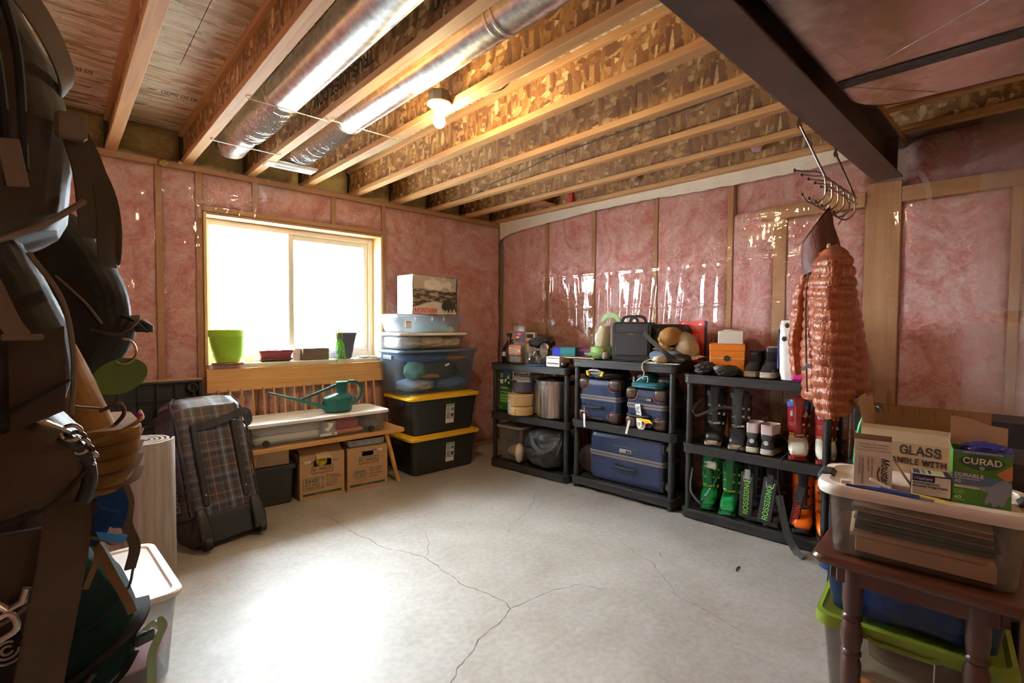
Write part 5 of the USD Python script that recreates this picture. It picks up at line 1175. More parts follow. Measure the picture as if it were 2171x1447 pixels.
for s in (-1, 1):
    t.p('handle', xf(box(-.05, .05, -.012, .012, -.01, .01, .006), (s * .165, 0, .29), rz=90), 'rubber', False)
    t.p('lid_handle', xf(box(-.045, .045, -.012, .012, -.008, .008, .005), (s * .172, -.0, .312), rz=90), 'rubber', False)
t.p('seam', rod((0.0, -.152, .02), (0, -.152, .28), .002, 6), 'brushed_steel', False)

# ---- left unit, bottom
t = Thing('clear_bin', 'clear bin with a grey lid at the bottom left of the left shelf', 'storage bin', S(1, .20, .21, .067), SR(1))
clear_bin(t, .28, .33, .30, 'bin_milky', 'tray_grey', .88, .03, .014)
solo('brown_contents', 'brownish contents low in the bottom left clear bin', 'contents', blob(S(1, .20, .21, .13), .2, .24, .10, .15, 3, 4, 3), 'cloth_cream', 50)
solo('white_pouch', 'white rounded pouch between the bottom bin and the black duffel', 'pouch', blob(S(1, .315, .055, .155), .085, .075, .17, .08, 2, 4, 3), 'cloth_white', True)
plain('black_nylon', (0.028, 0.027, 0.028), .5, var=.25, vscale=14, bump=.25, bscale=90, bdist=.004)
t = Thing('black_duffel', 'crumpled black duffel bag at the bottom of the left shelf', 'duffel bag', S(1, .57, .16, .067), SR(1))
t.p('body', fabric(dense(blob((0, 0, .165), .44, .34, .33, .14, 2, 12, 4, flat=.98, pw=2.6), .02), .028, 8, 4, (1, 1, 1)), 'black_nylon', 45)
t.p('strap', fabric(dense(sweep(spline([(-.10, -.14, .27), (-.02, -.19, .20), (.08, -.185, .17), (.16, -.12, .24)], 6), .035, .005, (0, -1, .3)), .03), .003, 30, 2), 'black_nylon', 40)
t.p('grab_loop', tube(spline([(.14, -.14, .10), (.19, -.17, .15), (.20, -.12, .24), (.17, -.06, .28)], 6), .008, 8), 'black_nylon', 40)

# ---- middle unit, top
clear('appliance_clear', (0.93, 0.94, 0.90), (0.80, 0.82, 0.74), milk=.13, rough=.12)
plain('appliance_green', (0.24, 0.40, 0.12), .35)
t = Thing('popcorn_maker', 'clear domed popcorn maker with a green base and handle', 'popcorn maker', S(2, .175, .19, 1.026), SR(2))
t.p('base', lathe([(.075, 0), (.08, .004), (.085, .02), (.118, .024), (.124, .035), (.118, .047), (.095, .05), (.098, .095), (.094, .098)], 40), 'appliance_green', 40)
a_ = np.linspace(0, 2 * np.pi, 40, endpoint=False)
t.p('dome', loft([np.column_stack([x + r * np.cos(a_), r * .92 * np.sin(a_), np.full(40, z)]) for r, x, z in ((.093, 0, .096), (.098, 0, .12), (.100, .003, .16), (.095, .012, .20), (.082, .028, .25), (.062, .050, .29), (.038, .075, .315), (.018, .09, .323), (.004, .095, .325))]), 'appliance_clear', 40)
t.p('inner_chute', loft([np.column_stack([x + r * np.cos(a_), r * np.sin(a_), np.full(40, z)]) for r, x, z in ((.06, 0, .10), (.055, .005, .20), (.04, .02, .26))]), 'cloth_cream', 40)
t.p('handle', sweep(spline([(-.005, 0, .290), (.03, 0, .335), (.09, 0, .345), (.135, 0, .315), (.15, 0, .25), (.13, 0, .16), (.10, 0, .09)], 7), .035, .012, (0, 1, 0)), 'appliance_green', 40)
solo('dark_nozzle', 'small dark nozzle with a red tip beside the popcorn maker', 'nozzle', blob(S(2, .285, .06, 1.057), .07, .06, .06, .12, 2, 2, 3), 'grey_brown', True)
solo('red_tip', 'red tip on top of the small dark nozzle', 'tip', blob(S(2, .27, .05, 1.095), .018, .018, .022, .05, 2, 2, 2), 'red_plastic', True)
plain('case_grey', (0.034, 0.034, 0.038), .6, var=.12, vscale=10, bump=.15, bscale=200, bdist=.002)
t = Thing('equipment_case', 'boxy charcoal soft case with carry handles, on top of the middle shelf', 'case', S(2, .455, .20, 1.026), SR(2) + 18)
t.p('body', fabric(dense(xf(slab(.275, .29, 0, .29, .022, .012), (0, 0, 0)), .04), .003, 9, 3), 'case_grey', 40)
fr_ = rrect(.272, .286, .03, 6)
t.p('piping', tube(np.column_stack([fr_[:, 0], np.full(len(fr_), -.146), fr_[:, 1] + .145])[list(range(len(fr_))) + [0]], .004, 8), 'rubber', 40)
t.p('pocket', fabric(dense(box(-.118, .118, -.155, -.146, .045, .215, .004), .03), .003, 14, 5), 'case_grey', 40)
t.p('zip_pull', box(-.022, .022, -.160, -.155, .196, .204, .002), 'brass', False)
for dx in (-.03, .03):
    t.p('carry_handle', sweep(spline([(-.06 + dx, -.05, .285), (-.045 + dx, -.05, .322), (0 + dx, -.05, .335), (.045 + dx, -.05, .322), (.06 + dx, -.05, .285)], 6), .022, .006, (0, 1, 0)), 'rubber', 40)
t.p('bottom_strap', box(-.137, .137, -.150, -.146, .03, .042), 'rubber', False)
t = Thing('long_soft_case', 'long black soft case behind the charcoal case', 'case', S(2, .64, .27, 1.026), SR(2) + 6)
t.p('body', fabric(dense(slab(.42, .20, 0, .275, .05, .03), .04), .008, 8, 6), 'black_nylon', 40)
t.p('strap', sweep(spline([(-.05, -.105, .20), (.06, -.14, .14), (.15, -.17, .06), (.19, -.18, .012)], 6), .03, .004, (.5, -1, .6)), 'black_nylon', 40)
plain('cap_tan', (0.29, 0.145, 0.036), .85, var=.12, bump=.2); plain('cap_stone', (0.36, 0.26, 0.17), .9, var=.12); plain('cap_mustard', (0.62, 0.36, 0.03), .8); plain('cap_blue', (0.09, 0.13, 0.19), .9)
def cap(label, loc, rz, mat, tilt=0, badge=None):
    t = Thing('baseball_cap', label, 'cap', loc, rz)
    an = np.linspace(0, 2 * np.pi, 32, endpoint=False)
    R_ = lambda m: xf(m, (0, 0, 0), rx=tilt)
    t.p('crown', R_(fabric(loft([np.column_stack([.078 * k * np.cos(an), .088 * k * np.sin(an), np.full(32, z)]) for k, z in ((1.0, 0), (1.02, .02), (1.0, .05), (.90, .078), (.70, .10), (.4, .113), (.08, .118))]), .004, 20, 2)), mat, 45)
    t.p('brim', R_(grid(14, 8, lambda u, v: np.column_stack([(u - .5) * .155 * (1 - .25 * v ** 2), -.078 * np.sqrt(np.clip(1 - ((u - .5) * 1.9) ** 2, .02, 1)) - .072 * v * np.sqrt(np.clip(1 - ((u - .5) * 1.7) ** 2, .05, 1)), .006 - .06 * (u - .5) ** 2 * 2 - .010 * v]), .004)), mat, 45)
    t.p('button', R_(blob((0, 0, .120), .012, .012, .008, .02, 2, 1, 2)), mat, True)
    if badge:
        t.p('badge', R_(xf(poly([(.022 * math.cos(a), .015 * math.sin(a)) for a in np.linspace(0, 6.2, 18)], .003), (0, -.087, .055), rx=76)), badge, False)
        t.p('print', R_(xf(text('CAT', .011, (0, 0, 0), (1, 0, 0), (0, 1, 0), .001, center=True), (0, -.0895, .051), rx=76)), 'ink', False)
    return t
cap('tan baseball cap with a yellow badge in the pile on the middle shelf', S(2, .77, .16, 1.165), SR(2) - 38, 'cap_tan', 14, 'cap_mustard')
cap('stone coloured cap tucked behind the tan one', S(2, .84, .20, 1.13), SR(2) + 60, 'cap_stone', 12)
cap('pale tan cap at the right end of the cap pile', S(2, .875, .17, 1.085), SR(2) + 75, 'cap_stone', 0)
solo('dark_clothes', 'dark blue and black folded clothes under the caps', 'clothes', fabric(dense(blob(S(2, .76, .16, 1.075), .20, .26, .10, .15, 2, 7, 4, pw=3), .025), .012, 14, 3), 'cap_blue', 45)
solo('black_belt', 'black strap lying over the caps and dark clothes', 'strap', sweep(spline([S(2, .60, .06, 1.24), S(2, .68, .03, 1.18), S(2, .76, .0, 1.13), S(2, .82, .01, 1.085), S(2, .86, .04, 1.066)], 6), .03, .005, (-1, 0, .6)), 'black_nylon', 40)
solo('black_gear', 'dark lumpy gear right of the caps', 'gear', fabric(dense(blob(S(2, .86, .10, 1.065), .13, .16, .078, .2, 2, 15, 4), .02), .01, 20, 3), 'black_nylon', 45)
solo('pale_rag', 'pale tan rag at the front edge of the middle shelf', 'rag', fabric(dense(blob(S(2, .735, .055, 1.053), .14, .10, .05, .2, 2, 9, 3), .02), .006, 30, 3), 'cloth_cream', 45)
solo('newspaper', 'thin crumpled paper lying at the right front of the middle shelf', 'paper', fabric(dense(xf(box(-.13, .12, -.05, .05, 0, .003), S(2, .755, .06, 1.0262), rz=SR(2) + 5), .02), .003, 30, 4), 'cloth_white', 45)
solo('cord', 'tan cord hanging from the pale rag over the shelf edge', 'cord', tube(spline([S(2, .67, .04, 1.055), S(2, .635, -.006, 1.03), S(2, .63, -.012, .99), S(2, .645, -.012, .955), S(2, .635, -.012, .925), S(2, .622, .01, .91)], 6), .004, 8), 'cloth_cream', 40)
t = Thing('tool_kit_pack', 'red blister packed tool set standing against the wall', 'tool set', S(2, .85, .32, 1.026), SR(2) - 3)
t.p('card', box(-.105, .105, -.004, .004, 0, .30, .001), 'paper_red', False); t.p('black_edge', box(.092, .107, -.006, .006, 0, .30, .001), 'rubber', False)
t.p('blister', fabric(dense(box(-.085, .055, -.03, -.004, .02, .225, .012), .03), .004, 12, 3), 'red_plastic', 40)
for x in (-.075, .06):
    t.p('leaf_mark', poly([(-.014, 0), (-.006, .008), (0, .006), (.006, .012), (.014, .004), (.014, -.004), (-.014, -.005)], .0006, (x, -.0048, .275), (1, 0, 0), (0, 0, 1)), 'paper', False)
t.p('print', text('ROTARY TOOLS', .010, (-.03, -.0048, .245), (1, 0, 0), (0, 0, 1), .0006), 'paper', False)

# ---- middle unit, suitcases
plain('case_blue', (0.022, 0.034, 0.088), .32, var=.12, vscale=30, coat=.25); plain('case_band', (0.17, 0.15, 0.145), .42, var=.1); plain('case_corner', (0.055, 0.03, 0.02), .35, var=.2); plain('red_pipe', (0.42, 0.09, 0.05), .45)
def suitcase(label, loc, rz, w, d, h, lock=False, corners=True):
    t = Thing('blue_suitcase', label, 'suitcase', loc, rz, 'dark blue hard-shell suitcases on the middle shelf')
    def rr(e, z, r=.04): return np.column_stack([rrect(w - 2 * e, d - 2 * e, r, 6), np.full(28, z)])
    t.p('lower_shell', loft([rr(.035, 0), rr(.012, .008), rr(.003, .028), rr(0, .05), rr(0, h * .5)]), 'case_blue', 35)
    t.p('upper_shell', loft([rr(0, h * .5), rr(0, h - .05), rr(.003, h - .028), rr(.012, h - .008), rr(.035, h), rr(.08, h + .001, .02)]), 'case_blue', 35)
    t.p('zip_band', loft([rr(-.002, h * .5), rr(-.004, h * .5 + .004), rr(-.004, h * .5 + .034), rr(-.001, h * .5 + .038)], (False, False)), 'case_band', 35)
    t.p('zip_band', loft([rr(-.0045, h * .5 + .018), rr(-.0055, h * .5 + .020), rr(-.0045, h * .5 + .023)], (False, False)), 'rubber', 35)
    hx, hz, hw = (-.045 if corners else .01), h * .5 - .055, .085
    t.p('handle', tube(spline([(hx - hw, -d / 2 + .002, hz + .01), (hx - hw + .008, -d / 2 - .024, hz + .006), (hx, -d / 2 - .03, hz), (hx + hw - .008, -d / 2 - .024, hz + .006), (hx + hw, -d / 2 + .002, hz + .01)], 6), .0085, 10), 'rubber', 40)
    if lock:
        t.p('lock', box(-.045, .055, -d / 2 - .006, -d / 2 + .002, h * .5 + .055, h * .5 + .085, .004), 'rubber' if corners else 'galvanised', False)
        t.p('lock_dials', cat(*[box(.012 + .013 * k, .021 + .013 * k, -d / 2 - .0075, -d / 2 - .005, h * .5 + .062, h * .5 + .078) for k in range(3)]), 'galvanised' if corners else 'rubber', False, kind='stuff')
    if corners:
        t.p('side_foot', box(-.07, .05, -d / 2 - .006, -d / 2 + .004, .012, .03, .003), 'rubber', False)
        for sx in (-1, 1):
            for z0, z1 in ((0, .085), (h - .085, h)):
                up_ = z0 > 0; an = np.linspace(0, np.pi / 2, 7)
                m = trimesh.creation.icosphere(3); v = np.array(m.vertices); k_ = (np.abs(v) ** 4).sum(1) ** -.25; v = v * k_[:, None] * np.array([.050, .050, .046]) + np.array([sx * (w / 2 - .043), -d / 2 + .043, (h - .039) if up_ else .039])
                t.p('corner_guard', (v, np.array(m.faces)), 'case_corner', True)
                ring_ = [(sx * (w / 2 - .043 - .052 * math.cos(q)), -d / 2 - .004, ((h - .039) if up_ else .039) + (-1 if up_ else 1) * .049 * math.sin(q)) for q in np.linspace(-.2, 1.6, 9)]
                t.p('piping', tube(ring_, .0025, 6), 'red_pipe', 40)
    else:
        for z in (.05, h - .05):
            t.p('wheel', rod((w / 2 + .004, -d / 2 + .035, z), (w / 2 + .022, -d / 2 + .035, z), .026, 20), 'case_band', 40)
            t.p('wheel_hub', rod((w / 2 + .02, -d / 2 + .035, z), (w / 2 + .025, -d / 2 + .035, z), .014, 16), 'galvanised', 40)
            t.p('wheel_mount', box(w / 2 - .03, w / 2 + .006, -d / 2 - .003, -d / 2 + .07, z - .04, z + .04, .01), 'rubber', False)
        t.p('panel_line', tube([(-.09, -d / 2 - .001, h * .5 + .10), (.10, -d / 2 - .001, h * .5 + .10), (.115, -d / 2 - .001, h * .5 + .05)], .002, 6), 'case_band', 40)
        t.p('panel_line', tube([(-.11, -d / 2 - .001, h * .5 - .075), (-.06, -d / 2 - .001, h * .5 - .10), (.10, -d / 2 - .001, h * .5 - .105)], .0025, 6), 'case_blue', 40)
    return t
suitcase('dark blue hard suitcase at the left of the middle tier, black gear on top', S(2, .235, .21, .547), SR(2), .36, .34, .325)
suitcase('dark blue hard suitcase with a white airline tag, right of the other', S(2, .63, .21, .547), SR(2), .31, .34, .285, True)
suitcase('largest dark blue suitcase lying on the lowest tier', S(2, .46, .21, .092), SR(2), .63, .30, .375, True, False)
def airtag(pts, label, w=.024):
    p = spline([S(2, *q) for q in pts], 6)
    t = Thing('luggage_tag', label, 'luggage tag'); t.p('strip', sweep(p, w, .0012, (-1, .0, .0) if False else (.1, 0, 0.0001)), 'paper', 40)
    return t
t = Thing('luggage_tag', 'white printed airline tag looped on the right suitcase handle', 'luggage tag', S(2, .60, .035, .55), SR(2))
pts_ = spline([(-.022, -.012, .172), (-.008, -.018, .11), (.0, -.026, .07), (.004, -.028, .025), (.012, -.022, .006), (.024, -.014, .022), (.022, -.006, .045)], 6)
t.p('strip', sweep(pts_, .040, .0012, (0, -1, .12)), 'paper', 40)
for k, z in enumerate((.15, .138, .126, .114, .092, .080, .036, .024)):
    x = -.018 + (.165 - z) * .12
    t.p('printed_line', box(x - .012, x + .014 - .004 * (k % 3), -.0325 + .09 * (z - .02) if z > .06 else -.0298, -.0315 + .09 * (z - .02) if z > .06 else -.0288, z, z + .005), 'ink', False)
plain('tag_yellow', (0.85, 0.62, 0.02), .4)
t = Thing('luggage_strap', 'yellow and orange ribbon on the right suitcase handle', 'ribbon', S(2, .63, .03, .60), SR(2))
t.p('ribbon', sweep([(-.04, -.022, .022), (.02, -.03, .026), (.075, -.02, .012)], .022, .0015, (0, -.4, 1)) if False else poly([(-.045, .016), (-.03, .024), (.05, .024), (.075, .0), (.02, .0)], .002, (0, -.022, 0), (1, 0, 0), (0, 0, 1)), 'tag_yellow', False)
t.p('end', poly([(.015, -.008), (.04, -.004), (.045, .010), (.012, .010)], .002, (0, -.0245, 0), (1, 0, 0), (0, 0, 1)), 'cloth_orange', False)
for u, lab in ((.13, 'white paper tag hanging from the left suitcase handle'), (.525, 'white paper tag hanging from the right suitcase handle')):
    t = Thing('hang_tag', lab, 'tag', S(2, u, .025, .5), SR(2))
    t.p('string', rod((0, -.02, .165), (.004, -.026, .10), .0012, 6), 'paper', 40)
    t.p('card', xf(box(-.009, .009, -.0008, .0008, -.105, 0, .0005), (.004, -.027, .10), ry=-3 if u < .3 else 14), 'paper', False)
solo('gear_bag', 'flat black bag with yellow clips on the left suitcase', 'bag', fabric(dense(blob(S(2, .23, .20, .905), .31, .30, .075, .12, 2, 5, 4, pw=3), .025), .010, 14, 3), 'black_nylon', 45)
t = Thing('headlamp', 'yellow and grey clip gear lying at the front of the flat black bag', 'gear', S(2, .21, .06, .903), SR(2))
t.p('body', box(-.055, .055, -.03, .02, 0, .034, .010), 'case_band', False); t.p('band', tube(spline([(-.07, -.02, .0), (-.05, -.034, .036), (0, -.036, .042), (.05, -.034, .036), (.075, -.02, .0)], 6), .006, 8), 'galvanised', 40)
for s in (-1, 1):
    t.p('clip', xf(box(-.011, .011, -.01, .01, -.02, .022, .004), (s * .065, -.032, .014), ry=s * 20), 'tag_yellow', False)
plain('teal_cloth', (0.015, 0.13, 0.16), .7, var=.25, vscale=14, bump=.2)
solo('teal_pad', 'flat teal mat lying on the right suitcase', 'mat', fabric(dense(blob(S(2, .64, .18, .858), .32, .27, .05, .06, 2, 6, 4, pw=4), .03), .006, 12, 4), 'teal_cloth', 45)
t = Thing('teal_bag', 'small teal bag with cords and a grey buckle on the right suitcase', 'bag', S(2, .61, .13, .868), SR(2))
t.p('body', fabric(dense(blob((0, 0, .038), .15, .15, .08, .2, 2, 7, 4), .02), .012, 18, 3), 'teal_cloth', 45)
t.p('buckle', box(-.10, -.085, -.06, -.05, .0, .05, .003), 'galvanised', False)
t.p('cord', tube(spline([(-.06, -.075, .02), (-.01, -.085, .05), (.03, -.08, .055), (.028, -.085, .0)], 6), .003, 6), 'paper', 40)
solo('black_pouch', 'black pouch right of the small teal bag', 'pouch', blob(S(2, .75, .14, .895), .13, .16, .07, .12, 2, 17, 3), 'black_nylon', True)
solo('dark_drum', 'dark round brown drum at the left end of the lowest middle tier', 'drum', xf(lathe([(.10, -.09), (.115, -.085), (.115, -.03), (.109, -.02), (.109, .02), (.115, .03), (.115, .085), (.10, .09)], 32), S(2, .075, .25, .207), rx=90, rz=SR(2) + 20), 'case_corner', 40)

# ---- right unit, top
plain('orange_card', (0.82, 0.24, 0.02), .45); plain('white_card', (0.82, 0.78, 0.72), .5); plain('shoe_black', (0.022, 0.021, 0.022), .38, var=.2, vscale=20, coat=.15); plain('shoe_trim', (0.50, 0.49, 0.50), .5); plain('sole_cream', (0.55, 0.50, 0.40), .7, var=.15); plain('pink_white', (0.52, 0.40, 0.39), .75)
solo('black_gloves', 'pair of crumpled black gloves at the front of the right shelf', 'gloves', fabric(dense(cat(blob(S(3, .13, .07, 1.012), .17, .12, .085, .25, 2.5, 3, 4), blob(S(3, .28, .06, 1.005), .20, .12, .068, .25, 2.5, 7, 4)), .02), .010, 22, 3), 'black_nylon', 45)
t = Thing('glove_cuff', 'grey cuff lying on the black gloves', 'cuff', S(3, .235, .02, 1.0), SR(3)); t.p('cuff', fabric(dense(xf(slab(.08, .05, 0, .03, .02, .01), ry=20), .015), .004, 30, 2), 'cloth_grey', 40)
t = Thing('orange_box', 'orange shoe box with a white line and black emblem on the right shelf', 'box', S(3, .205, .25, .974), SR(3) + 18)
t.p('carton', box(-.105, .105, -.14, .14, 0, .195, .002), 'orange_card', False); t.p('lid', box(-.108, .108, -.143, .143, .155, .20, .003), 'orange_card', False)
t.p('white_line', box(-.105, .105, -.1440, -.1432, .105, .109), 'paper', False); t.p('emblem', poly([(.018 * (1 + .18 * (k % 2)) * math.cos(a), .018 * (1 + .18 * (k % 2)) * math.sin(a)) for k, a in enumerate(np.linspace(0, 6.1, 17))], .0008, (0, -.1446, .107), (1, 0, 0), (0, 0, 1)), 'ink', False)
t.p('print', text('KOO KING', .035, (.1086, -.12, .10), (0, 1, 0), (0, 0, 1), .0006, sx=.9), 'cloth_orange', False)
t = Thing('white_box', 'white box with a tissue opening on the orange shoe box', 'box', S(3, .225, .25, 1.175), SR(3) + 18)
t.p('carton', box(-.075, .075, -.12, .12, 0, .085, .002), 'white_card', False); t.p('opening', blob((0, -.02, .087), .10, .13, .012, .15, 3, 3, 3), 'cloth_white', True); t.p('print', text('TISSUES', .012, (.0756, -.05, .045), (0, 1, 0), (0, 0, 1), .0006), 'label_blue', False)
def shoe(label, loc, rz, high, mats, rear=False, cat_='shoe', name='sneaker', group=None):
    """a shoe with its toe at -y (or its heel, rear=True); mats: sole, upper, collar, trim"""
    t = Thing(name, label, cat_, loc, rz, group); f = -1 if rear else 1
    so = np.array([(.030, -.145), (.044, -.11), (.046, -.05), (.036, .02), (.036, .08), (.038, .12), (.026, .145), (-.026, .145), (-.036, .12), (-.034, .08), (-.036, .02), (-.044, -.05), (-.042, -.11), (-.026, -.145)])
    so = spline(np.vstack([so, so[:1]]), 4)[:-1]
    so = so[::-1] if np.cross(so[1] - so[0], so[2] - so[1]) < 0 else so
    tr = lambda m: xf(m, rz=180) if rear else m
    t.p('sole', tr(loft([ring(so * .97, 0), ring(so * 1.02, .006), ring(so * 1.0, .024), ring(so * .95, .028)])), mats[0], 40)
    n = len(so); R_ = []
    for z, k, y0 in ((.024, .97, 0), (.045, .96, 0), (.07, .86, .012), (.09, .70, .04)):
        q = so * np.array([k + .02, k]); q[:, 1] += y0; R_.append(np.column_stack([q, z + np.where(q[:, 1] < -.05, -.30 * (z - .024) * np.clip((-.05 - q[:, 1]) / .09, 0, 1), 0)]))
    for z, k in ((.10, .50), (.125, .46)) + (((high, .47),) if high > .13 else ()):
        q = so * np.array([.95 if k < .5 else .9, k]); q[:, 1] += .072; R_.append(ring(q, z if z <= high else high))
    q = so * np.array([.75, .38]); q[:, 1] += .072
    t.p('upper', tr(loft(R_[:6])), mats[1], 45)
    t.p('collar', tr(loft(R_[5:] + [ring(q, high - .004), ring(q * np.array([.9, .9]) + np.array([0, .006]), high - .05)])), mats[2], 45)
    t.p('toe_cap', tr(blob((0, -.104, .036), .080, .075, .046, .03, 2, 3, 3)), mats[1], True)
    t.p('tongue', tr(xf(box(-.024, .024, -.006, .006, 0, .075, .005), (0, -.012, .062 + max(0, high - .13) * .6), rx=24)), mats[2], False)
    for k in range(3):
        t.p('lace', tr(rod((-.024, -.055 + .02 * k, .066 + .011 * k), (.024, -.048 + .02 * k, .068 + .011 * k), .0028, 6)), mats[3], 40)
    t.p('trim', tr(loft([ring(so * 1.0, .028), ring(so * 1.012, .032), ring(so * .985, .037)], (False, False))), mats[3], 40)
    t.p('heel_badge', tr(xf(poly([(.014 * math.cos(a), .014 * math.sin(a)) for a in np.linspace(0, 6.2, 18)], .003), (0, .144, .075), rx=-82)), mats[3], False)
    return t
a1 = shoe('black hiking boot with a pull tab, left one on top of the right shelf', S(3, .40, .20, .974), SR(3) + 4, .16, ('sole_cream', 'shoe_black', 'shoe_black', 'shoe_trim'), name='hiking_boot', cat_='boot')
a2 = shoe('taller black hiking boot with a grey collar on top of the right shelf', S(3, .50, .19, .974), SR(3) + 2, .185, ('sole_cream', 'shoe_black', 'shoe_black', 'shoe_trim'), name='hiking_boot', cat_='boot')
a2.p('collar_band', lathe([(.035, .176), (.039, .178), (.039, .188), (.034, .19)], 24) if False else xf(lathe([(.036, 0), (.041, .002), (.041, .012), (.036, .014)], 24), (0, .072, .176), s=(1, 1.25, 1)), 'shoe_trim', 40)
plain('navy', (0.035, 0.04, 0.17), .7); plain('magenta', (0.55, 0.01, 0.24), .6); plain('turquoise', (0.04, 0.38, 0.38), .4)
t = Thing('spotted_bag', 'tall cream canvas bag with dark spots beside the hiking boots', 'bag', S(3, .655, .12, .974), SR(3))
t.p('body', fabric(dense(loft([ring(rrect(.15, .12, .03), 0), ring(rrect(.17, .13, .04), .05), ring(rrect(.18, .13, .04), .20), ring(rrect(.185, .10, .035), .32), ring(rrect(.18, .06, .025), .355)]), .03), .006, 9, 3), 'fs_white', 45)
for x, z, s in ((-.045, .325, .012), (-.058, .245, .011), (.0, .20, .012), (-.02, .30, .006)):
    t.p('spot', xf(blob((0, 0, 0), s * 2, s * 2.6, .006, .05, 2, 2, 2), (x, -.066 if z < .3 else -.052, z), rx=90), 'ink', True)
t.p('blue_panel', fabric(dense(poly([(.0, 0), (.05, 0), (.06, .16), (.03, .12)], .004, (0.005, -.066, 0), (1, 0, 0), (0, 0, 1)), .03), .003, 20, 2), 'navy', 40)
t.p('side_panel', fabric(dense(box(-.098, -.088, -.04, .05, .06, .30, .004), .03), .004, 12, 2), 'navy', 40)
solo('magenta_pouch', 'bright magenta pouch at the foot of the spotted bag', 'pouch', fabric(dense(xf(slab(.10, .05, 0, .075, .02, .012), S(3, .70, .03, .974), rz=SR(3)), .02), .004, 20, 2), 'magenta', 40)
t = Thing('goggles', 'turquoise rimmed goggles hanging behind the spotted bag', 'goggles', S(3, .545, .25, 1.15), SR(3))
t.p('frame', tube(spline([(0, 0, 0), (.03, -.01, .05), (.025, -.01, .13), (0, 0, .165), (-.012, 0, .08), (0, 0, 0)], 6), .012, 10), 'turquoise', 40); t.p('strap', sweep(spline([(.02, .0, .15), (.06, .01, .17), (.10, 0, .12)], 5), .03, .003, (0, 1, 0)), 'rubber', 40)
solo('goggle_stand', 'dark box behind the spotted bag on the right shelf', 'box', xf(box(-.05, .12, -.04, .06, 0, .172, .003), S(3, .56, .30, .974), rz=SR(3)), 'card_dark', False)

# ---- ski boots
def rrz(w, h, y, z0, r=.02):
    q = rrect(w, h, r, 4); return np.column_stack([q[:, 0], np.full(len(q), y), q[:, 1] + z0 + h / 2])
def ski_boot(name, label, loc, rz, shell, cuff, liner, sole, buckle, tongue=None, strap='rubber', H=.33, group=None, text_=None, tmat=None, logo=None):
    t = Thing(name, label, 'ski boot', loc, rz, group)
    t.p('sole', loft([ring(np.array([(x * .052, y) for x, y in ((.75, -.155), (1, -.14), (1, -.06), (.85, 0), (.9, .12), (.7, .15), (-.7, .15), (-.9, .12), (-.85, 0), (-1, -.06), (-1, -.14), (-.75, -.155))])[::-1] * np.array([-1, 1]) if False else np.array([(x * .052, y) for x, y in ((.7, .15), (-.7, .15), (-.9, .12), (-.85, 0), (-1, -.06), (-1, -.14), (-.75, -.155), (.75, -.155), (1, -.14), (1, -.06), (.85, 0), (.9, .12))]), z) for z in (0, .022)]), sole, 30)
    t.p('toe_lug', slab(.066, .024, .004, .03, .006, .003) if False else xf(slab(.066, .03, .006, .032, .008, .003), (0, -.152, 0)), sole, False)
    t.p('shell', loft([rrz(.070, .030, -.152, .024, .014), rrz(.092, .055, -.138, .022, .024), rrz(.104, .072, -.10, .022, .03), rrz(.106, .098, -.04, .022, .035), rrz(.100, .135, .02, .022, .04), rrz(.094, .150, .08, .022, .04), rrz(.086, .14, .12, .022, .04), rrz(.066, .11, .142, .03, .03)]), shell, 40)
    def cr(z, w, d, cy, r=.045):
        q = rrect(w, d, r, 6); return np.column_stack([q[:, 0], q[:, 1] + cy, z + .18 * -(q[:, 1])])
    L = H - .04
    t.p('cuff', loft([cr(.105, .104, .150, .045), cr(.14, .112, .155, .042), cr(.20, .116, .150, .030), cr(L - .03, .120, .150, .012), cr(L, .116, .145, .006), cr(L - .005, .100, .128, .006), cr(L - .06, .09, .11, .015)]), cuff, 40)
    t.p('liner', fabric(dense(loft([cr(L - .05, .096, .122, .01), cr(L + .005, .098, .125, .004), cr(L + .04, .094, .122, -.002), cr(L + .048, .082, .108, -.002), cr(L + .03, .07, .095, .0), cr(L - .04, .06, .08, .008)]), .03), .003, 20, 2), liner, 45)
    t.p('tongue', xf(loft([ring(rrect(.040, .022, .010), 0), ring(rrect(.046, .030, .014), .10), ring(rrect(.056, .030, .014), H - .13), ring(rrect(.070, .020, .009), H - .075), ring(rrect(.060, .012, .005), H - .055)]), (0, -.036, .098), rx=10), tongue or liner, 40)
    for z, y, w in ((.085, -.062, .098), (.13, -.043, .106), (.195, -.052, .116), (.25, -.062, .118)):
        if z < H - .06:
            t.p('buckle', xf(box(-.004, .045, -.006, .006, -.009, .009, .004), (-.01, y - .008, z), ry=-8), buckle, False)
            t.p('buckle_wire', tube([(-.012, y - .006, z - .006), (-.044, y + .012, z - .004), (-.047, y + .012, z + .006), (-.012, y - .006, z + .007)], .0022, 6), buckle, 40)
            t.p('buckle_mount', box(w / 2 - .012, w / 2 + .003, y + .005, y + .05, z - .009, z + .009, .003), buckle, False)
    t.p('power_strap', loft([cr(L - .005, .124, .154, .007), cr(L - .005, .126, .156, .007), cr(L + .028, .124, .152, .002), cr(L + .028, .118, .146, .002)], (False, False)), strap, 40)
    if logo:
        t.p('print', text(logo, .020, (0, -.139, .058), (1, 0, 0), (0, .35, 1), .001, center=True), tmat or 'ink', False)
    if text_:
        t.p('print', text(text_, .012, (0, -.083, L + .004), (1, 0, 0), (0, -.15, 1), .001, center=True), tmat or 'paper', False)
    return t
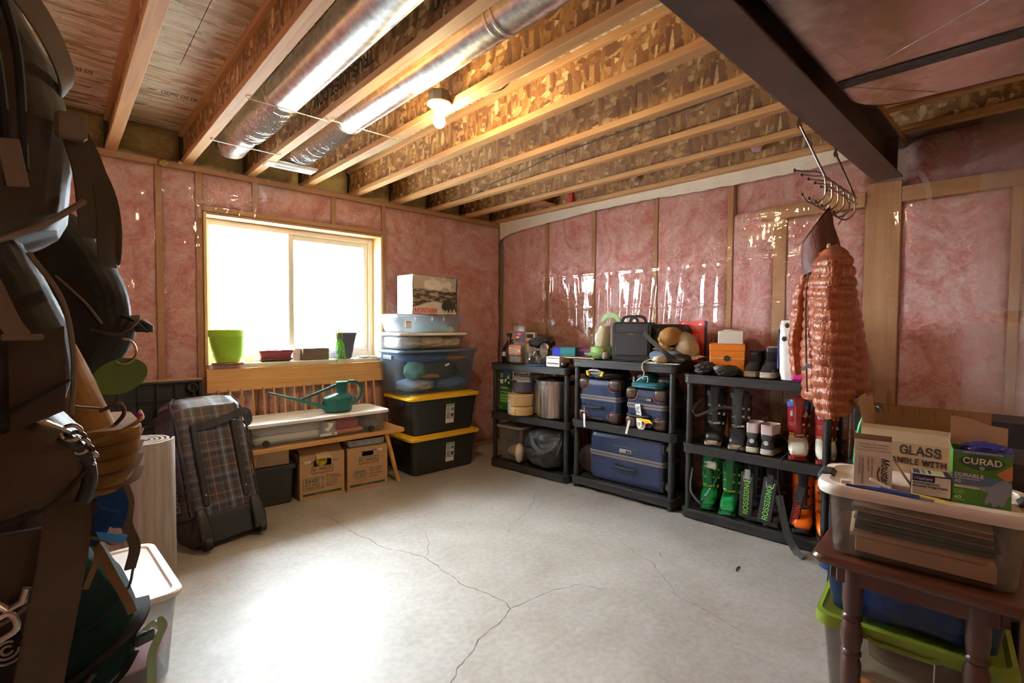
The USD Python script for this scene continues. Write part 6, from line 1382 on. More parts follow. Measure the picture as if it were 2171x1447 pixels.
plain('boot_black', (0.028, 0.028, 0.030), .33, var=.2, vscale=12, coat=.2); plain('boot_red', (0.26, 0.012, 0.016), .28, coat=.4); plain('boot_white', (0.74, 0.70, 0.58), .35, var=.06); plain('boot_green', (0.012, 0.30, 0.085), .3, coat=.25, var=.08); plain('boot_green_dark', (0.012, 0.15, 0.045), .35); plain('boot_orange', (0.92, 0.17, 0.012), .3, coat=.3); plain('liner_blue', (0.05, 0.13, 0.45), .7); plain('sole_worn', (0.33, 0.27, 0.21), .8, var=.3, vscale=30)
plain('liner_grey', (0.45, 0.47, 0.52), .7); plain('buckle_gold', (0.62, 0.50, 0.30), .3, .9); plain('buckle_lime', (0.50, 0.55, 0.05), .3, .6); plain('lime_text', (0.18, 0.62, 0.12), .5); plain('red_text', (0.85, 0.03, 0.02), .5)
b1 = ski_boot('black_ski_boot', 'black ski boot nearest the left post on the middle tier', S(3, .155, .21, .507), SR(3) + 12, 'boot_black', 'boot_black', 'cloth_dark', 'sole_worn', 'galvanised', 'boot_black', H=.35, group='black ski boots on the middle tier', logo='S', tmat='label_grey')
b2 = dup(b1, 'black ski boot beside the sneakers on the middle tier', S(3, .315, .20, .507), SR(3) + 10)
solo('boot_strap', 'black strap looped between the two black ski boots', 'strap', web2([S(3, .11, .07, .81), S(3, .075, .04, .76), S(3, .07, .03, .715), S(3, .10, .02, .70), S(3, .17, .03, .735), S(3, .24, .04, .765), S(3, .33, .06, .775)], .018, (-.3, .2, 1), .004), 'boot_black', 40)
s1 = shoe('black and white high sneaker, left of the pair on the middle tier', S(3, .43, .18, .507), SR(3) + 3, .185, ('sole_cream', 'shoe_black', 'pink_white', 'shoe_trim'), group='black and white sneakers on the middle tier', rear=True)
s2 = dup(s1, 'black and white high sneaker, right of the pair next to the red ski boot', S(3, .53, .175, .507), SR(3) - 4)
for u, lab in ((.345, 'long black lace hanging left of the sneakers down to the lower tier'), (.60, 'long black lace hanging right of the sneakers down to the lower tier')):
    solo('shoe_lace', lab, 'lace', tube(spline([S(3, u + .05, .03, .56), S(3, u + .01, -.004, .50), S(3, u, -.008, .40), S(3, u + .012, -.006, .30), S(3, u + .02, .01, .22)], 6), .0028, 6), 'rubber', 40)
r1 = ski_boot('red_ski_boot', 'red and white ski boot, left of the pair under the jacket', S(3, .655, .19, .507), SR(3) + 15, 'boot_white', 'boot_red', 'liner_grey', 'boot_red', 'buckle_gold', 'boot_red', strap='liner_blue', H=.335, group='red and white ski boots on the middle tier', text_='INTUITION', tmat='liner_blue')
for s in (-1, 1):
    r1.p('vent', xf(blob((0, 0, 0), .022, .01, .04, .03, 2, 1, 2), (s * .034, -.066, .262)), 'liner_grey', True)
r2 = dup(r1, 'red and white ski boot, right of the pair beside the shelf post', S(3, .80, .19, .507), SR(3) + 13)
g1 = ski_boot('green_ski_boot', 'green ski boot at the left end of the lowest tier', S(3, .125, .22, .070), SR(3) + 12, 'boot_green', 'boot_green', 'cloth_dark', 'boot_green_dark', 'buckle_lime', 'boot_green_dark', H=.36, group='green ski boots on the lowest tier', logo='M')
g2 = dup(g1, 'green ski boot with the grey clip, second on the lowest tier', S(3, .27, .20, .070), SR(3) + 8)
t = Thing('lettered_strap', 'grey lettered strap looping between the green ski boots', 'strap', S(3, .12, .03, .12), SR(3))
sp1 = spline([(-.05, 0, .22), (-.055, -.015, .12), (-.045, -.02, .06), (.0, -.022, .012), (.03, -.02, .02), (.075, -.012, .10), (.115, .0, .19), (.15, .012, .25)], 7)
t.p('strap', web2(sp1[::3], .020, (.5, -.3, .8), .003, 4), 'cloth_dark', 40)
t.p('print', text('TECNICA', .011, (.048, -.0225, .052), (.072, .014, .13), (-.13, 0, .072), .001), 'cloth_aqua', False)
t = Thing('grey_clip', 'silver grey plastic clip joining the green ski boots', 'clip', S(3, .195, .05, .375), SR(3))
t.p('body', box(-.035, .03, -.012, .012, -.02, .03, .006), 'galvanised', False); t.p('prong', box(-.055, -.035, -.006, .006, -.012, -.004, .002), 'galvanised', False); t.p('prong', box(-.055, -.035, -.006, .006, .012, .02, .002), 'galvanised', False)
k1 = ski_boot('black_ski_boot', 'black boot with a green ROSSIGNOL strap, left of the two on the lowest tier', S(3, .415, .22, .070), SR(3) + 10, 'boot_black', 'boot_black', 'boot_green_dark', 'boot_black', 'rubber', 'boot_black', H=.36)
k2 = ski_boot('black_ski_boot', 'black boot with a brighter green ROSSIGNOL strap, right of the two on the lowest tier', S(3, .535, .20, .070), SR(3) + 10, 'boot_black', 'boot_black', 'lime_print', 'boot_black', 'rubber', 'boot_black', H=.37)
for (u, v, lean, m_, lab) in ((.40, .065, 2, 'lime_print', 'hanging black boot strap lettered in dull green, left one'), (.515, .045, 7, 'lime_text', 'hanging black boot strap lettered in bright green, right one')):
    t = Thing('lettered_strap', lab, 'strap', S(3, u, v, .085), SR(3))
    t.p('strap', xf(fabric(dense(slab(.078, .014, 0, .29, .005, .003), .03), .003, 12, 3), ry=lean), 'black_nylon', 40)
    t.p('print', xf(text('ROSSIGNOL', .030, (.016, -.0098, .022), (0, 0, 1), (-1, 0, 0), .001, sx=1.0), ry=lean), m_, False)
    t.p('d_ring', xf(tube([(-.02, -.012, .265), (-.016, -.016, .235), (.022, -.016, .235), (.026, -.012, .265)], .003, 6), ry=lean), 'galvanised', 40)
    t.p('tab', xf(box(-.016, .018, -.014, -.006, .25, .31, .003), ry=lean), 'cloth_grey' if u < .45 else 'rubber', False)
solo('fallen_strap', 'long black strap falling from the lowest tier to the floor', 'strap', sweep(spline([S(3, .60, .03, .28), S(3, .625, .0, .20), S(3, .66, -.035, .10), S(3, .70, -.06, .035), S(3, .735, -.09, .008), S(3, .765, -.125, .006)], 7), .040, .005, (-1, -.2, .5)), 'black_nylon', 40)
o1 = ski_boot('orange_ski_boot', 'orange ski boot with a black TECNICA strap on the lowest tier', S(3, .685, .22, .070), SR(3) + 12, 'boot_orange', 'boot_orange', 'cloth_dark', 'boot_black', 'rubber', 'boot_black', H=.36, group='orange ski boots on the lowest tier', logo='M')
o2_ = dup(o1, 'orange ski boot partly hidden by the clear tote on the table', S(3, .815, .18, .070), SR(3) + 14)
t = Thing('lettered_strap', 'black strap with red TECNICA lettering on the orange boot', 'strap', S(3, .665, .085, .10), SR(3))
t.p('strap', xf(box(-.024, .024, -.005, .005, 0, .25, .003), ry=9), 'black_nylon', False)
t.p('print', xf(text('TECNICA', .021, (-.009, -.0058, .14), (0, 0, -1), (1, 0, 0), .001, sx=1.0), ry=9), 'red_text', False)
t.p('print_frame', xf(cat(*[rod(a, b, .0012, 4) for a, b in (((-.017, -.0056, .15), (.018, -.0056, .172)), ((.018, -.0056, .172), (.018, -.0056, .02)), ((.018, -.0056, .02), (-.017, -.0056, .02)), ((-.017, -.0056, .02), (-.017, -.0056, .15)))]), ry=9), 'red_text', False)
for x, lab in ((-.20, 'chrome pole standing behind the right shelf end, left one'), (-.155, 'chrome pole standing behind the right shelf end, right one')):
    solo('chrome_pole', lab, 'pole', rod((x, -3.30 - (.035 if x > -.18 else 0), 0), (x, -3.30 - (.035 if x > -.18 else 0), 1.02), .008, 14), 'galvanised', 40)

# ================================================================ RACK, JACKET
plain('dark_chrome', (0.36, 0.33, 0.31), .22, 1.0)
rkT = Thing('over_door_rack', 'metal hook rack hung from the flange of the steel beam', 'hook rack', (-1.035, -3.43, 1.90))
for dx, xt in ((-.225, -.255), (.225, .265)):
    rkT.p('strap', sweep([(xt, .045, .2575), (xt, .093, .2575), (xt, .096, .235), (xt + (.0), .090, .222)], .018, .003, (1, 0, 0)), 'dark_chrome', 40)
    rkT.p('rod', rod((xt, .090, .225), (dx, 0, 0), .0045, 10), 'dark_chrome', 40)
rkT.p('bar', rod((-.24, 0, 0), (.24, 0, 0), .004, 10), 'dark_chrome', 40); rkT.p('bar', rod((-.24, -.004, -.03), (.24, -.004, -.03), .004, 10), 'dark_chrome', 40)
for k in range(6):
    x = -.225 + .09 * k
    rkT.p('hook', tube(spline([(x, .115, .055), (x, .07, .040), (x, .035, .032), (x, .008, .01), (x, .0, -.03), (x, .004, -.075), (x, .035, -.098), (x, .068, -.082), (x, .085, -.055)], 6), .0035, 8), 'dark_chrome', 40)
    rkT.p('knob', blob((x, .117, .056), .015, .010, .015, .02, 2, 1, 2), 'rubber', True); rkT.p('knob', blob((x, .086, -.052), .015, .010, .015, .02, 2, 1, 2), 'rubber', True)
plain('hanger_plastic', (0.70, 0.56, 0.42), .35)
JC = (-1.17, -3.44, 0.0)
JR = -75.5
hg = Thing('coat_hanger', 'beige plastic hanger hook holding the rust jacket', 'hanger', JC, JR)
hg.p('hook', tube(spline([(-.045, .03, 1.82), (-.035, .03, 1.845), (-.018, .03, 1.838), (-.020, .03, 1.80), (-.026, .02, 1.76), (-.02, .0, 1.66)], 7), .006, 10), 'hanger_plastic', 40)
hg.p('arm', tube(spline([(-.01, .15, 1.56), (-.015, .08, 1.63), (-.02, .0, 1.66), (-.015, -.08, 1.62), (-.01, -.14, 1.57)], 6), .008, 8), 'hanger_plastic', 40)
solo('wire_hanger', 'thin dark wire hanger hanging behind the jacket collar', 'hanger', xf(tube(spline([(.02, .05, 1.86), (.012, .05, 1.88), (.02, .05, 1.89), (.03, .05, 1.87), (.045, .05, 1.83), (.052, .05, 1.81), (.045, .05, 1.78), (.015, .06, 1.73)], 5), .0022, 6), JC, rz=JR), 'dark_chrome', 40)
plain('down_rust', (0.30, 0.070, 0.020), .36, var=.16, vscale=9, bump=.4, bscale=60, bdist=.016, stretch=(1.8, 1.8, .42), sheen=.1)
plain('down_lining', (0.10, 0.018, 0.012), .6, var=.2, bump=.4, bscale=30, bdist=.01)
jk = Thing('down_jacket', 'rust orange quilted down jacket hanging from the hook rack', 'jacket', JC, JR)
def quilt(rings_fn, z0, z1, n=48, dz=.0055, pitch=.043, puff=.012, seed=0, cap=(True, True), fine=.0010):
    zs = np.arange(z1, z0, -dz)[::-1]; R_ = []; an = np.linspace(0, 2 * np.pi, n, endpoint=False)
    for z in zs:
        cx, cy, rx, ry, tw, tilt = rings_fn((z - z0) / (z1 - z0))
        zz = z + tilt * np.cos(an)
        pf = np.abs(np.sin(np.pi * (zz + .010 * meshkit.fbm(np.column_stack([np.cos(an) * 2, np.sin(an) * 2, np.full(n, z * 3)]), 2, seed)) / pitch)) ** .55
        wr = (meshkit.fbm(np.column_stack([np.cos(an) * 9 + 20, np.sin(an) * 9 + 20, np.full(n, z * 16)]), 3, seed + 1) - .5) * fine * 4
        big = (meshkit.fbm(np.column_stack([np.cos(an) * 1.5 + 9, np.sin(an) * 1.5 + 9, np.full(n, z * 5)]), 2, seed + 2) - .5) * .03
        r = 1 + big / max(rx, ry)
        x, y = (rx * r + puff * (pf - .6) + wr) * np.cos(an), (ry * r + puff * (pf - .6) + wr) * np.sin(an)
        c, s = math.cos(tw), math.sin(tw)
        R_.append(np.column_stack([cx + c * x - s * y, cy + s * x + c * y, zz]))
    return loft(R_, cap)
ip = lambda t_, *p: float(np.interp(t_, [q[0] for q in p], [q[1] for q in p]))
jk.p('body', quilt(lambda s: (ip(s, (0, .030), (.5, .002), (.8, -.012), (1, -.017)), .02, ip(s, (0, .126), (.5, .104), (.8, .09), (1, .045)), ip(s, (0, .13), (.6, .14), (.85, .15), (.95, .11), (1, .05)), 0, .020), 1.0, 1.60, 72, seed=1, puff=.010), 'down_rust', 50)
jk.p('sleeve', quilt(lambda s: (ip(s, (0, .024), (.08, .014), (.5, .008), (.85, .004), (1, -.012)), ip(s, (0, -.14), (.6, -.155), (.9, -.13), (1, -.07)), ip(s, (0, .048), (.05, .062), (.3, .068), (.75, .070), (.92, .060), (1, .026)), ip(s, (0, .055), (.2, .07), (.75, .08), (.93, .07), (1, .03)), 0, .018), .935, 1.615, 64, seed=5, pitch=.044, puff=.011), 'down_rust', 50)
jk.p('sleeve', quilt(lambda s: (ip(s, (0, -.118), (.3, -.130), (.7, -.120), (1, -.08)), ip(s, (0, .15), (.6, .16), (1, .10)), ip(s, (0, .028), (.3, .034), (.8, .040), (1, .024)), .06, 0, .01), 1.07, 1.575, 40, seed=9, puff=.007), 'down_rust', 50)
an = np.linspace(0, 2 * np.pi, 40, endpoint=False)
def colr(k, z, cx, rx, ry, slope): return np.column_stack([.84 * (cx + rx * np.cos(an)), .0 + ry * np.sin(an), z + slope * np.cos(an)])
jk.p('collar', fabric(dense(loft([colr(0, 1.54, -.04, .085, .085, .03), colr(0, 1.60, -.055, .080, .08, .05), colr(0, 1.66, -.070, .068, .068, .07), colr(0, 1.715, -.076, .060, .060, .078)], (False, False)), .02), .008, 16, 3), 'down_lining', 45)
jk.p('collar_lining', loft([colr(0, 1.722, -.076, .061, .061, .078), colr(0, 1.72, -.076, .052, .052, .075), colr(0, 1.64, -.062, .058, .058, .06), colr(0, 1.56, -.045, .055, .055, .03)], (False, True)), 'down_lining', 40)
jk.p('zip', tube(spline([(-.078, -.075, 1.02), (-.086, -.068, 1.2), (-.092, -.06, 1.4), (-.085, -.05, 1.53)], 6), .004, 8), 'ink_brown', 40)
plain('sky_tab', (0.18, 0.52, 0.72), .5)
jk.p('zip_pull', xf(box(-.006, .006, -.002, .002, -.024, .012, .001), (-.082, -.092, 1.13), ry=35), 'sky_tab', False, label='light blue zip pull tab')

# ================================================================ THE TABLE AT THE RIGHT AND THINGS AROUND IT
wood('cherry_y', (0.085, 0.021, 0.010), (0.045, 0.011, 0.006), axis=0, rough=.36, coat=.12)
wood('cherry_z', (0.070, 0.018, 0.009), (0.038, 0.010, 0.006), axis=2, rough=.36, coat=.12)
tbR = -86.0
tbl = Thing('end_table', 'dark cherry end table with turned legs at the right edge', 'table', (-1.652, -3.815, 0), tbR)
tbl.p('top', loft([ring(rrect(.455, .49, .03, 5), .590), ring(rrect(.470, .505, .035, 5), .598), ring(rrect(.475, .51, .036, 5), .606), ring(rrect(.466, .50, .034, 5), .616), ring(rrect(.45, .485, .03, 5), .620)]), 'cherry_y', 30)
for y in (-.205, .205):
    tbl.p('apron', box(-.175, .175, y - .010, y + .010, .535, .591, .003), 'cherry_y', False)
for x in (-.185, .185):
    tbl.p('apron', box(x - .010, x + .010, -.195, .195, .535, .591, .003), 'cherry_z', False)
lp = [(.016, 0), (.019, .01), (.021, .10), (.024, .24), (.0265, .30), (.020, .318), (.026, .325), (.026, .334), (.022, .34), (.028, .375), (.0285, .40), (.021, .425), (.027, .432), (.027, .44), (.022, .447), (.026, .48), (.027, .59)]
for x in (-.135, .135):
    for y in (-.195, .195):
        tbl.p('leg', xf(lathe(lp, 24), (x, y, 0)), 'cherry_z', 40)
clear('tote_clear', (0.86, 0.84, 0.83), (0.80, 0.76, 0.74), milk=.055, rough=.10)
plain('lid_cream', (0.78, 0.70, 0.64), .4)
TR = -81.5; TC = (-1.742, -3.822)
def TL(x, y, z):
    a = math.radians(TR); return (TC[0] + x * math.cos(a) - y * math.sin(a), TC[1] + x * math.sin(a) + y * math.cos(a), z)
tt = Thing('paper_tote', 'clear tote full of papers with a cream lid and dark latches on the table', 'storage tote', (*TC, .621), TR)
clear_bin(tt, .425, .25, .192, 'tote_clear', None, .93, .035, rim=.006)
tt.p('lid', loft([ring(rrect(.440, .265, .05, 7), .178), ring(rrect(.472, .292, .06, 7), .180), ring(rrect(.480, .300, .062, 7), .190), ring(rrect(.480, .300, .062, 7), .202), ring(rrect(.470, .290, .06, 7), .212), ring(rrect(.425, .245, .05, 7), .214), ring(rrect(.41, .23, .045, 7), .207)]), 'lid_cream', 40)
for s in (-1, 1):
    tt.p('latch', fabric(dense(box(s * .225 - .022, s * .225 + .022, -.045, .045, .150, .219, .010), .03), .001, 10, 1), 'case_grey', 40)
plain('manila', (0.86, 0.66, 0.43), .7, var=.05); plain('folder_teal', (0.05, 0.14, 0.13), .7)
rq = np.random.default_rng(21)
ptones = ['manila', 'manila', 'card_pale', 'folder_teal', 'folder_teal', 'cloth_grey', 'folder_teal', 'card_pale', 'cloth_grey', 'manila']
plab = ['lowest manila folder in the paper tote', 'second manila folder from the bottom in the paper tote', 'tan paper above the manila folders in the paper tote', 'lowest dark teal folder in the paper tote', 'second dark teal folder in the paper tote', 'grey sheets between the teal folders in the paper tote', 'highest dark teal folder in the paper tote', 'tan sheet near the top in the paper tote', 'grey sheet near the top in the paper tote', 'topmost manila sheet in the paper tote']
zz = .634
for k in range(10):
    th_ = (.042, .012, .006, .012, .010, .006, .010, .005, .006, .004)[k]
    solo('folder', plab[k], 'folder', xf(box(-.15, .15, -.095, .095, 0, th_, .001), TL(rq.uniform(-.012, .012), rq.uniform(-.008, .008), zz), rz=TR + rq.uniform(-2.5, 2.5), ry=1.2), ptones[k], False); zz += th_ + .0025
LZ = .829
t = Thing('biscuit_carton', 'open white carton with brush lettering on the tote lid', 'box', TL(-.108, -.052, LZ), TR + 4)
w, d, h = .090, .075, .092
carton(t, w, d, h, 'white_card', .002, False)
t.p('flap', xf(box(-w / 2, w / 2, 0, .0015, 0, .045), (0, -d / 2, h), rx=-10), 'white_card', False)
t.p('flap', xf(box(-w / 2, w / 2, 0, .0015, 0, .05), (0, d / 2 - .002, h), rx=6), 'card_dark', False)
t.p('flap', xf(box(0, .0015, -d / 2, d / 2, 0, .085), (w / 2, 0, h - .005), ry=148), 'card_pale', False)
for k, s in enumerate(('PREPARED THE LEGUMES', 'PREMIERES RECETTES', 'INGREDIENTS A LA MAISON')):
    t.p('print', text(s, .0042, (0, -d / 2 - .004 - .0012 * (2 - k), h + .032 - .009 * k), (1, 0, 0), (0, .17, 1), .0004, False, center=True), 'ink', False)
t.p('print', text('Moustache', .0175, (.020, -d / 2 - .0006, .090), (0, 0, -1), (1, 0, 0), .0005, True, sx=.78, slant=.25), 'ink', False)
t.p('swash', tube(spline([(.016, -d / 2 - .001, .062), (.011, -d / 2 - .001, .04), (.018, -d / 2 - .001, .018), (.028, -d / 2 - .001, .010)], 6), .0014, 6), 'ink', 40)
for x, s in ((-.004, 'BAKE IT WITH FLAIR'), (-.013, '& MAKER EASY'), (-.026, 'TINCE SANDWICH ENSEMBLE'), (-.034, 'DE VOTRE MAISON')):
    t.p('print', text(s, .004, (x, -d / 2 - .0006, .086), (0, 0, -1), (1, 0, 0), .0004, False), 'ink', False)
t = Thing('prep_pad_box', 'small white and navy box of alcohol prep pads on the tote lid', 'box', TL(.022, -.062, LZ), TR + 3)
w, d, h = .082, .06, .062
t.p('carton', box(-w / 2, w / 2, -d / 2, d / 2, 0, h, .0015), 'paper', False)
Y = -d / 2 - .0006
t.p('brand_panel', box(-w / 2 + .001, .008, Y, Y + .0006, .042, .059), 'label_blue_dk', False) if False else None
plain('navy_print', (0.02, 0.025, 0.14), .5)
t.p('brand_panel', box(-w / 2 + .001, .008, Y, Y + .0006, .042, .059), 'navy_print', False); t.p('brand_band', box(-w / 2, w / 2, Y, Y + .0006, .058, .0615), 'navy_print', False); t.p('brand_band', box(-w / 2, w / 2, Y, Y + .0006, .0005, .005), 'navy_print', False)
t.p('print', text('+TopCare', .0062, (-w / 2 + .003, Y - .0004, .047), (1, 0, 0), (0, 0, 1), .0004), 'paper', False)
t.p('band', box(-w / 2 + .002, .018, Y, Y + .0006, .0345, .0395), 'sky_tab', False); t.p('print', text('SINGLE-USE STERILE', .0026, (-w / 2 + .004, Y - .0004, .0358), (1, 0, 0), (0, 0, 1), .0004, False), 'navy_print', False)
t.p('print', text('Alcohol Prep Pads', .0062, (-w / 2 + .002, Y, .026), (1, 0, 0), (0, 0, 1), .0004), 'ink', False)
for k in range(5):
    t.p('print_line', box(-w / 2 + .002, w / 2 - .01 - .006 * (k % 3), Y, Y + .0005, .0075 + .0034 * k, .009 + .0034 * k), 'label_grey', False)
t.p('top_panel', box(-w / 2 + .004, -w / 2 + .018, -d / 2 + .006, d / 2 - .006, h - .0002, h + .0005), 'navy_print', False); t.p('top_panel', box(-w / 2 + .022, -w / 2 + .030, -d / 2 + .006, d / 2 - .006, h - .0002, h + .0005), 'sky_tab', False)
t.p('top_panel', box(w / 2 - .012, w / 2 - .001, -d / 2, d / 2, h - .0002, h + .0005), 'navy_print', False)
t.p('print', text('Prep Pads', .006, (-.004, d / 2 - .008, h), (0, -1, 0), (1, 0, 0), .0005), 'ink', False)
plain('curad_green', (0.07, 0.25, 0.02), .4); plain('curad_blue', (0.10, 0.20, 0.33), .45); plain('curad_dark', (0.03, 0.10, 0.02), .4); plain('nitrile_pale', (0.28, 0.34, 0.44), .5); plain('skin', (0.60, 0.22, 0.08), .6); plain('nitrile', (0.045, 0.05, 0.42), .3, coat=.2)
t = Thing('glove_carton', 'tall green CURAD glove carton on the tote lid', 'box', TL(.122, -.050, LZ), TR + 2)
w, d, h = .114, .075, .142
carton(t, w, d, h, 'curad_green', .0015, False)
Y = -d / 2 - .0006
t.p('flap', xf(poly([(-w / 2, 0), (w / 2, 0), (w / 2, .058), (.02, .062), (-.012, .074), (-.035, .078), (-w / 2, .080)], .0012, (0, 0, 0), (1, 0, 0), (0, 0, 1)), (0, d / 2, h - .002)), 'card_pale', False)
t.p('flap', xf(box(-.001, 0, -d / 2, d / 2, 0, .03), (-w / 2, 0, h), ry=-20), 'grey_brown', False)
t.p('band', box(-w / 2, w / 2, Y, Y + .0006, h - .009, h), 'curad_blue', False)
t.p('print', text('AMERICAN BRAND HOSPITALS USE', .0032, (0, Y - .0004, h - .006), (1, 0, 0), (0, 0, 1), .0004, center=True), 'paper', False)
def oval(rx, rz, cx, cz): return [(cx + rx * math.cos(a), cz + rz * math.sin(a) - (.35 * rz * math.cos(a) ** 2 if math.sin(a) < 0 else 0) * -1) for a in np.linspace(0, 2 * np.pi, 40, endpoint=False)]
t.p('emblem', poly(oval(.045, .020, 0, .113), .0005, (0, Y, 0), (1, 0, 0), (0, 0, 1)), 'curad_dark', False)
t.p('print', text('CURAD', .0155, (0, Y - .0005, .108), (1, 0, 0), (0, 0, 1), .0006, center=True, sx=1.02), 'paper', False)
t.p('cross', poly(oval(.0055, .0055, 0, .0985), .0005, (0, Y - .0006, 0), (1, 0, 0), (0, 0, 1)), 'nitrile_pale', False)
t.p('blue_field', poly([(-w / 2, .048), (w / 2, .048), (w / 2, .073), (-w / 2, .084)], .0006, (0, Y, 0), (1, 0, 0), (0, 0, 1)), 'curad_blue', False)
t.p('pale_band', box(-w / 2 + .004, .02, Y - .0006, Y, .042, .052), 'paper', False)
for s, hh, z in (('DURABLE', .0092, .0715), ('NITRILE EXAM GLOVES', .0032, .0655), ('40', .0075, .055), ('40', .0085, .012)):
    t.p('print', text(s, hh, (-w / 2 + .004, Y - .0005, z), (1, 0, 0), (0, 0, 1), .0004), 'paper', False)
t.p('print', text('CHEMICAL RESISTANT', .0028, (-.036, Y - .001, .0455), (1, 0, 0), (0, 0, 1), .0004, False), 'label_grey', False)
for k in range(4):
    t.p('print_line', box(-w / 2 + .004, -.03 - .004 * (k % 2), Y - .0005, Y, .020 + .0045 * k if k else .008, .0225 + .0045 * k if k else .010), 'lime_text', False)
glv = [(.057, .066), (.057, .040), (.048, .028), (.046, .012), (.040, .005), (.034, .010), (.030, .004), (.023, .002), (.020, .012), (.016, .012), (.012, .006), (.006, .009), (.010, .026), (.014, .038), (.002, .040), (-.004, .047), (.002, .052), (.018, .055), (.030, .068), (.044, .076)]
t.p('glove_picture', poly([(x, z) for x, z in glv], .0006, (0, Y - .0006, 0), (1, 0, 0), (0, 0, 1)), 'nitrile_pale', False)
t.p('hand_picture', poly([(.057, .115), (.057, .078), (.046, .074), (.032, .082), (.028, .090), (.036, .096), (.046, .106)], .0006, (0, Y - .0008, 0), (1, 0, 0), (0, 0, 1)), 'skin', False)
solo('nitrile_glove', 'crumpled blue glove spilling out of the green carton', 'glove', xf(fabric(dense(blob((.012, .0, 0), .092, .06, .040, .3, 2.6, 5, 4), .008), .008, 50, 3), TL(.122, -.046, LZ + .140), rz=TR), 'nitrile', True)
plain('pen_blue', (0.02, 0.07, 0.32), .35); plain('razor_yellow', (0.85, 0.58, 0.03), .4); plain('bristle', (0.80, 0.70, 0.52), .8)
t = Thing('toothbrush', 'blue handled toothbrush with cream bristles at the front of the tote lid', 'toothbrush', TL(-.125, -.122, LZ + .004), TR - 3)
t.p('handle', tube([(-.03, 0, 0), (.0, 0, .003), (.05, 0, .004), (.11, 0, .003), (.125, 0, .003)], [.003, .003, .005, .005, .004], 10), 'pen_blue', 40); t.p('bristles', fabric(dense(box(-.055, -.028, -.006, .006, .0, .014, .003), .006), .002, 200, 2), 'bristle', 40)
t.p('head', box(-.056, -.026, -.006, .006, -.003, .001, .001), 'lid_cream', False)
t = Thing('ball_pen', 'dark blue ball pen lying along the front edge of the tote lid', 'pen', TL(-.165, -.134, LZ + .008), TR - 3)
t.p('barrel', rod((0, 0, 0), (.15, 0, 0), .0035, 12), 'navy_print', 40); t.p('cap', rod((.12, 0, 0), (.165, 0, 0), .0046, 12), 'pen_blue', 40); t.p('clip', box(.125, .163, -.001, .001, .004, .0065), 'pen_blue', False); t.p('tip', rod((.165, 0, 0), (.195, 0, 0), .004, 10, .0035), 'grey_brown', 40)
t = Thing('razor', 'yellow handled razor with a cream head lying in front of the prep pad box', 'razor', TL(-.062, -.112, LZ + .005), TR - 9)
t.p('handle', tube([(.03, 0, .002), (.06, 0, .002), (.10, 0, .001), (.128, 0, 0)], [.0035, .005, .0055, .003], 10), 'razor_yellow', 40); t.p('neck', rod((.0, 0, .006), (.03, 0, .002), .003, 8), 'galvanised', 40)
t.p('head', xf(box(-.04, .012, -.006, .006, -.003, .004, .002), (-.012, 0, .010), ry=20), 'lid_cream', False); t.p('guard', xf(box(-.036, .008, -.008, -.005, -.002, .002, .001), (-.012, 0, .010), ry=20), 'bristle', False)

# under the table
clear('tub_blue', (0.42, 0.60, 0.84), (0.12, 0.27, 0.55), milk=.13, rough=.12)
clear('tub_smoke', (0.82, 0.81, 0.80), (0.72, 0.70, 0.68), milk=.07, rough=.1)
plain('lid_green', (0.19, 0.27, 0.022), .35)
UR = -83.5; UC = (-1.655, -3.800)
def UL(x, y, z):
    a = math.radians(UR); return (UC[0] + x * math.cos(a) - y * math.sin(a), UC[1] + x * math.sin(a) + y * math.cos(a), z)
t = Thing('green_lid_tub', 'clear tub with a lime green lid on the floor under the table', 'storage tub', (*UC, 0), UR)
clear_bin(t, .42, .28, .380, 'tub_smoke', None, .86, .03, rim=.006)
t.p('lid', loft([ring(rrect(.437, .295, .035, 6), .362), ring(rrect(.461, .315, .04, 6), .365), ring(rrect(.465, .32, .042, 6), .379), ring(rrect(.457, .312, .04, 6), .399), ring(rrect(.43, .29, .035, 6), .405), ring(rrect(.41, .27, .03, 6), .395)]), 'lid_green', 40)
t.p('latch', tube([(-.09, -.161, .375), (-.075, -.167, .369), (.055, -.167, .369), (.07, -.161, .375)], .007, 8), 'lid_green', 40)
t.p('panel_edge', tube([(.06, -.140, .355), (.06, -.136, .285), (.075, -.134, .27), (.18, -.134, .27)], .002, 6), 'lid_white', 40)
for nm, lab, c, sz, mt, sd in (('orange_book', 'orange folder in the green lidded tub', (.03, 0, .185), (.28, .22, .03), 'cloth_orange', 1), ('paper_stack', 'cream papers in the green lidded tub', (-.03, 0, .235), (.26, .22, .05), 'cloth_cream', 2), ('brown_bundle', 'brown bundle at the top of the green lidded tub', (.04, .0, .295), (.27, .2, .06), 'card_dark', 3), ('dark_bundle', 'dark bundle at the bottom of the green lidded tub', (.0, 0, .095), (.27, .22, .15), 'cloth_dark', 4)):
    solo(nm, lab, 'contents', xf(blob((0, 0, 0), *sz, .1, 2.5, sd, 3, pw=5), UL(*c), rz=UR), mt, 50)
t = Thing('blue_tub', 'translucent blue lidded tub on the green lidded tub', 'storage tub', (*UC, .408), UR)
clear_bin(t, .42, .27, .135, 'tub_blue', None, .90, .03, rim=.008)
t.p('lid', loft([ring(rrect(.445, .292, .035, 6), .125), ring(rrect(.457, .304, .04, 6), .128), ring(rrect(.457, .304, .04, 6), .144), ring(rrect(.44, .29, .035, 6), .150)]), 'tub_blue', 40)
t.p('divider', box(-.06, -.055, -.125, .12, .008, .12), 'tub_blue', False); t.p('divider', box(.05, .055, -.125, .12, .008, .12), 'tub_blue', False)
solo('blue_contents', 'dark blue contents in the translucent blue tub', 'contents', xf(blob((0, 0, 0), .30, .20, .09, .12, 3, 4, 3, pw=4), UL(0, 0, .464), rz=UR), 'cloth_blue', 50)

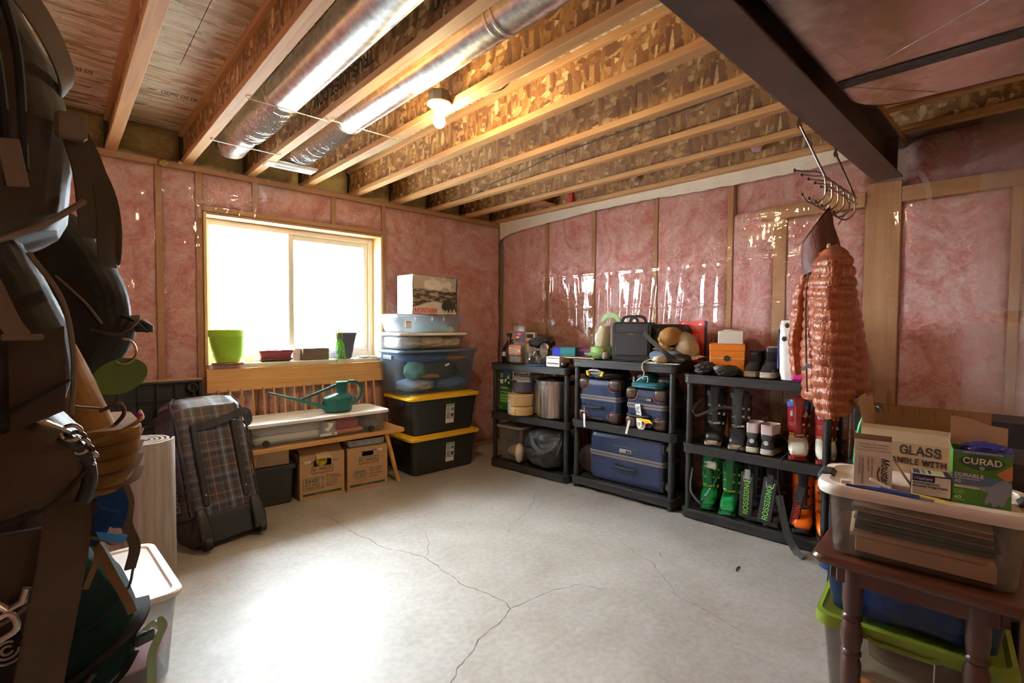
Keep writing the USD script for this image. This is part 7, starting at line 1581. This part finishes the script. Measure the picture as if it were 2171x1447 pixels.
# behind the table
t = Thing('glass_carton', 'open brown carton printed GLASS HANDLE WITH CARE behind the tote', 'box', (-1.165, -3.76, .50), -86)
w, d, h = .36, .30, .43
carton(t, w, d, h, 'card', .005, False)
t.p('flap', xf(box(-w / 2 + .03, w / 2, 0, .004, 0, .040), (0, d / 2 - .004, h), rx=2), 'card', False)
t.p('flap', xf(box(0, .004, -d / 2, d / 2, 0, .10), (-w / 2 + .002, 0, h), ry=-8), 'card', False)
Y = -d / 2 - .0006
t.p('print', text('GLASS', .031, (-.005, Y, .335), (1, 0, 0), (0, 0, 1), .0006, center=True, sx=.85), 'ink', False)
t.p('print', text('HANDLE WITH CARE', .021, (.018, Y, .300), (1, 0, 0), (0, 0, 1), .0006, center=True, sx=.84), 'ink', False)
t.p('print', text('12 OZ.', .027, (-.05, Y, .225), (1, 0, 0), (0, 0, 1), .0006, center=True), 'ink', False)
t.p('tape_band', box(-w / 2, w / 2, Y - .0002, Y + .0004, .375, .415), 'card_pale', False)
for k in range(6):
    t.p('corrugation', box(-w / 2 + .05 + .05 * k, -w / 2 + .052 + .05 * k, d / 2 - .0055, d / 2 - .004, h + .004, h + .036), 'card_dark', False)
solo('lower_carton', 'dark brown carton under the GLASS carton', 'box', xf(box(-.185, .185, -.16, .16, 0, .498, .003), (-1.165, -3.76, 0), rz=-86), 'card_dark', False)
plain('asics_black', (0.022, 0.016, 0.016), .5); plain('asics_blue', (0.055, 0.085, 0.23), .5); plain('asics_gold', (0.30, 0.20, 0.055), .6)
t = Thing('sports_shoe_carton', 'large dark ASICS carton with a gold curve behind the GLASS carton', 'box', (-.42, -3.70, .62), -86)
w, d, h = .62, .28, .26
t.p('carton', box(-w / 2 + .006, w / 2 - .006, -d / 2 + .006, d / 2 - .006, 0, h - .01, .002), 'asics_gold', False); t.p('lid', box(-w / 2, w / 2, -d / 2, d / 2, h - .115, h, .003), 'asics_black', False)
Y = -d / 2 - .0008
t.p('gold_curve', poly([(-.20 + .30 * q, .0 - .075 * math.sin(math.pi * q) * (1.15 - .3 * q)) for q in np.linspace(0, 1, 16)], .0006, (0, Y, h - .006), (1, 0, 0), (0, 0, 1)), 'asics_gold', False)
t.p('print', text('asics', .042, (.075, Y, h - .098), (1, 0, 0), (0, 0, 1), .0006), 'asics_blue', False)
sw = spline([(.04, Y, h - .098), (.065, Y, h - .055), (.068, Y, h - .035), (.052, Y, h - .036), (.028, Y, h - .066), (.032, Y, h - .080), (.058, Y, h - .074), (.07, Y, h - .066)], 5)
t.p('swirl_logo', tube(sw, .0032, 6), 'asics_blue', 40)
t.p('film', fabric(dense(box(w / 2 - .002, w / 2 + .012, -d / 2, d / 2, .10, h + .004, .001), .03), .004, 20, 2), 'zip_film', 40)
solo('support_trunk', 'dark trunk carrying the ASICS carton', 'trunk', xf(box(-.33, .30, -.17, .17, 0, .618, .006), (-.40, -3.70, 0), rz=-86), 'black_plastic', False)
solo('black_case', 'black upright case at the right edge behind the tote', 'case', xf(slab(.20, .36, 0, .80, .03, .012), (-.86, -4.02, 0), rz=-88), 'black_nylon', 30)
solo('yellow_pack', 'yellow pack at the far right edge beside the table', 'pack', fabric(dense(xf(slab(.10, .20, 0, .10, .02, .015), (-1.17, -4.10, .42), rz=-86), .03), .004, 15, 2), 'tag_yellow', 40)
solo('pack_stand', 'dark box under the yellow pack', 'box', xf(box(-.09, .09, -.13, .13, 0, .419, .003), (-1.15, -4.11, 0), rz=-86), 'card_dark', False)
t = Thing('green_ski_gear', 'bright green handle sticking up left of the GLASS carton', 'gear', (-.72, -3.445, .60), -60)
t.p('handle', tube(spline([(0, 0, 0), (.005, 0, .10), (.015, 0, .20), (.03, 0, .25)], 5), [.014] * 15 + [.010], 10) if False else tube(spline([(0, 0, 0), (.005, 0, .10), (.015, 0, .20), (.03, 0, .25)], 5), .014, 10), 'boot_green', 40)
t.p('loop', tube(spline([(.02, 0, .17), (.07, 0, .20), (.10, 0, .27), (.08, 0, .31), (.04, 0, .28), (.02, 0, .22)], 6), .005, 8), 'dark_chrome', 40)
solo('gear_crate', 'dark crate under the bright green handle', 'crate', xf(box(-.11, .11, -.11, .11, 0, .60, .004), (-.72, -3.47, 0), rz=-86), 'black_plastic', False)

# ================================================================ THE BAGS HANGING ON THE SIDE WALL
def nylon(name, c, rough=.6, **k):
    return plain(name, c, rough + .12, var=.16, vscale=7, bump=.25, bscale=420, bdist=.0015, spec=.1, **k)
nylon('bag_brown', (0.060, 0.038, 0.028)); nylon('bag_black', (0.022, 0.019, 0.018)); nylon('bag_dark', (0.036, 0.028, 0.024)); nylon('bag_coyote', (0.27, 0.135, 0.045), .8); nylon('bag_leather', (0.075, 0.042, 0.028), .55); nylon('bag_green', (0.006, 0.019, 0.018), .7); nylon('strap_tan', (0.19, 0.14, 0.10), .75); nylon('strap_brown', (0.085, 0.058, 0.042), .75); nylon('strap_coyote', (0.17, 0.085, 0.04), .8); nylon('strap_blue', (0.008, 0.032, 0.10), .6)
plain('pale_green_web', (0.36, 0.52, 0.30), .7); plain('olive_panel', (0.12, 0.19, 0.05), .7); plain('cream_print', (0.70, 0.55, 0.38), .7); plain('swirl_print', (0.34, 0.28, 0.24), .7); plain('zip_metal', (0.55, 0.50, 0.42), .3, 1.0); plain('blue_film', (0.03, 0.28, 0.75), .35)
rail = Thing('peg_rail', 'wooden peg rail on the side wall that carries the hanging bags', 'rail', (-4.0, -2.75, 1.84))
rail.p('board', box(-.018, .008, -1.0, 1.0, -.05, .05, .004), 'stud_wood_y', False)
for k in range(7):
    rail.p('peg', rod((.005, -.85 + .28 * k, 0), (.10, -.85 + .28 * k, .03), .010, 10), 'oak_x', 40)
def bagbody(prof, r=.09, amp=.010, fr=9, seed=1, edge=.022, n=7):
    """prof: (z, right x, width, depth, y shift) from bottom to top, round y = 0"""
    R_ = []
    for z, xr, w, d, dy in prof:
        q = rrect(w, d, min(r, w * .45, d * .45), n); R_.append(np.column_stack([q[:, 0] + xr - w / 2, q[:, 1] + dy, np.full(len(q), z)]))
    return fabric(dense(loft(R_), edge), amp, fr, seed)
def seam(pts, r=.004): return tube(spline(pts, 7), r, 7)
def web(pts, w, up=(1, 0, 0), th=.003, n=8): return sweep(spline(pts, n), w, th, up)

# 1 upper brown backpack
y0 = -3.10
A = Thing('backpack', 'topmost dark brown backpack at the left edge with a lighter strap loop', 'backpack', (0, y0, 0))
A.p('body', bagbody([(1.40, -3.61, .28, .20, .02), (1.42, -3.575, .34, .28, .01), (1.50, -3.562, .36, .31, 0), (1.60, -3.577, .34, .31, 0), (1.70, -3.61, .30, .29, 0), (1.80, -3.64, .26, .26, .02), (1.86, -3.67, .22, .18, .03)], .10, .012, 8, 3), 'bag_brown', 50)
fv, ff = bagbody([(1.425, -3.575, .32, .30, .0), (1.44, -3.565, .35, .32, .0), (1.54, -3.557, .365, .335, .0), (1.62, -3.574, .35, .325, .0), (1.70, -3.608, .31, .30, 0)], .10, .010, 9, 5)
fv[:, 2] += np.clip((1.56 - fv[:, 2]) / .12, 0, 1) * .55 * (fv[:, 0] + 3.56)
A.p('flap', (fv, ff), 'bag_brown', 50)
A.p('flap_edge', seam([(-3.55, -.168, 1.44), (-3.60, -.19, 1.395), (-3.70, -.20, 1.345), (-3.84, -.15, 1.31)], .0035), 'strap_tan', 40)
A.p('strap_loop', web2([(-3.70, -.165, 1.73), (-3.63, -.185, 1.69), (-3.585, -.16, 1.645), (-3.562, -.10, 1.605), (-3.575, -.07, 1.585), (-3.60, -.10, 1.60)], .028, (.45, .2, .85)), 'strap_tan', 40)
A.p('side_strap', web2([(-3.556, -.12, 1.545), (-3.540, -.135, 1.50), (-3.530, -.14, 1.45), (-3.528, -.125, 1.40), (-3.524, -.085, 1.372), (-3.516, -.04, 1.385), (-3.512, -.02, 1.43), (-3.518, -.02, 1.48), (-3.54, -.04, 1.53)], .019, (.93, .32, 0)), 'strap_brown', 40)
A.p('side_strap', web2([(-3.562, -.13, 1.53), (-3.552, -.15, 1.48), (-3.548, -.15, 1.43), (-3.545, -.12, 1.405), (-3.54, -.09, 1.42), (-3.538, -.08, 1.47)], .017, (.95, .3, 0)), 'strap_brown', 40)
A.p('strap_buckle', box(-3.575, -3.545, -.165, -.145, 1.515, 1.545, .004), 'strap_tan', False)
A.p('cord', seam([(-3.66, -.16, 1.84), (-3.63, -.185, 1.70), (-3.605, -.185, 1.60), (-3.60, -.20, 1.46)], .0045), 'bag_black', 40)
A.p('cord', seam([(-3.68, -.16, 1.84), (-3.645, -.185, 1.70), (-3.62, -.187, 1.58), (-3.612, -.20, 1.44)], .0045), 'bag_black', 40)
A.p('hang_loop', web([(-3.76, .03, 1.85), (-3.86, .06, 1.90), (-3.93, .08, 1.885)], .03, (0, 1, 0)), 'strap_brown', 40)
A.p('zip_tab', xf(box(-.009, .009, -.002, .002, -.036, .014, .001), (-3.61, -.207, 1.475), ry=-8), 'strap_tan', False)

# 2 black daypack behind
y0 = -2.42
B = Thing('backpack', 'black daypack with olive lining and a brass ring, behind the brown backpack', 'backpack', (0, y0, 0))
B.p('body', bagbody([(1.16, -3.50, .30, .20, 0), (1.19, -3.46, .36, .27, 0), (1.26, -3.428, .42, .30, 0), (1.36, -3.44, .42, .30, 0), (1.45, -3.475, .40, .28, 0), (1.54, -3.53, .34, .24, 0), (1.60, -3.60, .24, .16, .02)], .09, .010, 9, 7), 'bag_black', 50)
B.p('corner_flap', fabric(dense(loft([np.column_stack([q[:, 0] * k + x, q[:, 1] * k, np.full(len(q), z)]) for q in [rrect(.10, .16, .03, 4)] for x, k, z in ((-3.47, 1.2, 1.30), (-3.435, .9, 1.285), (-3.405, .35, 1.268))]), .02), .003, 14, 2), 'bag_dark', 45)
B.p('corner_piping', seam([(-3.475, -.12, 1.315), (-3.44, -.12, 1.298), (-3.405, -.06, 1.27)], .004), 'bag_black', 40)
B.p('olive_side', xf(poly([(.055 * math.cos(a), .040 * math.sin(a)) for a in np.linspace(0, 6.2, 24)], .006), (-3.468, -.150, 1.165), rx=80, ry=-24), 'olive_panel', 30)
B.p('brass_ring', tube([(-3.462 + .024 * math.cos(a), -.163, 1.225 + .030 * math.sin(a)) for a in np.linspace(-2.2, 1.6, 16)], .0028, 8), 'brass', 40)
B.p('pocket_strap', web([(-3.52, -.155, 1.275), (-3.47, -.16, 1.265), (-3.44, -.13, 1.29), (-3.43, -.08, 1.31)], .020, (0, .3, 1)), 'strap_brown', 40)
B.p('zip_line', seam([(-3.58, -.145, 1.40), (-3.53, -.158, 1.34), (-3.50, -.155, 1.29)], .003), 'strap_tan', 40)
B.p('buckle', xf(box(-.012, .012, -.008, .008, -.022, .022, .003), (-3.478, -.06, 1.455), ry=25), 'rubber', False)
B.p('hang_loop', web([(-3.70, .03, 1.58), (-3.85, .05, 1.72), (-3.92, .06, 1.875)], .03, (0, 1, 0)), 'strap_brown', 40)

# 3 big dark brown bag, mid left
y0 = -3.16
Cb = Thing('shoulder_bag', 'large dark brown canvas bag at the left edge with a pale webbing tab', 'bag', (0, y0, 0))
Cb.p('body', bagbody([(1.16, -3.60, .30, .16, .02), (1.18, -3.572, .34, .20, 0), (1.23, -3.562, .36, .22, 0), (1.29, -3.567, .36, .22, 0), (1.35, -3.590, .32, .20, 0), (1.42, -3.62, .28, .16, .02), (1.47, -3.66, .22, .10, .02)], .07, .008, 12, 11), 'bag_dark', 50)
Cb.p('panel', fabric(dense(grid(10, 10, lambda u, v: np.column_stack([-3.572 - .045 * u, -.112 - .004 * np.sin(u * 3), 1.19 + .10 * v - .02 * u]), .005), .015), .003, 20, 3), 'bag_brown', 45)
Cb.p('piping', seam([(-3.566, -.09, 1.18), (-3.563, -.10, 1.25), (-3.572, -.10, 1.32), (-3.60, -.09, 1.375)], .003), 'strap_tan', 40)
Cb.p('dark_strap', web([(-3.63, -.118, 1.185), (-3.60, -.124, 1.205), (-3.568, -.115, 1.225)], .014, (0, .2, 1)), 'bag_black', 40)
Cb.p('webbing_tab', web2([(-3.655, -.125, 1.40), (-3.632, -.14, 1.345), (-3.615, -.148, 1.295), (-3.606, -.15, 1.278)], .018, (1, .1, .3)), 'strap_tan', 40)
Cb.p('tab_fold', box(-3.622, -3.588, -.155, -.145, 1.274, 1.281, .002), 'strap_tan', False)

# 4 coyote tactical pack
y0 = -2.70
Dp = Thing('backpack', 'coyote tan tactical backpack with webbing rows below the black daypack', 'backpack', (-.018, y0, 0))
Dp.p('body', bagbody([(.92, -3.56, .28, .16, 0), (.94, -3.50, .34, .24, 0), (1.00, -3.468, .38, .27, 0), (1.08, -3.475, .38, .27, 0), (1.16, -3.50, .36, .26, 0), (1.25, -3.535, .33, .24, 0), (1.31, -3.58, .28, .18, 0)], .08, .012, 10, 15), 'bag_coyote', 50)
Dp.p('front_pocket', bagbody([(.96, -3.475, .10, .24, -.02), (1.0, -3.450, .11, .26, -.02), (1.06, -3.438, .11, .26, -.02), (1.085, -3.436, .10, .25, -.02)], .03, .005, 16, 4), 'bag_coyote', 45)
for k in range(4):
    Dp.p('webbing_row', web([(-3.56, -.147, .985 + .026 * k), (-3.50, -.156, .975 + .027 * k), (-3.455, -.152, .985 + .027 * k), (-3.437, -.09, .995 + .026 * k)], .016, (0, 0, 1)), 'strap_coyote', 40)
Dp.p('pocket_lip', seam([(-3.56, -.145, 1.06), (-3.50, -.16, 1.072), (-3.442, -.15, 1.100), (-3.432, -.06, 1.105)], .004), 'bag_coyote', 40)
Dp.p('compression_strap', web2([(-3.60, -.13, 1.26), (-3.565, -.148, 1.17), (-3.545, -.158, 1.09), (-3.53, -.155, 1.045)], .024, (1, 0, 0)), 'strap_coyote', 40)
Dp.p('compression_strap', web2([(-3.58, -.14, .96), (-3.545, -.158, 1.03), (-3.53, -.160, 1.075)], .022, (1, 0, 0)), 'strap_coyote', 40)
Dp.p('front_strap', web([(-3.60, -.138, 1.19), (-3.55, -.150, 1.145), (-3.50, -.148, 1.13)], .016, (0, 0, 1)), 'strap_coyote', 40)
Dp.p('strap_buckle', box(-3.553, -3.520, -.170, -.155, 1.06, 1.085, .003), 'strap_coyote', False)
Dp.p('grab_loop', seam([(-3.50, -.12, 1.12), (-3.472, -.13, 1.135), (-3.462, -.10, 1.11), (-3.475, -.08, 1.085)], .004), 'strap_coyote', 40)
solo('pink_tag', 'small pink tag sticking out of the tan backpack pocket', 'tag', blob((-3.458, y0 - .13, 1.108), .012, .012, .010, .1, 2, 2, 2), 'magenta', True)
Dp.p('hang_loop', web([(-3.70, .0, 1.29), (-3.86, .02, 1.60), (-3.91, .02, 1.87)], .03, (0, 1, 0)), 'strap_coyote', 40)

# 5 leather holdall
y0 = -3.10
Eb = Thing('holdall', 'dark brown leather holdall with a shiny zip along its top', 'bag', (0, y0, 0))
Eb.p('body', bagbody([(1.035, -3.66, .26, .14, .02), (1.05, -3.60, .34, .20, 0), (1.09, -3.548, .42, .24, 0), (1.13, -3.552, .42, .24, 0), (1.17, -3.585, .38, .20, 0), (1.19, -3.61, .34, .12, 0)], .05, .007, 9, 19), 'bag_leather', 50)
Eb.p('zip', seam([(-3.66, -.125, 1.205), (-3.62, -.128, 1.190), (-3.585, -.118, 1.165), (-3.568, -.10, 1.15)], .004), 'zip_metal', 40)
for k in range(5):
    a = k * 1.25
    Eb.p('clasp_link', tube([(-3.566 + .010 * math.cos(q) + .004 * k, -.105 + .004 * k, 1.150 - .010 * k + .010 * math.sin(q)) for q in np.linspace(0, 5.6, 12)], .0028, 7), 'case_corner' if k % 2 else 'zip_metal', 40)
Eb.p('handle', tube(spline([(-3.575, -.10, 1.145), (-3.555, -.09, 1.12), (-3.548, -.08, 1.08), (-3.556, -.08, 1.05)], 5), .009, 9), 'rubber', 40)
Eb.p('seam', seam([(-3.548, -.09, 1.10), (-3.59, -.112, 1.06), (-3.66, -.09, 1.038)], .003), 'bag_dark', 40)

# 6 messenger with a broad strap and swirls
y0 = -3.06
Fb = Thing('messenger_bag', 'brown patterned messenger bag with a very broad strap at the bottom left', 'bag', (0, y0, 0))
Fb.p('body', bagbody([(.55, -3.70, .24, .12, 0), (.57, -3.655, .30, .16, 0), (.70, -3.612, .34, .19, 0), (.85, -3.60, .34, .18, 0), (.98, -3.59, .34, .16, 0), (1.05, -3.60, .30, .12, 0)], .05, .007, 9, 23), 'bag_brown', 50)
Fb.p('broad_strap', fabric(dense(web2([(-3.60, -.02, 1.06), (-3.575, -.07, 1.052), (-3.573, -.115, 1.01), (-3.585, -.125, .93), (-3.602, -.128, .83), (-3.620, -.13, .72), (-3.636, -.13, .60)], .050, (1, .12, .1), .006), .015), .002, 20, 2), 'strap_brown', 45)
Fb.p('front_flap', fabric(dense(grid(12, 10, lambda u, v: np.column_stack([-3.595 - .10 * u, -.102 - .006 * np.sin(u * 3), 1.02 - .11 * v + .01 * u + .02 * (1 - u) * v]), .006), .015), .004, 14, 5), 'bag_brown', 45)
Fb.p('flap_piping', seam([(-3.592, -.112, .985), (-3.594, -.114, .955), (-3.612, -.117, .925), (-3.65, -.115, .905)], .003), 'strap_tan', 40)
Fb.p('swirl_panel', fabric(dense(grid(8, 10, lambda u, v: np.column_stack([-3.618 - .07 * u, np.full_like(u, -.104), .89 - .28 * v]), .004), .02), .002, 12, 6), 'bag_black', 45)
for (cx, cz, r) in ((-3.632, .872, .018), (-3.648, .790, .020), (-3.655, .715, .018), (-3.662, .835, .014)):
    for q in (1.0, .62, .30):
        Fb.p('swirl', tube([(cx + r * q * math.cos(a), -.109, cz + r * q * math.sin(a)) for a in np.linspace(.4 + q, 5.6 + q, 14)], .0016, 5), 'swirl_print', 40)
Fb.p('strap_end', web([(-3.66, -.122, .665), (-3.635, -.128, .68), (-3.60, -.122, .70)], .012, (0, 0, 1)), 'strap_tan', 40)
Fb.p('metal_buckle', tube([(-3.652, -.118, .955), (-3.630, -.122, .930), (-3.616, -.122, .936), (-3.612, -.122, .952)], .005, 9), 'galvanised', 40)
Fb.p('metal_buckle', tube(spline([(-3.648, -.122, .918), (-3.628, -.126, .926), (-3.622, -.126, .905), (-3.642, -.124, .892)], 4), .0038, 8), 'galvanised', 40)
Fb.p('hang_loop', web([(-3.75, .0, 1.04), (-3.87, .02, 1.45), (-3.91, .02, 1.87)], .03, (0, 1, 0)), 'strap_brown', 40)

# 7 green pack above the bin
y0 = -2.36
Gp = Thing('backpack', 'dark green backpack lettered AG V3.0 hanging above the lidded bin', 'backpack', (0, y0, 0))
Gp.p('body', bagbody([(.30, -3.60, .24, .18, .02), (.325, -3.52, .32, .26, 0), (.41, -3.442, .40, .31, 0), (.50, -3.425, .42, .32, 0), (.60, -3.455, .40, .31, 0), (.70, -3.505, .36, .28, 0), (.77, -3.56, .28, .20, .02)], .10, .010, 8, 27), 'bag_green', 50)
Gp.p('waist_belt', fabric(dense(web([(-3.66, -.155, .43), (-3.56, -.172, .455), (-3.47, -.16, .50), (-3.428, -.10, .525), (-3.415, .0, .52)], .034, (0, .1, 1), .008), .02), .003, 16, 2), 'bag_black', 45)
Gp.p('lower_strap', web([(-3.66, -.15, .35), (-3.56, -.168, .365), (-3.48, -.15, .40), (-3.44, -.10, .43)], .018, (0, .1, 1)), 'bag_black', 40)
Gp.p('top_strap', web2([(-3.54, -.10, .79), (-3.51, -.135, .73), (-3.485, -.155, .665), (-3.46, -.165, .60), (-3.45, -.165, .565)], .019, (1, 0, 0)), 'strap_coyote', 40)
Gp.p('strap_tail', web2([(-3.555, -.12, .80), (-3.525, -.15, .775), (-3.515, -.165, .73), (-3.53, -.165, .68), (-3.538, -.16, .655)], .012, (1, 0, 0)), 'strap_coyote', 40)
Gp.p('zip_line', seam([(-3.60, -.150, .54), (-3.52, -.165, .57), (-3.46, -.15, .62), (-3.44, -.09, .65)], .003), 'bag_black', 40)
Gp.p('buckle', box(-.026, .020, -.014, .012, -.016, .014, .005) if False else xf(box(-.026, .020, -.014, .012, -.016, .014, .005), (-3.425, -.145, .485), rz=20), 'rubber', False)
Gp.p('green_ribbon', web2([(-3.425, -.155, .505), (-3.40, -.165, .525), (-3.388, -.165, .505), (-3.398, -.16, .475), (-3.412, -.165, .44), (-3.415, -.165, .36), (-3.425, -.165, .33), (-3.43, -.16, .315)], .020, (1, .2, 0)), 'pale_green_web', 40)
Gp.p('ribbon_end', xf(box(-.018, .018, -.003, .003, -.004, .004, .001), (-3.43, -.162, .31), ry=-25), 'pale_green_web', False)
Gp.p('print', text('MINI AG', .017, (-3.648, -.166, .640), (1, .02, -.30), (.25, .05, 1), .0012), 'cream_print', False)
Gp.p('print', text('22 V3.0', .011, (-3.628, -.170, .606), (1, .02, -.30), (.25, .05, 1), .0012, False), 'cream_print', False)
Gp.p('cord_lock', xf(rod((0, 0, -.014), (0, 0, .014), .008, 12), (-3.535, -.178, .445), ry=40), 'rubber', 40)
Gp.p('hang_loop', web([(-3.70, .02, .76), (-3.87, .03, 1.35), (-3.91, .03, 1.87)], .03, (0, 1, 0)), 'strap_brown', 40)

# 8 blue straps between the tan and green packs
y0 = -2.44
Hb = Thing('climbing_harness', 'bundle of dark blue and brown straps hanging between the tan and green backpacks', 'harness', (0, y0, 0))
for pts, w_, m_ in (([(-3.56, -.05, .93), (-3.51, -.10, .90), (-3.475, -.10, .85), (-3.49, -.10, .80)], .028, 'strap_blue'), ([(-3.54, -.02, .92), (-3.50, -.08, .86), (-3.51, -.11, .80), (-3.53, -.11, .77)], .030, 'strap_blue'), ([(-3.50, .0, .93), (-3.475, -.04, .88), (-3.462, -.05, .83), (-3.475, -.06, .78)], .022, 'strap_blue'), ([(-3.47, .0, .90), (-3.450, -.03, .84), (-3.455, -.05, .78), (-3.44, -.05, .72), (-3.45, -.04, .66)], .024, 'strap_brown')):
    Hb.p('strap', web2(pts, w_, (1, .3, 0), .006), m_, 40)
Hb.p('buckle', xf(box(-.022, .022, -.006, .006, -.014, .014, .004), (-3.497, -.115, .835), ry=30), 'strap_blue', False)
Hb.p('loop', web([(-3.55, -.11, .80), (-3.51, -.135, .785), (-3.485, -.13, .765), (-3.47, -.11, .78)], .018, (0, .2, 1)), 'strap_coyote', 40)
Hb.p('blue_film', xf(poly([(-.03, .018), (.03, -.006), (.022, -.022), (-.02, -.008)], .002), (-3.49, -.14, .79), rx=80), 'blue_film', False)
Hb.p('hang_loop', web([(-3.56, -.03, .92), (-3.75, .0, 1.30), (-3.91, .02, 1.87)], .025, (0, 1, 0)), 'strap_blue', 40)

plain('dry_straw', (0.42, 0.30, 0.10), .8)
for k, (x, y, rz, lab) in enumerate(((-1.10, -2.62, 40, 'dry straw stalk on the floor in front of the right shelf'), (-1.36, -1.46, 70, 'small dry twig on the floor in front of the middle shelf'), (-.93, -2.98, 10, 'small dark crumb on the floor near the fallen strap'))):
    solo('floor_debris', lab, 'debris', xf(tube(spline([(-.03, 0, .002), (0, .004, .004), (.03, -.002, .002)], 4), .0016 + .0012 * (k == 2), 6), (x, y, 0), rz=rz), 'dry_straw' if k < 2 else 'ink', 40)
